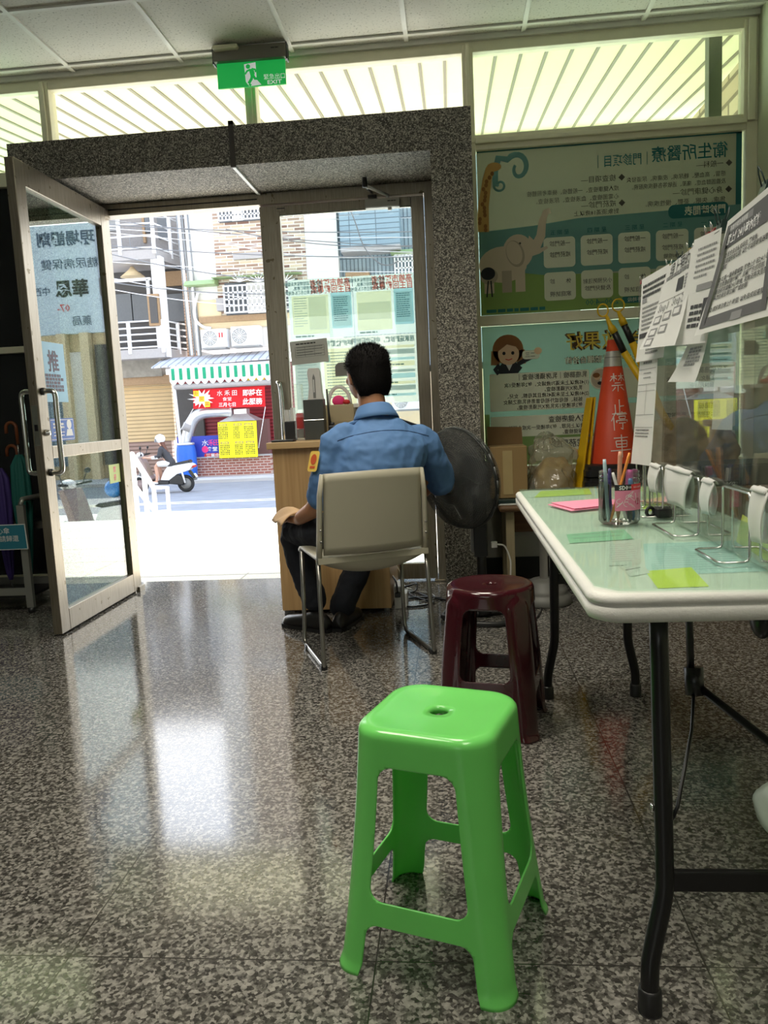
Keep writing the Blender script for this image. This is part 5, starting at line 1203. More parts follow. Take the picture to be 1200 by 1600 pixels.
t, fr, W, H = sheet('notice', 'grey shaded sheet curling between the step leaflet and the large framed notice', (1085, 375), (1128, 355), (1112, 535), (1060, 540), curl=.012, side=.006, x=XP - .004)
b = MB(); b.lines(fr, W * .25, H * .88, W * .65, 6, H * .05, .004, M['inkgrey'], .001, .4, 8); b.rect(fr, W * .42, H * .5, W * .9, H * .56, M['inkgrey'], .001); b.rect(fr, W * .72, H * .16, W * .95, H * .42, M['ink'], .001); b.lines(fr, W * .35, H * .34, W * .35, 4, H * .06, .008, M['ink'], .001, 0, 3); b.build('print', t)
t, fr, W, H = sheet('notice', 'white sheet with a short paragraph hanging lowest under the shaded sheet', (1078, 530), (1107, 520), (1095, 597), (1059, 596), curl=.012, side=.01, x=XP + .002)
b = MB(); b.lines(fr, W * .25, H * .72, W * .6, 6, H * .07, .006, M['inkgrey'], .001, .3, 2); b.build('print', t)
t, fr, W, H = sheet('notice', 'large notice with a dark border and bold heading, nearest on the clear screen', (1137, 346), (1224, 272), (1224, 492), (1101, 524), curl=.02, x=XP - .006)
b = MB(); dk_ = mat('dark_grey_print', (.09, .09, .09), .7); e = .012; f_ = .026
b.rect(fr, e, H - .056, W - e, H - e, dk_, .001)
for r_ in ((e, e, f_ + .004, H - e), (W - f_, e, W - e, H - e), (e, e, W - e, f_ + .006)): b.rect(fr, *r_, dk_, .001)
b.rect(fr, .02, H - .028, W * .55, H - .016, M['inkgrey'], .0014); b.text('高雄市衛生局提醒', fr, W * .30, H - .022, .010, M['white'], lift=.002, wide=1.0)
b.text('快篩上傳24小時內補傳', fr, W * .06, H - .042, .020, M['white'], lift=.002, align='l', bold=.02, wide=.78)
L_ = ['◎ 配合自主防疫同住, 審核後', '　 足資證明者如期, 以便可以即時發送簡訊', '　 通知', '', '◎ 如第一筆身體填寫, 於依上傳起24小時內', '　 可至原連結進行編輯, 且編輯方式同前, 請', '　 超過初次填報24小時後, 就無法再次至原連', '　 將改由衛生單位編輯或註銷', '', '◎ 請民眾注意上傳時間, 以免造成延遲發送']
for i, s_ in enumerate(L_):
    if s_: b.text(s_, fr, .032, H - .070 - i * (H - .105) / len(L_), .0108, M['ink'], lift=.0012, align='l', bold=.012, wide=.95)
b.rect(fr, W * .52, .011, W * .66, .026, M['inkgrey'], .0016); b.build('print', t)
b = MB(); q = [onx(*p, 1.9045) for p in ((1117, 578), (1148, 572), (1144, 672), (1112, 671))]
b.prism(q, (.0006, 0, 0), M['paper']); tag(b.build('card'), 'plain pale card taped behind the clear screen below the notices', 'card')
# binder clips along the top
M['clipred'] = mat('dark_red_clip', (.25, .03, .03), .4); M['clipgreen'] = mat('dark_green_clip', (.02, .045, .04), .35); M['clipgold'] = mat('brass_clip', (.45, .36, .12), .35, metal=.6)
def clip(px, py, s_, m, label):
    s_ = s_ * .62
    p = onx(px, py, 1.8935); t = thing('binder_clip', label, 'clip', p, 0, 'binder clips on the screen'); y, z = p.y, p.z
    b = MB(); b.loft([[(1.8935 + dx, y + dy, z - .012 * s_) for dx, dy in ((-.009 * s_, -.013 * s_), (.009 * s_, -.013 * s_), (.009 * s_, .013 * s_), (-.009 * s_, .013 * s_))], [(1.8935 + dx, y + dy, z + .008 * s_) for dx, dy in ((-.003 * s_, -.013 * s_), (.003 * s_, -.013 * s_), (.003 * s_, .013 * s_), (-.003 * s_, .013 * s_))]], m, smooth=False); b.build('body', t)
    for sg in (-1, 1):
        b = MB(); b.tube([(1.8935 + sg * .004, y - .008 * s_, z), (1.8935 + sg * .010 * s_, y - .006 * s_, z + .02 * s_), (1.8935 + sg * .013 * s_, y, z + .03 * s_), (1.8935 + sg * .010 * s_, y + .006 * s_, z + .02 * s_), (1.8935 + sg * .004, y + .008 * s_, z)], .0012 * s_, M['chrome'] if m is not M['clipgreen'] else m, 6); b.build('lever', t)
clip(1003, 440, .8, M['clipred'], 'farthest clip on the clear screen, dark red'); clip(1045, 416, .9, M['clipgold'], 'brass clip at the far corner of the step leaflet'); clip(1062, 403, .9, M['clipgreen'], 'black clip over the heading of the step leaflet'); clip(1078, 391, .9, M['clipgold'], 'brass clip at the near corner of the step leaflet')
clip(1107, 367, 1.0, M['clipred'], 'left of the two dark red clips on the shaded sheet'); clip(1116, 361, 1.0, M['clipred'], 'right of the two dark red clips on the shaded sheet'); clip(1128, 352, 1.7, M['clipgreen'], 'big dark green clip at the corner of the large notice'); clip(1198, 291, 1.7, M['clipgreen'], 'big dark clip on the large notice at the edge of the picture')

# ================================================================== pedestal fan
fn = thing('pedestal_fan', 'black pedestal fan with a round mesh guard between guard and maroon stool', 'fan', (1.55, 2.42, 0))
fc = at(717, 748, 2.35); nrm = V((-.74, -.66, -.14)).normalized()
fu = V((0, 0, 1)).cross(nrm).normalized(); fv = nrm.cross(fu)
Rf = .240
def FP(r, a, h): return fc + (fu * math.cos(a) + fv * math.sin(a)) * r + nrm * h
M['fanblk'] = mat('black_fan_guard', (.075, .079, .077), .35)
for side, nm in ((1, 'front_guard'), (-1, 'rear_guard')):
    b = MB(); prof = [(1.0, .0), (.985, .022), (.93, .042), (.75, .062), (.5, .073), (.22, .076)]
    for k in range(190):
        a = 2 * PI * k / 190; b.tube([FP(Rf * r, a + (.5 * (1 - r) if side > 0 else 0), side * h) for r, h in prof], .0013, M['fanblk'], 3)
    for r, h in [(1.0, 0)] + [(.22 + .74 * i / 20, .077 - .036 * (i / 20) ** 2.2) for i in range(21)]: b.tube([FP(Rf * r, 2 * PI * k / 48, side * h) for k in range(48)], .0045 if r == 1 else .0012, M['fanblk'], 5, closed=True)
    g = b.build(nm, fn)
    if side > 0: b = MB(); b.lathe([(.052, .0), (.052, .006), (.045, .010), (.0, .011)], fc + nrm * .074, M['grey'], 24, nrm); b.tube([FP(.045, 2 * PI * k / 24, .083) for k in range(24)], .0035, M['chrome'], 6, closed=True); b.build('badge', g)
b = MB()
for k in range(24):
    a = 2 * PI * k / 24; 
    b.tube([FP(Rf * 1.005, a, -.012), FP(Rf * 1.005, a + 2 * PI / 24, -.012)], .006, M['fanblk'], 5)
b.build('guard_rim', fn)
for k in range(3):
    b = MB(); a0_ = 2 * PI * k / 3 + .4
    b.grid(lambda u, v: FP(.03 + .165 * v, a0_ + (u - .5) * (1.1 * math.sin(PI * (.15 + .8 * v)) + .2), .018 * (u - .5) * 2.2), 8, 8, M['fanblk']); b.build('blade', fn, mods=(sold(.003),))
b = MB(); b.lathe([(.03, -.02), (.03, .03), (.02, .035), (.0, .036)], fc, M['fanblk'], 18, nrm); b.build('hub', fn)
b = MB(); b.lathe([(.062, -.07), (.07, -.10), (.066, -.15), (.04, -.185), (.0, -.19)], fc, M['black'], 24, nrm); b.build('motor', fn)
mp_ = fc - nrm * .13; px_, py_ = mp_.x, mp_.y
b = MB(); b.lathe([(.024, .03), (.024, .5), (.018, .5), (.018, fc.z - .03)], (px_, py_, 0), M['black'], 16); b.build('pole', fn)
b = MB(); b.box(px_ - .035, px_ + .03, py_ - .045, py_ + .03, .30, fc.z - .08, M['black']); cb_ = b.build('control_box', fn, bevel=.006)
b = MB(); b.box(px_ - .05, px_ - .034, py_ - .03, py_ + .02, .32, .50, M['grey']); b.build('control_panel', cb_, bevel=.003)
b = MB(); rb_ = .21; cen = V((px_ + .01, py_ - .02, 0))
b.tube([cen + V((rb_ * math.cos(2 * PI * k / 8 + .2), rb_ * math.sin(2 * PI * k / 8 + .2), .016)) for k in range(8)], .013, M['black'], 8, closed=True); b.tube([cen + V((-rb_ * .9, -.05, .016)), cen + V((rb_ * .9, .05, .016))], .013, M['black'], 8); b.lathe([(.05, .012), (.04, .04), (.026, .06)], (px_, py_, 0), M['black'], 16); b.build('base_ring', fn)
b = MB(); p = at(773, 851, py_ - .06); b.box(p.x - .016, p.x + .012, py_ - .07, py_ - .045, p.z - .014, p.z + .014, M['offw']); b.build('plug', fn, bevel=.003)
cable([(p.x + .01, py_ - .055, p.z), at(788, 853, py_ - .06), at(796, 870, py_ - .06), at(798, 890, py_ - .06), (p.x + .055, py_ - .06, .03)], .004, M['offw'], 'white cable curving down from the plug on the fan stand')
cable([P(826, 942), P(838, 935), P(846, 950), P(838, 966), P(826, 970)], .004, M['blackmetal'], 'black cable looping on the floor right of the maroon stool')

# ================================================================== bench under the windows and the things on it
M['benchw'] = woodgrain('worn_brown_wood', srgb(92, 68, 46), srgb(120, 90, 60), sc=(2, 40, 40)); M['ply'] = woodgrain('brown_plywood', srgb(122, 82, 50), srgb(146, 102, 64), sc=(2, 60, 60)); M['legw'] = woodgrain('pale_wood_leg', srgb(150, 136, 106), srgb(170, 156, 124))
bnc = thing('bench', 'low brown wooden bench under the poster windows behind the fan', 'bench', (2.3, 2.95, 0)); bz = .50
b = MB(); b.box(1.60, 3.02, 2.72, 3.20, bz - .035, bz, M['benchw']); b.build('top', bnc, bevel=.014)
for x in (1.66, 2.9):
    for y in (2.78, 3.15): b = MB(); b.box(x - .025, x + .02, y - .02, y + .02, 0, bz - .035, M['legw']); b.build('leg', bnc, bevel=.003)
b = MB(); b.box(1.69, 2.88, 3.1, 3.115, .30, bz - .035, M['ply']); b.build('back_apron', bnc)
b = MB(); b.box(1.60, 1.83, 2.76, 3.0, bz + .001, bz + .028, mat('dark_green_tray', (.012, .028, .025), .4)); tag(b.build('tray', bevel=.004), 'flat dark green tray on the bench under the cardboard box', 'tray')
b = MB(); b.prism([(1.60, 2.735, bz + .002), (1.76, 2.728, bz + .002), (1.77, 2.755, bz + .004), (1.61, 2.757, bz + .004)], (0, 0, .003), M['paper']); tag(b.build('loose_paper'), 'loose printed paper sticking out below the dark green tray', 'paper')
cbx = thing('cardboard_box', 'light brown cardboard box with a darker open flap on the bench under the lower poster', 'box', (1.66, 2.9, bz + .03))
M['kraftd'] = mat('dark_brown_kraft', srgb(112, 86, 52), .85, var=.08, scale=5)  # darker brown kraft for the flap and the big carton
b = MB(); b.box(1.565, 1.757, 2.80, 3.05, bz + .03, .80, M['kraft']); b.build('box_body', cbx, bevel=.003)
b = MB(); b.quad((1.565, 3.05, .80), (1.757, 3.05, .80), (1.757, 3.09, .89), (1.565, 3.09, .90), M['kraftd']); b.build('flap', cbx, mods=(sold(.004),))
b = MB(); b.rect(frame((1.63, 2.799, bz + .05), (1, 0, 0), (0, 0, 1)), 0, 0, .05, .23, mat('clear_tape', srgb(176, 156, 112), .25), .001); b.build('tape', cbx)
# plastic bag with something pale inside
def crumple(o):
    s = o.modifiers.new('sub', 'SUBSURF'); s.levels = s.render_levels = 2
    for nm, ns, st in (('folds', .09, .075), ('creases', .03, .022)):
        t = bpy.data.textures.new(nm, 'VORONOI' if nm == 'folds' else 'CLOUDS'); t.noise_scale = ns; d = o.modifiers.new(nm, 'DISPLACE'); d.texture = t; d.strength = st; d.mid_level = .5
pbg = thing('plastic_bag', 'crumpled translucent plastic bag between cardboard box and yellow sign', 'bag', (1.90, 2.9, bz + .001))
M['bagp'] = glassmat('cloudy_plastic_film', (.92, .92, .86), ior=1.45, gain=2.2, rough=.10, haze=.24, hazecol=(.72, .69, .58))
M['bagin'] = mat('pale_contents', srgb(190, 165, 122), .8, var=.25, scale=12)
def lump(c, r, m, amp, fq, seed, nu=28, nv=18, flatb=None):
    rnd = random.Random(seed); ph = [rnd.random() * 6 for _ in range(9)]; b = MB(); rings = []
    for i in range(nv + 1):
        t = PI * i / nv; ring_ = []
        for k in range(nu):
            a = 2 * PI * k / nu; d = 1 + amp * (math.sin(fq * a + ph[0] + 2 * t) * math.sin(fq * .7 * t + ph[1]) + .6 * math.sin(fq * 1.9 * a + ph[2]) * math.sin(3 * t + ph[3]) + .5 * math.sin(7 * t + 5 * a + ph[4]))
            x = math.copysign(abs(math.cos(a)) ** .7, math.cos(a)); y = math.copysign(abs(math.sin(a)) ** .7, math.sin(a)); s_ = math.sin(t) ** .6 if 0 < t < PI else .001
            z = c[2] - r[2] * math.cos(t) * d
            if flatb is not None: z = max(z, flatb)
            ring_.append((c[0] + r[0] * s_ * x * d, c[1] + r[1] * s_ * y * d, z))
        rings.append(ring_)
    b.loft(rings, m); return b
lump((1.89, 2.89, .66), (.118, .11, .17), M['bagp'], .10, 4, 5, flatb=bz + .002).build('film', pbg, mods=(crumple,)); lump((1.90, 2.90, .61), (.10, .08, .105), M['bagin'], .12, 3, 9, flatb=bz + .008).build('contents', pbg)
b = MB(); fr = frame((1.80, 3.235, .60), (1, 0, 0), (0, 0, 1))
# yellow folding floor sign leaning
ws = thing('caution_sign', 'yellow folding caution sign leaning beside the traffic cone', 'sign', (2.06, 2.86, bz + .001))
p0, p1 = at(928, 622, 2.90), at(908, 745, 2.82); p0.z += .0; up_ = V((p0.x - p1.x, .06, p0.z - bz)).normalized(); rt_ = V((.35, -.94, 0)).normalized()
bs_ = V((p1.x - .01, 2.86, bz + .002)); Lw = (p0.z - bz) / up_.z
b = MB(); fr = frame(bs_, rt_, up_)
wq = .10
b.prism([fr(-.06, 0, 0), fr(.03, 0, 0), fr(.022, Lw, 0), fr(-.035, Lw, 0)], fr(0, 0, .012) - fr(0, 0, 0), M['yellow']); b.build('front_panel', ws, bevel=.004)
b = MB(); fr2 = frame(bs_ + V((.035, .012, 0)), rt_, (up_ + V((-.035, 0, 0))).normalized()); b.prism([fr2(-.06, 0, 0), fr2(.03, 0, 0), fr2(.022, Lw, 0), fr2(-.035, Lw, 0)], fr2(0, 0, .010) - fr2(0, 0, 0), M['yellow']); b.build('rear_panel', ws, bevel=.003)
b = MB(); fl_ = lambda x, y, l=0: fr(x, y, -.001 - l)
b.stroke(fl_, [(-.05, .05), (-.02, .12), (.01, .06)], .012, M['red']); b.stroke(fl_, [(-.03, .16), (-.02, .12)], .012, M['red']); b.lines(fl_, -.045, Lw * .62, .075, 3, .03, .014, M['inkgrey'], 0, .2, 4); b.build('print', ws)
# stacked black rubber bases, cone and barrier poles
rb2 = []
for k, (z0, z1) in enumerate(((bz + .002, bz + .066), (bz + .068, bz + .126), (bz + .128, bz + .186))):
    b = MB(); o = .006 * ((k * 7) % 3 - 1)
    b.loft([rrp(2.045 + i + o, 2.365 - i + o, 2.76 + i, 3.08 - i, .03, z) for i, z in ((0, z0), (0, z0 + .03), (.012, z0 + .036), (.012, z1 - .006), (.02, z1))], M['black'], smooth=False)
    tag(b.build('rubber_base'), ('lowest', 'middle', 'top')[k] + ' one of the three black rubber bases stacked under the traffic cone', 'rubber base', 'rubber bases under the cone')
cz = bz + .187; cc_ = at(957, 724, 2.93); cx_, cy_ = at(958, 600, 2.93).x, 2.93
tcn_ = thing('traffic_cone', 'orange red traffic cone with a silver band and white handwriting', 'cone', (cx_, cy_, cz))
M['cone'] = mat('orange_red_cone_plastic', srgb(214, 72, 38), .5, var=.08, scale=10); M['tape'] = mat('silver_reflective_tape', (.50, .50, .46), .35, metal=.3, var=.2, scale=25)
zt_ = at(957, 531, 2.93).z; HcN = zt_ - cz; R0, R1 = .125, .026
b = MB(); b.lathe([(R0, 0), (R1, HcN), (R1 - .008, HcN), (R1 - .01, HcN - .03)], (cx_, cy_, cz), M['cone'], 72, caps=False); b.build('cone_body', tcn_)
rad = lambda z: R0 - (R0 - R1) * z / HcN
zb0, zb1 = at(957, 573, 2.93).z - cz, at(957, 549, 2.93).z - cz
b = MB(); b.lathe([(rad(zb0) + .0015, zb0), (rad(zb1) + .0015, zb1)], (cx_, cy_, cz), M['tape'], 72, caps=False); b.lathe([(rad(zb0 + .045) + .0022, zb0 + .045), (rad(zb0 + .05) + .0022, zb0 + .05)], (cx_, cy_, cz), M['grey'], 36, caps=False); b.build('silver_band', tcn_)
def cfr(x, y, l=0):
    r = rad(y) + .0015 + l; a = -PI / 2 + .16 + x / max(r, .03); return V((cx_ + r * math.cos(a), cy_ + r * math.sin(a), cz + y))
b = MB(); M['chalk'] = mat('white_brush_paint', (.78, .66, .60), .7)
G = {'禁': [[(-.3, .32), (-.02, .35)], [(-.16, .5), (-.16, .05)], [(-.16, .32), (-.34, .08)], [(-.16, .30), (-.02, .16)], [(.05, .34), (.38, .36)], [(.2, .5), (.2, .05)], [(.2, .32), (.04, .1)], [(.2, .32), (.42, .08)], [(-.14, -.04), (.16, -.03)], [(-.28, -.17), (.32, -.15)], [(.02, -.16), (.0, -.5)], [(-.1, -.26), (-.26, -.46)], [(.14, -.25), (.34, -.44)]],
     '止': [[(.03, .5), (.02, -.42)], [(.03, .05), (.32, .08)], [(-.22, .18), (-.22, -.40)], [(-.42, -.44), (.45, -.38)]],
     '停': [[(-.18, .5), (-.42, -.02)], [(-.3, .2), (-.3, -.55)], [(.12, .52), (.14, .4)], [(-.14, .34), (.44, .37)], [(-.04, .24), (-.02, .08)], [(-.04, .24), (.32, .25), (.28, .08)], [(-.02, .09), (.28, .09)], [(-.16, -.12), (-.18, .0), (.44, .02), (.4, -.1)], [(-.06, -.14), (.32, -.13)], [(.14, -.13), (.13, -.5), (.02, -.42)]],
     '車': [[(-.3, .34), (.32, .36)], [(-.22, .2), (-.2, -.1)], [(-.22, .2), (.26, .21), (.24, -.09)], [(-.2, .05), (.24, .06)], [(-.2, -.09), (.24, -.08)], [(-.45, -.26), (.45, -.22)], [(.02, .5), (.01, -.58)]]}
for chh, (pyc, sz) in {'禁': (597, .095), '止': (636, .078), '停': (657, .090), '車': (695, .108)}.items():
    yc = at(970, pyc, 2.85).z - cz
    for st in G[chh]:
        pp = [(x * sz * 1.15, yc + y * sz) for x, y in st]; fine = []
        for (ax, ay), (bx_, by_) in zip(pp[:-1], pp[1:]): fine += [(ax + (bx_ - ax) * k / 8, ay + (by_ - ay) * k / 8) for k in range(8)]
        fine.append(pp[-1]); b.stroke(cfr, fine, [.0060 - .002 * k / len(fine) for k in range(len(fine))], M['chalk'], .0008)
b.build('handwriting', tcn_)
M['poleblk'] = mat('black_pole_foam', (.014, .014, .014), .35)
for k, (rp_, e0, e1, e2, lab) in enumerate((((942, 485), (953, 508), (975, 550), (1003, 588), 'left of the two yellow and black barrier poles with ring ends behind the cone'), ((966, 477), (970, 495), (988, 535), (1010, 590), 'right of the two yellow and black barrier poles with ring ends behind the cone'))):
    Yp = 2.84 + .03 * k; P_ = [at(*q, Yp) for q in (rp_, e0, e1, e2)]; t = thing('barrier_pole', lab, 'pole', P_[3] + V((.25, 0, -.55)), 0, 'barrier poles behind the cone')
    d = (P_[3] - P_[1]).normalized(); b = MB(); rc = P_[0]; b.tube([rc + (V((1, 0, 0)) * math.cos(a) * (.026 if k == 0 else .03) + V((0, 0, 1)) * math.sin(a) * .031) for a in [2 * PI * i / 22 for i in range(22)]], .0042, M['yellow'], 7, closed=True); b.build('ring', t)
    b = MB(); b.tube([P_[0] - V((0, 0, .031)) if k else P_[0] + d * .031, P_[1] + d * .006, P_[1] + d * .012, P_[1] + d * .045], [.008, .013, .0185, .0195], M['yellow'], 12); b.build('ring_socket', t)
    b = MB(); b.tube([P_[1] + d * .04, P_[2]], .0175, M['poleblk'], 12); b.build('black_sleeve', t)
    b = MB(); end = P_[2] + d * .62
    if end.z < bz + .02: end = P_[2] + d * ((P_[2].z - bz - .02) / -d.z)
    b.tube([P_[2], end], .0185, M['yellow'], 12); b.build('yellow_sleeve', t)
# brown boxes behind the screen
b = MB(); p0, p1 = at(1028, 690, 2.65), at(1170, 628, 2.65)
M['bagbrown'] = mat('crumpled_brown_paper', srgb(158, 134, 98), .7, var=.15, scale=8, bump=.6, bscale=14)
lump(((p0.x + p1.x) / 2 + .08, 2.95, .70), (.30, .16, .20), M['bagbrown'], .045, 4, 2, flatb=bz + .002)
bb = lump((2.62, 2.93, .70), (.235, .15, .205), M['bagbrown'], .04, 4, 2, flatb=bz + .002); tag(bb.build('paper_sack', mods=(crumple,)), 'large crumpled brown paper sack seen through the clear screen', 'sack')
b = MB(); b.box(2.40, 2.98, 2.35, 2.68, .0, .60, M['kraftd']); tag(b.build('cardboard_box', bevel=.004), 'big dark brown carton on the floor behind the clear screen', 'box')
b = MB(); b.box(2.50, 2.90, 2.36, 2.66, .602, .70, M['black']); tag(b.build('black_case', bevel=.01), 'flat black case on top of the dark brown carton behind the screen', 'case')
# grey water filled barrier base with pipe
bbs = thing('pole_stand', 'round grey stepped base with a white upright pipe under the far end of the table', 'barrier base', (1.83, 2.70, 0))
q = onfloor(845, 932); bx, by = 1.815, 2.66
M['gpl'] = mat('mid_grey_plastic', (.16, .16, .15), .5)
b = MB(); b.lathe([(.135, 0), (.14, .01), (.135, .045), (.12, .05), (.118, .06), (.112, .085), (.095, .09), (.09, .11), (.06, .125), (.03, .13)], (bx, by, 0), M['gpl'], 32); b.build('base', bbs)
b = MB(); b.lathe([(.021, .12), (.021, .36), (.0235, .36), (.0235, .40), (.0, .40)], (bx, by, 0), M['offw'], 18); b.build('pipe', bbs)
# pale plastic bag at the right edge below the table
lump((2.02, .12, .20), (.045, .06, .085), mat('pale_green_film', srgb(206, 220, 204), .4), .08, 3, 12, flatb=.12)
q = onx(1203, 1280, 1.86)
pb2 = lump((1.90, q.y + .02, q.z), (.05, .05, .042), mat('pale_green_plastic_bag', srgb(206, 220, 204), .4, trans=.2), .06, 3, 12); pb2.tube([(1.90, q.y + .02, q.z + .03), (1.905, q.y + .02, .672)], .004, M['offw'], 6); tag(pb2.build('hanging_bag'), 'pale plastic bag hanging under the table at the right edge of the picture', 'bag')

# ================================================================== posters on the windows (printed on the outer side, read mirrored)
PM = {'pgreyg': (.37, .375, .28), 'pteal': srgb(104, 150, 143), 'pgreen': srgb(132, 160, 88), 'pdteal': srgb(40, 110, 110), 'pink_': (.09, .085, .07), 'pcell': (.72, .74, .58), 'pele': srgb(206, 190, 168), 'pele2': srgb(172, 158, 138), 'pgir': srgb(196, 156, 92), 'pgir2': srgb(150, 104, 58), 'pgold': srgb(240, 210, 90), 'pbrown': srgb(88, 62, 40), 'pskin': srgb(240, 206, 170), 'phair': srgb(150, 100, 60), 'psuit': srgb(46, 48, 54)}
def posterset(sfx, tr):
    for k, c in PM.items(): M[k] = mat('poster_%s_%s' % (k, sfx), c, .8, var=.03, trans=tr)
posterset('upper', .09)  # canopy shade put into these inks as low translucency
PY = 3.290
# upper poster
W, H = 1.428, .905; fr = frame((1.562, PY, 1.528), (1, 0, 0), (0, 0, 1))
p1 = thing('window_poster', 'large upper window poster with mirrored clinic timetable and a pale elephant', 'poster', (2.27, PY, 1.528), 0, 'health posters on the windows')
b = MB(); b.rect(fr, 0, 0, W, H, M['pgreyg'], -.002); b.build('sheet', p1)
b = MB(); yb = lambda x: .455 + .03 * x
b.shape(fr, [(0, .2), (W, .2), (W, .515), (.55, .50), (.3, .475), (0, .46)], M['pteal'], .0004); b.shape(fr, [(0, 0), (W, 0), (W, .16), (.8, .19), (.35, .205), (0, .26)], M['pgreen'], .0006)
b.rrect(fr, 1.04, .462, 1.36, .535, .03, M['pdteal'], .0012); b.shape(fr, [(0, .90), (.06, .905), (W, .905), (W, .885), (0, .885)], M['pdteal'], .0003); b.rect(fr, W - .03, .0, W, H, M['pdteal'], .0003)
for r_ in range(2):
    for c_ in range(5):
        x = W - .075 - .205 * c_; y1 = (.405, .215)[r_] ; b.rrect(fr, x - .175, y1 - (.165, .155)[r_], x, y1, .022, M['pcell'], .0012)
sp = [(.245 - .075 * (1 - t / 26) * math.cos(t * .33) - .02, .79 + .085 * (1 - t / 30) * math.sin(t * .33)) for t in range(22)]
b.stroke(fr, [(.10, .70), (.10, .78), (.12, .85)] + sp[2:], [.03, .035, .04] + [.034 - .001 * i for i in range(len(sp) - 2)], M['pteal'], .0008)
sp = [(.125 - .035 * (1 - t / 24) * math.cos(t * .4), .705 - .035 * (1 - t / 24) * math.sin(t * .4)) for t in range(18)]; b.stroke(fr, sp, .013, M['pteal'], .0009)
b.build('colour_bands', p1)
b = MB()   # animals
b.disc(fr, .13, .275, .135, .10, M['pele'], .0014); b.disc(fr, .215, .34, .085, .095, M['pele'], .0016); b.disc(fr, .20, .33, .05, .075, M['pele2'], .0018, rot=.3); b.disc(fr, .195, .335, .042, .066, M['pele'], .0020, rot=.3)
b.stroke(fr, [(.27, .38), (.32, .37), (.345, .42), (.355, .50), (.375, .545), (.40, .55)], [.09, .065, .05, .04, .034, .03], M['pele'], .0017); b.stroke(fr, [(.27, .33), (.33, .335), (.38, .355)], [.05, .028, .014], M['pele'], .0018); b.disc(fr, .228, .385, .006, .006, M['pink_'], .0024)
for x in (.05, .15, .225): b.stroke(fr, [(x, .24), (x, .12)], .055, M['pele'] if x != .15 else M['pele2'], .0015)
b.stroke(fr, [(.022, .46), (.03, .60), (.055, .74), (.075, .80)], [.07, .06, .05, .05], M['pgir'], .0013); b.disc(fr, .095, .805, .04, .024, M['pgir'], .0014)
rnd = random.Random(2)
for k in range(16): t = k / 16; b.disc(fr, .022 + .05 * t * t + rnd.uniform(-.018, .018), .47 + .32 * t, .010, .012, M['pgir2'], .0016)
b.disc(fr, .05, .215, .05, .045, M['pele2'], .0021); b.stroke(fr, [(.045, .19), (.035, .10)], .008, M['psuit'], .0022); b.stroke(fr, [(.06, .19), (.065, .10)], .008, M['psuit'], .0022); b.disc(fr, .045, .23, .04, .035, M['psuit'], .0023); b.build('animals', p1)
b = MB(); K = dict(mirror=True, align='l', lift=.003); In = M['pink_']
def mt(s_, xr, y, size, m=In, **k): b.text(s_, fr, W - xr, y, size, m, **{**K, **k})
mt('衛生所醫療', .075, .805, .088, M['pdteal'], bold=.008, wide=.92); mt('｜門診項目｜', .50, .79, .066, M['pdteal'], bold=.008, wide=.8)
mt('◆ 一般科—', .05, .735, .036); mt('感冒、高血壓、糖尿病、皮膚病、尿道發炎', .085, .682, .030, wide=.93); mt('及膽固醇血症、痛風、過敏等各種疾病服務。', .085, .642, .030, wide=.86); mt('◆ 身心健康門診—', .05, .598, .038); mt('焦慮、失眠、憂鬱、慢性疾病。', .085, .548, .032)
mt('◆ 檢查項目—', .62, .70, .038); mt('成人健康檢查、一般體檢、機車考照體檢', .655, .645, .031, wide=.9); mt('心電圖檢查、血液檢查、尿液檢查。', .655, .602, .031, wide=.95); mt('◆ 戒菸門診—', .62, .565, .038); mt('對象須滿18歲以上', .655, .523, .031)
mt('門診時間表', .085, .497, .052, M['pcell'], bold=.015, wide=.85)
cellx = [.16 + .205 * c_ for c_ in range(5)]
b2 = b
for c_, dname in enumerate('一二三四五'):
    x = W - cellx[c_] ; b.text('星 期 ' + dname, fr, x, .43, .030, M['pdteal'], mirror=True, lift=.003)
    b.text('一般門診', fr, x, .37, .031, In, mirror=True, lift=.003, wide=.95); b.text('戒菸門診', fr, x, .31, .031, In, mirror=True, lift=.003, wide=.95)
    if c_ < 2: b.text('LTBI檢驗', fr, x, .265, .026, In, mirror=True, lift=.003)
    if c_ == 3: b.text('小兒預防注射', fr, x, .155, .029, In, mirror=True, lift=.003, wide=.92); b.text('及健兒門診', fr, x, .115, .029, In, mirror=True, lift=.003)
    else: b.text('休　　診', fr, x, .165, .030, In, mirror=True, lift=.003); b.text('家庭訪視', fr, x, .095, .030, In, mirror=True, lift=.003)
b.rrect(fr, W - .64, .022, W - .50, .058, .008, M['pdteal'], .0014); mt('下午時段', .51, .040, .026, M['pcell']); mt('2:00~4:00', .66, .040, .046, M['pdteal'], wide=1.0); b.lines(fr, .03, .012, .33, 1, .02, .018, M['pdteal'], .002, 0, 6); b.build('lettering', p1)
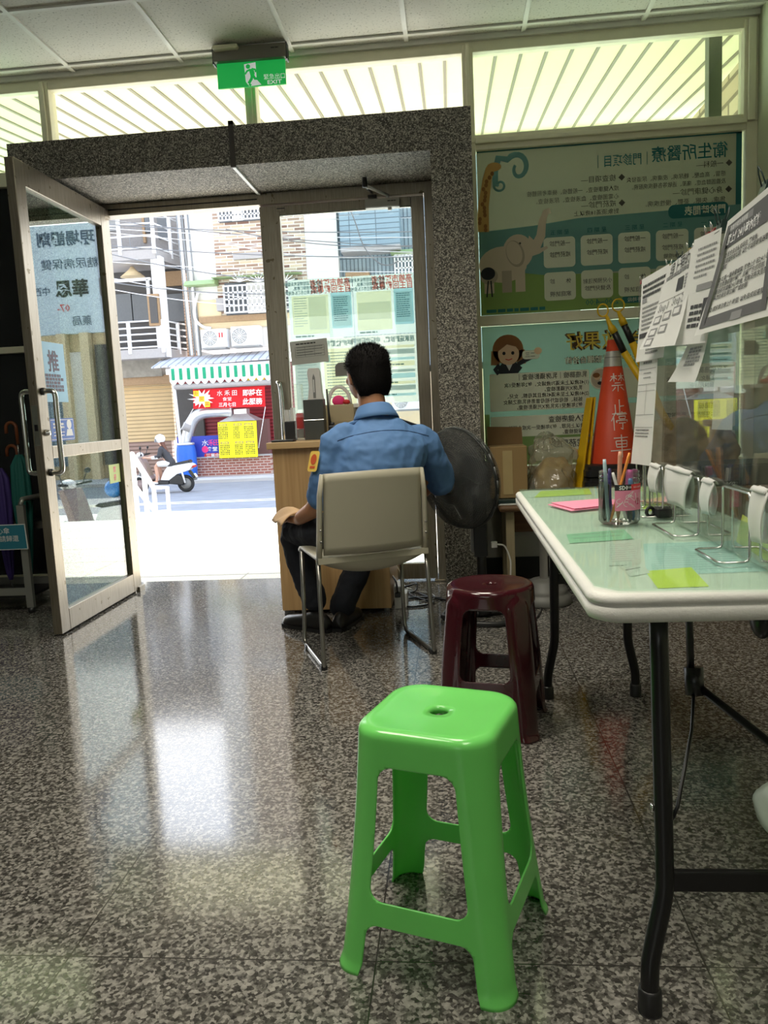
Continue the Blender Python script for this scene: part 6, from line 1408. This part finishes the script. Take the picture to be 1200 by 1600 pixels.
# lower poster
PM.update(pcell=(.80, .82, .66), pteal=srgb(128, 158, 150), pgreen=srgb(140, 168, 100)); posterset('lower', .20); M['pcell'] = mat('poster_cell_lower_opaque', (.80, .82, .66), .8, trans=.05)  # light bounced off the ground put into these inks: paler, more translucent
W, H = 1.428, .80; fr = frame((1.562, PY, .664), (1, 0, 0), (0, 0, 1))
p2 = thing('window_poster', 'lower window poster with a cartoon woman in a dark suit and mirrored screening text', 'poster', (2.27, PY, .664), 0, 'health posters on the windows')
b = MB(); b.rect(fr, 0, 0, W, H, M['pteal'], -.002); b.build('sheet', p2)
b = MB(); b.rect(fr, 0, .0, .03, .30, M['pgreen'], .0004); b.rect(fr, .0, .0, W, .17, M['pgreen'], .0003); b.rrect(fr, .035, .315, .60, .53, .01, M['pcell'], .001); b.rrect(fr, .035, .165, .60, .285, .01, M['pcell'], .001); b.rrect(fr, .72, .36, W - .02, .53, .01, M['pcell'], .001); b.rrect(fr, .72, .17, W - .02, .33, .01, M['pcell'], .001); b.rrect(fr, .28, .02, W - .02, .15, .01, M['pcell'], .001); b.disc(fr, .665, .475, .062, .062, M['pcell'], .0012); b.disc(fr, .665, .475, .054, .054, M['pele'], .0014); b.disc(fr, .645, .485, .018, .018, M['pskin'], .0016); b.disc(fr, .64, .495, .02, .014, M['phair'], .0018); b.rect(fr, .66, .45, .70, .48, M['paper'], .0016); b.disc(fr, .66, .45, .014, .01, M['psuit'], .0019)
b.disc(fr, .68, .12, .05, .05, M['red'], .0013); b.disc(fr, .68, .12, .04, .04, M['pcell'], .0015); b.build('colour_bands', p2)
b = MB()   # woman
b.disc(fr, .145, .665, .088, .085, M['phair'], .0014); b.stroke(fr, [(.075, .66), (.07, .58)], .05, M['phair'], .0014); b.stroke(fr, [(.215, .66), (.22, .58)], .05, M['phair'], .0014); b.shape(fr, [(.095, .53), (.20, .53), (.225, .56), (.19, .59), (.11, .59), (.085, .56)], M['psuit'], .0016)
b.stroke(fr, [(.095, .58), (.07, .555), (.09, .53)], .026, M['psuit'], .0016); b.stroke(fr, [(.20, .58), (.25, .605), (.295, .625)], .026, M['psuit'], .0016); b.shape(fr, [(.125, .595), (.175, .595), (.15, .545)], M['paper'], .0018); b.disc(fr, .148, .64, .060, .062, M['pskin'], .0020); b.shape(fr, [(.085, .655), (.10, .705), (.15, .725), (.20, .70), (.212, .65), (.19, .68), (.14, .695)], M['phair'], .0023)
for x in (.122, .172): b.disc(fr, x, .645, .009, .010, M['psuit'], .0024)
b.stroke(fr, [(.13, .612), (.148, .606), (.168, .613)], .005, M['red'], .0024); b.rrect(fr, .225, .605, .325, .655, .02, M['pcell'], .0020); b.disc(fr, .315, .65, .022, .02, M['pskin'], .0022); b.text('二三', fr, .27, .63, .03, M['psuit'], mirror=True, lift=.003); b.build('cartoon_woman', p2)
In = M['pink_']
b = MB()
def ot(s_, xr, y, size, **k):
    b.text(s_, fr, W - xr, y, size, M['pbrown'], mirror=True, align='l', lift=.002, bold=.05, wide=.95); b.text(s_, fr, W - xr, y, size, M['pgold'], mirror=True, align='l', lift=.0035, bold=.006, wide=.95)
ot('服務台', .30, .69, .105); ot('效果好', .66, .69, .105)
b.text('請持健保IC卡至掛號櫃台洽詢', fr, W - .42, .585, .042, M['pbrown'], mirror=True, align='l', lift=.002, bold=.05); b.text('請持健保IC卡至掛號櫃台洽詢', fr, W - .42, .585, .042, M['pcell'], mirror=True, align='l', lift=.0032, bold=.008)
for s_, xr, y, sz in (('乳癌篩檢｜乳房攝影檢查｜', .84, .505, .036), ('(1)45歲以上未滿70歲婦女，每2年接受1次', .83, .462, .0285), ('乳房X光攝影檢查。', .868, .43, .0285), ('(2)40歲以上至未滿45歲且其母親、女兒、', .83, .398, .0285), ('姊妹、祖母或外祖母曾患有乳癌之婦女', .868, .365, .0285), ('每2年接受1次乳房X光攝影檢查。', .868, .333, .0285), ('成人健康檢查', .84, .257, .040), ('40歲以上民眾，每3年接受一次成人預防', .83, .215, .0285), ('保健檢查。', .868, .183, .0285), ('子宮頸癌篩檢', .06, .495, .036), ('30歲以上婦女，每年接受一次', .05, .45, .029), ('子宮頸抹片檢查。', .085, .41, .029), ('口腔癌篩檢', .06, .295, .036), ('30歲以上有嚼檳榔、吸菸習慣', .05, .25, .029), ('戒菸門診', .86, .115, .050)):
    b.text(s_, fr, W - xr, y, sz, In, mirror=True, align='l', lift=.003, wide=.93, bold=.006)
b.build('lettering', p2)
# posters on the closed door leaf
for k_, c_, t_ in (('dpale', (.44, .54, .54), .8), ('dcream', (.93, .89, .66), .95), ('dwhite', (.82, .86, .84), .9), ('dsheet', (.46, .52, .48), .8), ('dred', (.75, .16, .12), .8), ('dtxt', (.16, .27, .28), .8), ('dblue', (.50, .74, .82), .95)): M[k_] = mat('door_poster_' + k_[1:], c_, .8, var=.04, trans=t_)
DP = DOORY + .012
def dposter(x0, x1, z0, z1, kind, label, seed):
    W, H = x1 - x0, z1 - z0; fr = frame((x0, DP, z0), (1, 0, 0), (0, 0, 1)); t = thing('door_poster', label, 'poster', ((x0 + x1) / 2, DP, z0), 0, 'posters on the closed door')
    b = MB(); b.rect(fr, 0, 0, W, H, M['dpale'] if kind < 2 else M['dsheet'], 0); b.build('sheet', t); b = MB()
    if kind < 2:
        b.rect(fr, W * .05, H * .08, W * .62, H * .73, M['dcream'], .0006); b.rrect(fr, W * .66, H * .15, W * .98, H * .76, .01, M['dblue'], .0006); b.rect(fr, W * .68, H * .19, W * .96, H * .70, M['dwhite'], .0012)
        if kind == 0: b.rect(fr, W * .31, H * .15, W * .58, H * .70, M['dwhite'], .001); b.lines(fr, W * .08, H * .68, W * .2, 12, H * .042, .004, M['dpale'], .001, .4, seed)
        else: b.rect(fr, W * .07, H * .26, W * .60, H * .55, M['dwhite'], .001)
        b.lines(fr, W * .70, H * .66, W * .22, 12, H * .035, .005, M['dtxt'], .0018, .4, seed + 1); b.lines(fr, W * .08, H * .03, W * .3, 1, .01, .01, M['dtxt'], .001)
        b.text('高雄市確診者', fr, W * .97, H * .92, .046, M['dred'], mirror=True, align='l', lift=.002, bold=.02, wide=.86); b.text('自主回報專案', fr, W * .97, H * .81, .046, M['dred'], mirror=True, align='l', lift=.002, bold=.02, wide=.86)
        for i, s_ in enumerate(('居家照護期間請留意身體狀況，', '若有不適請撥打專線，', '配合衛生單位各項防疫措施')): b.text(s_, fr, W * .53, H * (.93 - .075 * i), .024, M['dtxt'], mirror=True, align='l', lift=.002, wide=.75, bold=.02)
    else:
        s_ = '輕症快篩陽性確診' if kind == 2 else '居家遠距診療，申請流程說明'
        b.text(s_, fr, W * .97, H * .93, .036, M['dtxt'], mirror=True, align='l', lift=.002, bold=.03, wide=.95 if kind == 2 else .78)
        if kind == 2: b.rect(fr, W * .04, H * .06, W * .44, H * .84, M['dpale'], .0006); b.rect(fr, W * .5, H * .1, W * .98, H * .86, M['dcream'], .0006); b.lines(fr, W * .54, H * .8, W * .4, 16, H * .04, .005, M['dtxt'], .0012, .5, seed); b.lines(fr, W * .08, H * .7, W * .3, 12, H * .045, .004, M['dtxt'], .0012, .5, seed + 3); b.rect(fr, W * .52, H * .68, W * .6, H * .78, M['dblue'], .0014)
        else:
            rnd = random.Random(seed)
            for i in range(9): b.rect(fr, W * .04, H * (.80 - .088 * i), W * .96, H * (.80 - .088 * i) + H * (.07 if i % 2 else .04), M[('dcream', 'dpale', 'dblue')[i % 3]], .0006); b.lines(fr, W * .1, H * (.815 - .088 * i), W * (.3 + .5 * rnd.random()), 1, .01, .008, M['dtxt'], .001, .3, i)
    b.build('print', t)
a = lambda px, py: at(px, py, DP)
dposter(.452, .828, 1.452, 1.79, 0, 'upper left pale blue poster with red heading on the closed door', 3); dposter(.832, 1.185, 1.455, 1.79, 1, 'upper right pale blue poster with red heading on the closed door', 5)
dposter(.452, .828, 1.02, 1.448, 2, 'lower left poster on the closed door with a pale yellow panel', 7); dposter(.832, 1.185, 1.06, 1.451, 3, 'lower right poster on the closed door with striped rows, behind the guard', 9)
b = MB(); c0, c1 = at(456, 571, DOORY - .012), at(512, 531, DOORY - .012); b.obox((c0.x, DOORY - .008, c0.z), (c1.x - c0.x, 0, .012), (-.006, 0, c1.z - c0.z), (0, .0008, 0), mat('notice_paper', (.78, .76, .73), .8, trans=.3)); nt_ = tag(b.build('paper_notice'), 'white paper notice with a small table taped on the closed door above the counter', 'notice')
fr = frame((c0.x, DOORY - .008, c0.z), (1, 0, .05), (-.03, 0, 1)); wN, hN = c1.x - c0.x, c1.z - c0.z; b = MB(); b.lines(fr, wN * .15, hN * .84, wN * .55, 1, .01, .007, M['ink'], -.0 + .001)
for i in range(5): b.rect(fr, wN * .12, hN * (.3 + .11 * i), wN * .9, hN * (.3 + .11 * i) + .0015, M['inkgrey'], .001)
for i in range(4): b.rect(fr, wN * (.12 + .26 * i), hN * .3, wN * (.12 + .26 * i) + .0015, hN * .74, M['inkgrey'], .001)
b.lines(fr, wN * .16, hN * .7, wN * .7, 4, hN * .11, .004, M['inkgrey'], .001, .5, 3); b.build('print', nt_)
b = MB(); c0, c1 = at(525, 588, DP), at(545, 566, DP); b.prism([(c0.x, DP - .02, c0.z), (c1.x, DP - .02, c0.z), (c1.x, DP - .02, c1.z), (c0.x + .02, DP - .02, c1.z), (c0.x, DP - .02, c1.z - .02)], (0, .001, 0), M['grey']); tag(b.build('grey_tag'), 'small grey paper tag on the closed door left of the guard head', 'tag')

# stickers on the open leaf (plane x = const, facing the doorway)
XL = -.5715
def lq(px, py): return onx(px, py, XL)
def lfrm(px0, py0, px1, py1):
    a_, b_ = lq(px0, max(py0, py1)), lq(px1, min(py0, py1)); return frame((XL, a_.y, a_.z), (0, 1, 0), (0, 0, 1)), b_.y - a_.y, b_.z - a_.z
M['stblue'] = mat('pale_blue_sticker', srgb(150, 200, 225), .4); M['stdark'] = mat('dark_purple_print', srgb(70, 40, 60), .5); M['stcobalt'] = mat('blue_sticker', srgb(46, 100, 190), .4)
fr, W, H = lfrm(70, 628, 98, 538); st = thing('push_sticker', 'tall pale blue sticker with the character for push on the open glass door', 'sticker', fr(W / 2, 0))
b = MB(); b.rect(fr, 0, 0, W, H, M['stblue'], .001); b.build('sheet', st); b = MB(); b.text('推', fr, W * .5, H * .68, min(W * .62, H * .38), M['stdark'], lift=.002, bold=.02); rnd = random.Random(4)
for i in range(5): b.lines(fr, W * .12, H * (.42 - .06 * i), W * .76, 1, .01, .014, M['stdark'], .002, .2, i, .02)
b.build('print', st)
fr, W, H = lfrm(80, 690, 114, 653); st = thing('blue_sticker', 'square blue sign with a white figure on the open glass door beside the handle', 'sticker', fr(W / 2, 0))
b = MB(); b.rrect(fr, 0, 0, W, H, .01, M['stcobalt'], .001); b.build('sheet', st); b = MB(); b.rrect(fr, .006, .006, W - .006, H - .006, .006, M['white'], .0016); b.rrect(fr, .009, .009, W - .009, H - .009, .005, M['stcobalt'], .0022); b.lines(fr, W * .12, H * .7, W * .45, 2, H * .14, .010, M['white'], .003, .2, 3); b.lines(fr, W * .12, H * .36, W * .45, 2, H * .14, .005, M['white'], .003, .2, 4); b.disc(fr, W * .78, H * .72, W * .10, W * .10, M['white'], .003); b.shape(fr, [(W * .62, H * .2), (W * .92, H * .2), (W * .88, H * .5), (W * .68, H * .5)], M['white'], .003); b.build('print', st)
fr, W, H = lfrm(172, 756, 186, 724); b = MB(); b.rect(fr, 0, 0, W, H, mat('pale_yellow_green_sticker', srgb(176, 192, 112), .5), .001); st = tag(b.build('green_sticker'), 'small yellow green sticker low on the hinge side of the open door', 'sticker'); b = MB(); b.text('禁', fr, W * .5, H * .72, min(W * .6, H * .36), M['pink'], lift=.002); b.text('菸', fr, W * .5, H * .28, min(W * .6, H * .36), M['pink'], lift=.002); b.build('print', st)

# exit sign under the ceiling
ex = thing('exit_sign', 'green lit exit sign with a running figure hanging from the ceiling', 'exit sign', (.40, 3.12, 2.66))
Ye = 3.12; e0, e1, e2, e3 = at(341, 139, Ye), at(447, 131, Ye), at(446, 91, Ye), at(340, 100, Ye)
fr = frame(e0, e1 - e0, (e3 - e0) - (e1 - e0) * ((e3 - e0).dot(e1 - e0) / (e1 - e0).length_squared)); W = (e1 - e0).length; H = (e3 - e0).length
M['exitg'] = emit('lit_exit_green', (.012, .42, .075), .55); M['exitw'] = emit('lit_exit_white', (.75, .78, .75), .45)
b = MB(); b.obox(fr(0, 0, -.012), fr(W, 0) - fr(0, 0), fr(0, H) - fr(0, 0), fr(0, 0, .012) - fr(0, 0), M['exitg']); b.build('panel', ex)
M['exhouse'] = mat('grey_brown_housing', (.20, .185, .15), .4)
b = MB(); b.obox(fr(-.012, H, -.03), fr(W + .024, 0) - fr(0, 0), fr(0, .072) - fr(0, 0), fr(0, 0, .06) - fr(0, 0), M['exhouse']); hs = b.build('housing', ex, bevel=.003)
b = MB(); b.lines(fr, W * .82, H + .045, .045, 1, .01, .006, M['ink'], .032); b.build('lettering', hs)
for s_ in (-.016, W + .010): b = MB(); b.obox(fr(s_, H - .01, -.025), fr(.008, 0) - fr(0, 0), fr(0, .085) - fr(0, 0), fr(0, 0, .05) - fr(0, 0), M['black']); b.build('end_cap', ex)
for xh in (.30, .50): b = MB(); b.box(xh - .012, xh + .012, Ye - .008, Ye + .008, at(395, 78, Ye).z - .01, 3.0, M['exhouse']); b.build('hanger', ex)
b = MB(); b.shape(fr, [(W * .40, H * .90), (W * .57, H * .95), (W * .575, H * .26), (W * .64, H * .04), (W * .46, H * .01), (W * .415, H * .2)], M['exitw'], .0008)
def es(pts, wd): b.stroke(fr, [(W * x, H * y) for x, y in pts], wd, M['exitg'], .0016)
b.disc(fr, W * .458, H * .80, .012, .012, M['exitg'], .0016); es([(.50, .70), (.52, .45)], .026); es([(.52, .48), (.55, .30), (.63, .28)], .015); es([(.515, .48), (.50, .30), (.455, .12)], .016); es([(.49, .68), (.44, .62), (.41, .50)], .010); es([(.51, .70), (.56, .66), (.565, .55)], .010); es([(.46, .1), (.49, .03)], .012)
b.text('緊急出口', fr, W * .835, H * .33, .031, M['exitw'], lift=.0012, wide=.98); b.text('EXIT', fr, W * .835, H * .12, .028, M['exitw'], lift=.0012, bold=.02, wide=1.4); b.build('pictogram', ex)
p = onfloor(352, 72, 2.995); b = MB(); b.box(p.x - .07, p.x + .07, p.y - .02, p.y + .04, 2.975, 3.0, M['frame']); tag(b.build('ceiling_plate', bevel=.01), 'small cream plate on the ceiling above the exit sign', 'ceiling plate')

# unseen ceiling panels added as fill light for the hall
for k, (x, y) in enumerate(((1.15, 1.25), (1.7, -.9), (-1.8, -4.0), (2.45, -4.0), (.2, .2))):
    t = thing('fill_panel', 'unseen ceiling panel added as fill light over the hall', 'lamp', (x, y, 2.99), 0, 'added fill panels'); b = MB(); b.box(x - .3, x + .3, y - .6, y + .6, 2.992, 3.0, emit('fill_diffuser_%d' % k, (1, .97, .9), 1.2)); b.build('diffuser', t)
    la = bpy.data.lights.new('fill_panel', 'AREA'); la.shape = 'RECTANGLE'; la.size = .55; la.size_y = 1.15; la.energy = FILL_POWER * (1.5, .9, .6, .6, 2.4)[k]; la.spread = math.radians((105, 105, 105, 105, 140)[k]); la.color = (1, .93, .78); lo = bpy.data.objects.new('fill_light', la); COL.objects.link(lo); lo.parent = t; lo.location = (0, 0, -.02)

# ================================================================== umbrella rack left of the door
M['rackm'] = mat('dull_steel_rack', (.34, .34, .31), .35, metal=.6); M['purple'] = mat('purple_umbrella_cloth', srgb(60, 44, 110), .7); M['tealc'] = mat('teal_umbrella_cloth', srgb(20, 96, 88), .7); M['cane'] = mat('brown_wooden_handle', srgb(120, 64, 30), .4); M['signteal'] = mat('teal_sign_board', srgb(40, 120, 140), .6)
ur = thing('umbrella_rack', 'steel umbrella rack in the dark corner left of the open door', 'rack', (-1.35, 2.8, 0))
Rx1, Ry = -.985, 2.72
for x, y in ((Rx1, Ry), (Rx1, Ry + .3), (-1.75, Ry), (-1.75, Ry + .3)): b = MB(); b.box(x - .02, x + .02, y - .012, y + .012, .03, .60, M['rackm']); b.lathe([(.02, 0), (.02, .03)], (x, y, 0), M['black'], 10); b.build('post', ur)
b = MB(); b.tube([(Rx1, Ry, .60), (Rx1, Ry + .02, .63), (Rx1, Ry + .28, .63), (Rx1, Ry + .3, .60)], .014, M['rackm'], 8); b.build('end_loop', ur)
for z in (.10, .43): b = MB(); b.box(-1.75, Rx1, Ry - .01, Ry + .01, z, z + .04, M['rackm']); b.box(-1.75, Rx1, Ry + .29, Ry + .31, z, z + .04, M['rackm']); b.build('rail', ur)
b = MB(); b.box(-1.74, Rx1, Ry, Ry + .3, .085, .10, M['black']); b.build('drip_tray', ur)
sg = thing('rack_sign', 'teal sign with white characters fixed on the front of the umbrella rack', 'sign', (-1.2, Ry - .02, .28))
s0, s1, s2, s3 = at(-60, 862, Ry - .03), at(44, 858, Ry - .03), at(38, 817, Ry - .03), at(-66, 823, Ry - .03)
fr = frame(s0, s1 - s0, s3 - s0); W, H = (s1 - s0).length, (s3 - s0).length
b = MB(); b.obox(fr(0, 0, -.006), fr(W, 0) - fr(0, 0), fr(0, H) - fr(0, 0), fr(0, 0, .006) - fr(0, 0), M['white']); b.rect(fr, .004, .004, W - .004, H - .004, M['signteal'], .0008); b.build('board', sg)
b = MB(); b.text('愛心傘', fr, W * .62, H * .75, .038, M['white'], lift=.002); b.text('使用畢請歸還', fr, W * .60, H * .44, .036, M['white'], lift=.002, wide=1.02); b.build('lettering', sg)
def umbrella(x, y, m, hz, kind, label, lean=0.0):
    t = thing('umbrella', label, 'umbrella', (x, y, .10), 0, 'umbrellas in the rack'); b = MB(); rings = []
    for z, r in ((.16, .008), (.20, .018), (.35, .030), (.52, .042), (.62, .048), (hz - .12, .042), (hz - .06, .016)):
        rings.append([(x + lean * (z - .1) + r * (1 + .22 * math.cos(8 * 2 * PI * k / 32)) * math.cos(2 * PI * k / 32), y + r * (1 + .22 * math.cos(8 * 2 * PI * k / 32)) * math.sin(2 * PI * k / 32), z) for k in range(32)])
    b.loft(rings, m); b.build('canopy', t)
    b = MB(); b.tube([(x, y, .105), (x + lean * .1, y, .2)], .004, M['chrome'], 6); b.tube([(x + lean * (hz - .2), y, hz - .08), (x + lean * (hz - .1), y, hz)], .005, M['chrome'], 6); b.build('shaft', t); b = MB(); xx = x + lean * (hz - .1)
    if kind == 'hook': b.tube([(xx, y, hz), (xx, y, hz + .09)] + arc((xx - .03, y, hz + .09), .03, 0, PI, 8)[1:] + [V((xx - .06, y, hz + .06))], .0095, M['cane'], 8)
    else: b.tube([(xx, y, hz), (xx, y, hz + .06), (xx - .002, y, hz + .10)], [.011, .013, .011], M['cane'], 8); b.tube([(xx - .035, y, hz + .105), (xx + .03, y, hz + .095)], .012, M['cane'], 8)
    b.build('handle', t)
umbrella(-1.235, Ry + .10, M['purple'], .90, 'tee', 'purple umbrella with a wooden T handle at the left edge'); umbrella(-1.165, Ry + .13, M['purple'], .86, 'hook', 'purple umbrella between the T handled one and the teal one'); umbrella(-1.06, Ry + .14, M['tealc'], .93, 'hook', 'teal umbrella with a brown hooked handle beside the door', .02); umbrella(-1.33, Ry + .12, M['purple'], .88, 'tee', 'purple umbrella standing furthest left in the rack'); umbrella(-1.10, Ry + .22, mat('dark_brown_umbrella_cloth', srgb(60, 30, 40), .7), .80, 'hook', 'dark brown umbrella behind the teal one')

# ================================================================== scooters and rider on the street
M['scw'] = mat('white_scooter_panel', (.72, .71, .69), .3, coat=.5); M['tyre'] = mat('black_rubber', (.02, .02, .02), .8); M['scg'] = mat('grey_scooter_panel', srgb(150, 130, 125), .4); M['helm'] = mat('white_helmet', (.85, .85, .85), .2, coat=.5); M['helmb'] = mat('blue_helmet', srgb(40, 120, 190), .2, coat=.5); M['tail'] = mat('red_tail_lamp', (.5, .02, .02), .3)
def scooter(loc, rz, label):
    t = thing('scooter', label, 'scooter', loc, rz); B = lambda b, n, **k: b.build(n, t, local=True, **k)
    for x, n in ((-.64, 'front_wheel'), (.64, 'rear_wheel')):
        b = MB(); b.tube([(x + .19 * math.cos(2 * PI * k / 24), 0, .235 + .19 * math.sin(2 * PI * k / 24)) for k in range(24)], .048, M['tyre'], 10, closed=True); b.lathe([(.15, -.03), (.15, .03)], (x, 0, .235), M['grey'] if x > 0 else M['scg'], 16, (0, 1, 0)); B(b, n)
    def bodyp(pts, w0, w1, m, n):
        b = MB(); b.loft([[(x, -w1, z) for x, z in pts], [(x, -w0, z) for x, z in pts], [(x, w0, z) for x, z in pts], [(x, w1, z) for x, z in pts]], m, smooth=False); B(b, n, bevel=.02)
    bodyp([(-.30, .30), (-.44, .45), (-.56, .80), (-.62, .98), (-.50, 1.0), (-.42, .85), (-.30, .50), (-.22, .40)], .15, .19, M['scg'], 'leg_shield'); bodyp([(-.80, .47), (-.64, .50), (-.48, .44), (-.46, .36), (-.52, .42), (-.64, .46), (-.78, .42)], .05, .07, M['scw'], 'front_fender')
    bodyp([(-.32, .24), (.22, .24), (.22, .34), (-.28, .34)], .14, .17, M['black'], 'footboard'); bodyp([(-.02, .36), (.10, .60), (.20, .72), (.80, .80), (.92, .74), (.80, .60), (.45, .50), (.22, .34)], .13, .16, M['scw'], 'side_panel'); bodyp([(.05, .74), (.15, .79), (.45, .82), (.78, .88), (.84, .84), (.80, .78), (.20, .72)], .12, .15, M['black'], 'seat')
    bodyp([(.20, .25), (.60, .20), (.66, .34), (.50, .50), (.24, .42)], .12, .15, M['blackmetal'], 'engine'); bodyp([(.78, .60), (.92, .40), (.90, .36), (.86, .38), (.74, .56)], .06, .08, M['black'], 'rear_fender'); bodyp([(.80, .74), (.95, .72), (.93, .66), (.82, .66)], .1, .13, M['tail'], 'tail_lamp')
    b = MB(); b.quad((.90, -.09, .50), (.90, .09, .50), (.96, .09, .40), (.96, -.09, .40), M['white']); B(b, 'number_plate', mods=(sold(.004),)); b = MB(); b.tube([(.58, -.14, .62), (.66, -.14, .26)], .025, M['white'], 8); b.tube([(.55, .15, .30), (.9, .17, .36)], .05, M['grey'], 8); B(b, 'shock_and_exhaust'); b = MB(); b.tube([(-.56, 0, .95), (-.64, 0, .40), (-.64, .07, .235)], .03, M['grey'], 8); B(b, 'fork')
    b = MB(); b.tube([(-.42, -.33, 1.08), (-.50, -.15, 1.06), (-.54, 0, 1.04), (-.50, .15, 1.06), (-.42, .33, 1.08)], .022, M['black'], 8); b.ell((-.58, 0, 1.05), (.10, .14, .09), M['scw']); hb_ = B(b, 'handlebar')
    for s_ in (-1, 1): b = MB(); b.tube([(-.48, s_ * .2, 1.07), (-.46, s_ * .27, 1.22)], .009, M['black'], 6); b.ell((-.45, s_ * .29, 1.26), (.02, .07, .045), M['black']); b.build('mirror', hb_, local=True)
    b = MB(); b.ell((-.62, 0, .86), (.06, .10, .07), M['dwhite']); B(b, 'headlamp'); return t
rw = onfloor(292.7, 769, RZ); fw = onfloor(220, 771, RZ); mid = (rw + fw) / 2; rzs = math.atan2(rw.y - fw.y, rw.x - fw.x)
scooter((mid.x, mid.y, RZ), math.radians(2), 'white and grey scooter ridden along the street past the tan shutter')
rd_ = thing('person', 'scooter rider in a white helmet, dark jacket and pale shorts', 'person', (mid.x, mid.y, RZ), math.radians(2)); rd_.scale = (.94, .95, .915)
B = lambda b, n, **k: b.build(n, rd_, local=True, **k)
M['pskin2'] = mat('rider_skin', srgb(206, 160, 136), .6); M['jacket'] = mat('dark_grey_jacket', srgb(58, 56, 58), .8); M['shorts'] = mat('pale_shorts', (.72, .71, .68), .8); M['brownhair'] = mat('brown_hair', srgb(96, 56, 40), .6)
def lmb(b, pts, m, n=10):
    b.tube([p[:3] for p in pts], [p[3] for p in pts], m, n)
    for p in (pts[0], pts[-1]): b.ell(p[:3], (p[3] * .98,) * 3, m, 10, 6)
b = MB(); b.loft([[(x + a * math.cos(q), c * math.sin(q), z) for q in [2 * PI * k / 16 for k in range(16)]] for x, z, a, c in ((.28, .84, .13, .17), (.22, .95, .12, .16), (.14, 1.12, .11, .15), (.08, 1.28, .10, .17), (.06, 1.36, .06, .09), (.045, 1.44, .05, .052), (.03, 1.50, .06, .06))], M['pskin2'])
b.ell((.02, 0, 1.56), (.095, .075, .115), M['pskin2']); b.ell((-.075, 0, 1.54), (.018, .012, .02), M['pskin2'])
for s_ in (-1, 1):
    b.ell((.03, s_ * .076, 1.55), (.02, .01, .03), M['pskin2']); lmb(b, [(.26, s_ * .10, .87, .09), (-.08, s_ * .14, .86, .07), (-.12, s_ * .14, .80, .06), (-.10, s_ * .15, .55, .05), (-.12, s_ * .16, .36, .04)], M['pskin2']); lmb(b, [(-.12, s_ * .16, .36, .035), (-.16, s_ * .165, .34, .035), (-.26, s_ * .17, .345, .025)], M['pskin2'])
    lmb(b, [(.07, s_ * .18, 1.30, .055), (.02, s_ * .25, 1.10, .045), (-.18, s_ * .27, 1.07, .038), (-.36, s_ * .26, 1.09, .03)], M['pskin2']); b.ell((-.40, s_ * .26, 1.09), (.045, .022, .035), M['pskin2'])
    for k in range(4): b.tube([(-.42 - .0 * k, s_ * (.225 + .022 * k), 1.115), (-.455, s_ * (.225 + .022 * k), 1.10), (-.45, s_ * (.225 + .022 * k), 1.07)], .0095, M['pskin2'], 6)
    b.tube([(-.39, s_ * .225, 1.08), (-.42, s_ * .215, 1.06), (-.45, s_ * .22, 1.06)], .011, M['pskin2'], 6)
def rmr(o): remesh(.010, 3)(o)
B(b, 'body', mods=(rmr,))
b = MB(); b.loft([[(x + a * math.cos(q), c * math.sin(q), z) for q in [2 * PI * k / 16 for k in range(16)]] for x, z, a, c in ((.30, .80, .15, .19), (.26, .95, .14, .18), (.16, 1.12, .13, .17), (.09, 1.28, .12, .19), (.07, 1.36, .08, .12), (.055, 1.41, .065, .07))], M['jacket'])
for s_ in (-1, 1): lmb(b, [(.07, s_ * .17, 1.31, .075), (.03, s_ * .25, 1.11, .066), (-.06, s_ * .265, 1.085, .06)], M['jacket'])
B(b, 'jacket', mods=(rmr,)); b = MB()
for s_ in (-1, 1): lmb(b, [(.26, s_ * .09, .88, .105), (-.02, s_ * .14, .875, .088)], M['shorts']); lmb(b, [(-.03, s_ * .265, 1.08, .055), (-.16, s_ * .27, 1.072, .048)], M['shorts'])
B(b, 'shorts_and_cuffs', mods=(rmr,)); b = MB(); b.loft([[(x + a * math.cos(q), c * math.sin(q), z) for q in [2 * PI * k / 14 for k in range(14)]] for x, z, a, c in ((.06, 1.52, .08, .08), (.10, 1.42, .06, .08), (.16, 1.30, .05, .08), (.23, 1.14, .04, .06), (.27, 1.05, .02, .03))], M['brownhair']); B(b, 'hair')
b = MB(); b.ell((.02, 0, 1.62), (.15, .135, .135), M['helm'], 20, 12); b.grid(lambda u, v: (.01 - .155 * math.cos((u - .5) * 2.2), .14 * math.sin((u - .5) * 2.2), 1.52 + .10 * v), 10, 4, M['dimglass']); B(b, 'helmet', mods=()); b = MB()
for s_ in (-1, 1): b.ell((-.18, s_ * .165, .315), (.11, .045, .04), M['shorts'])
B(b, 'shoes')
ps_ = scooter((2.95, 10.2, RZ), math.radians(200), 'white scooter parked beyond the entrance steps, seen mirrored in the open door')
b = MB(); b.ell((2.6, 10.06, .03), (.15, .15, .14), M['helmb']); tag(b.build('blue_helmet'), 'blue helmet resting on the parked scooter, mirrored in the door glass', 'helmet')
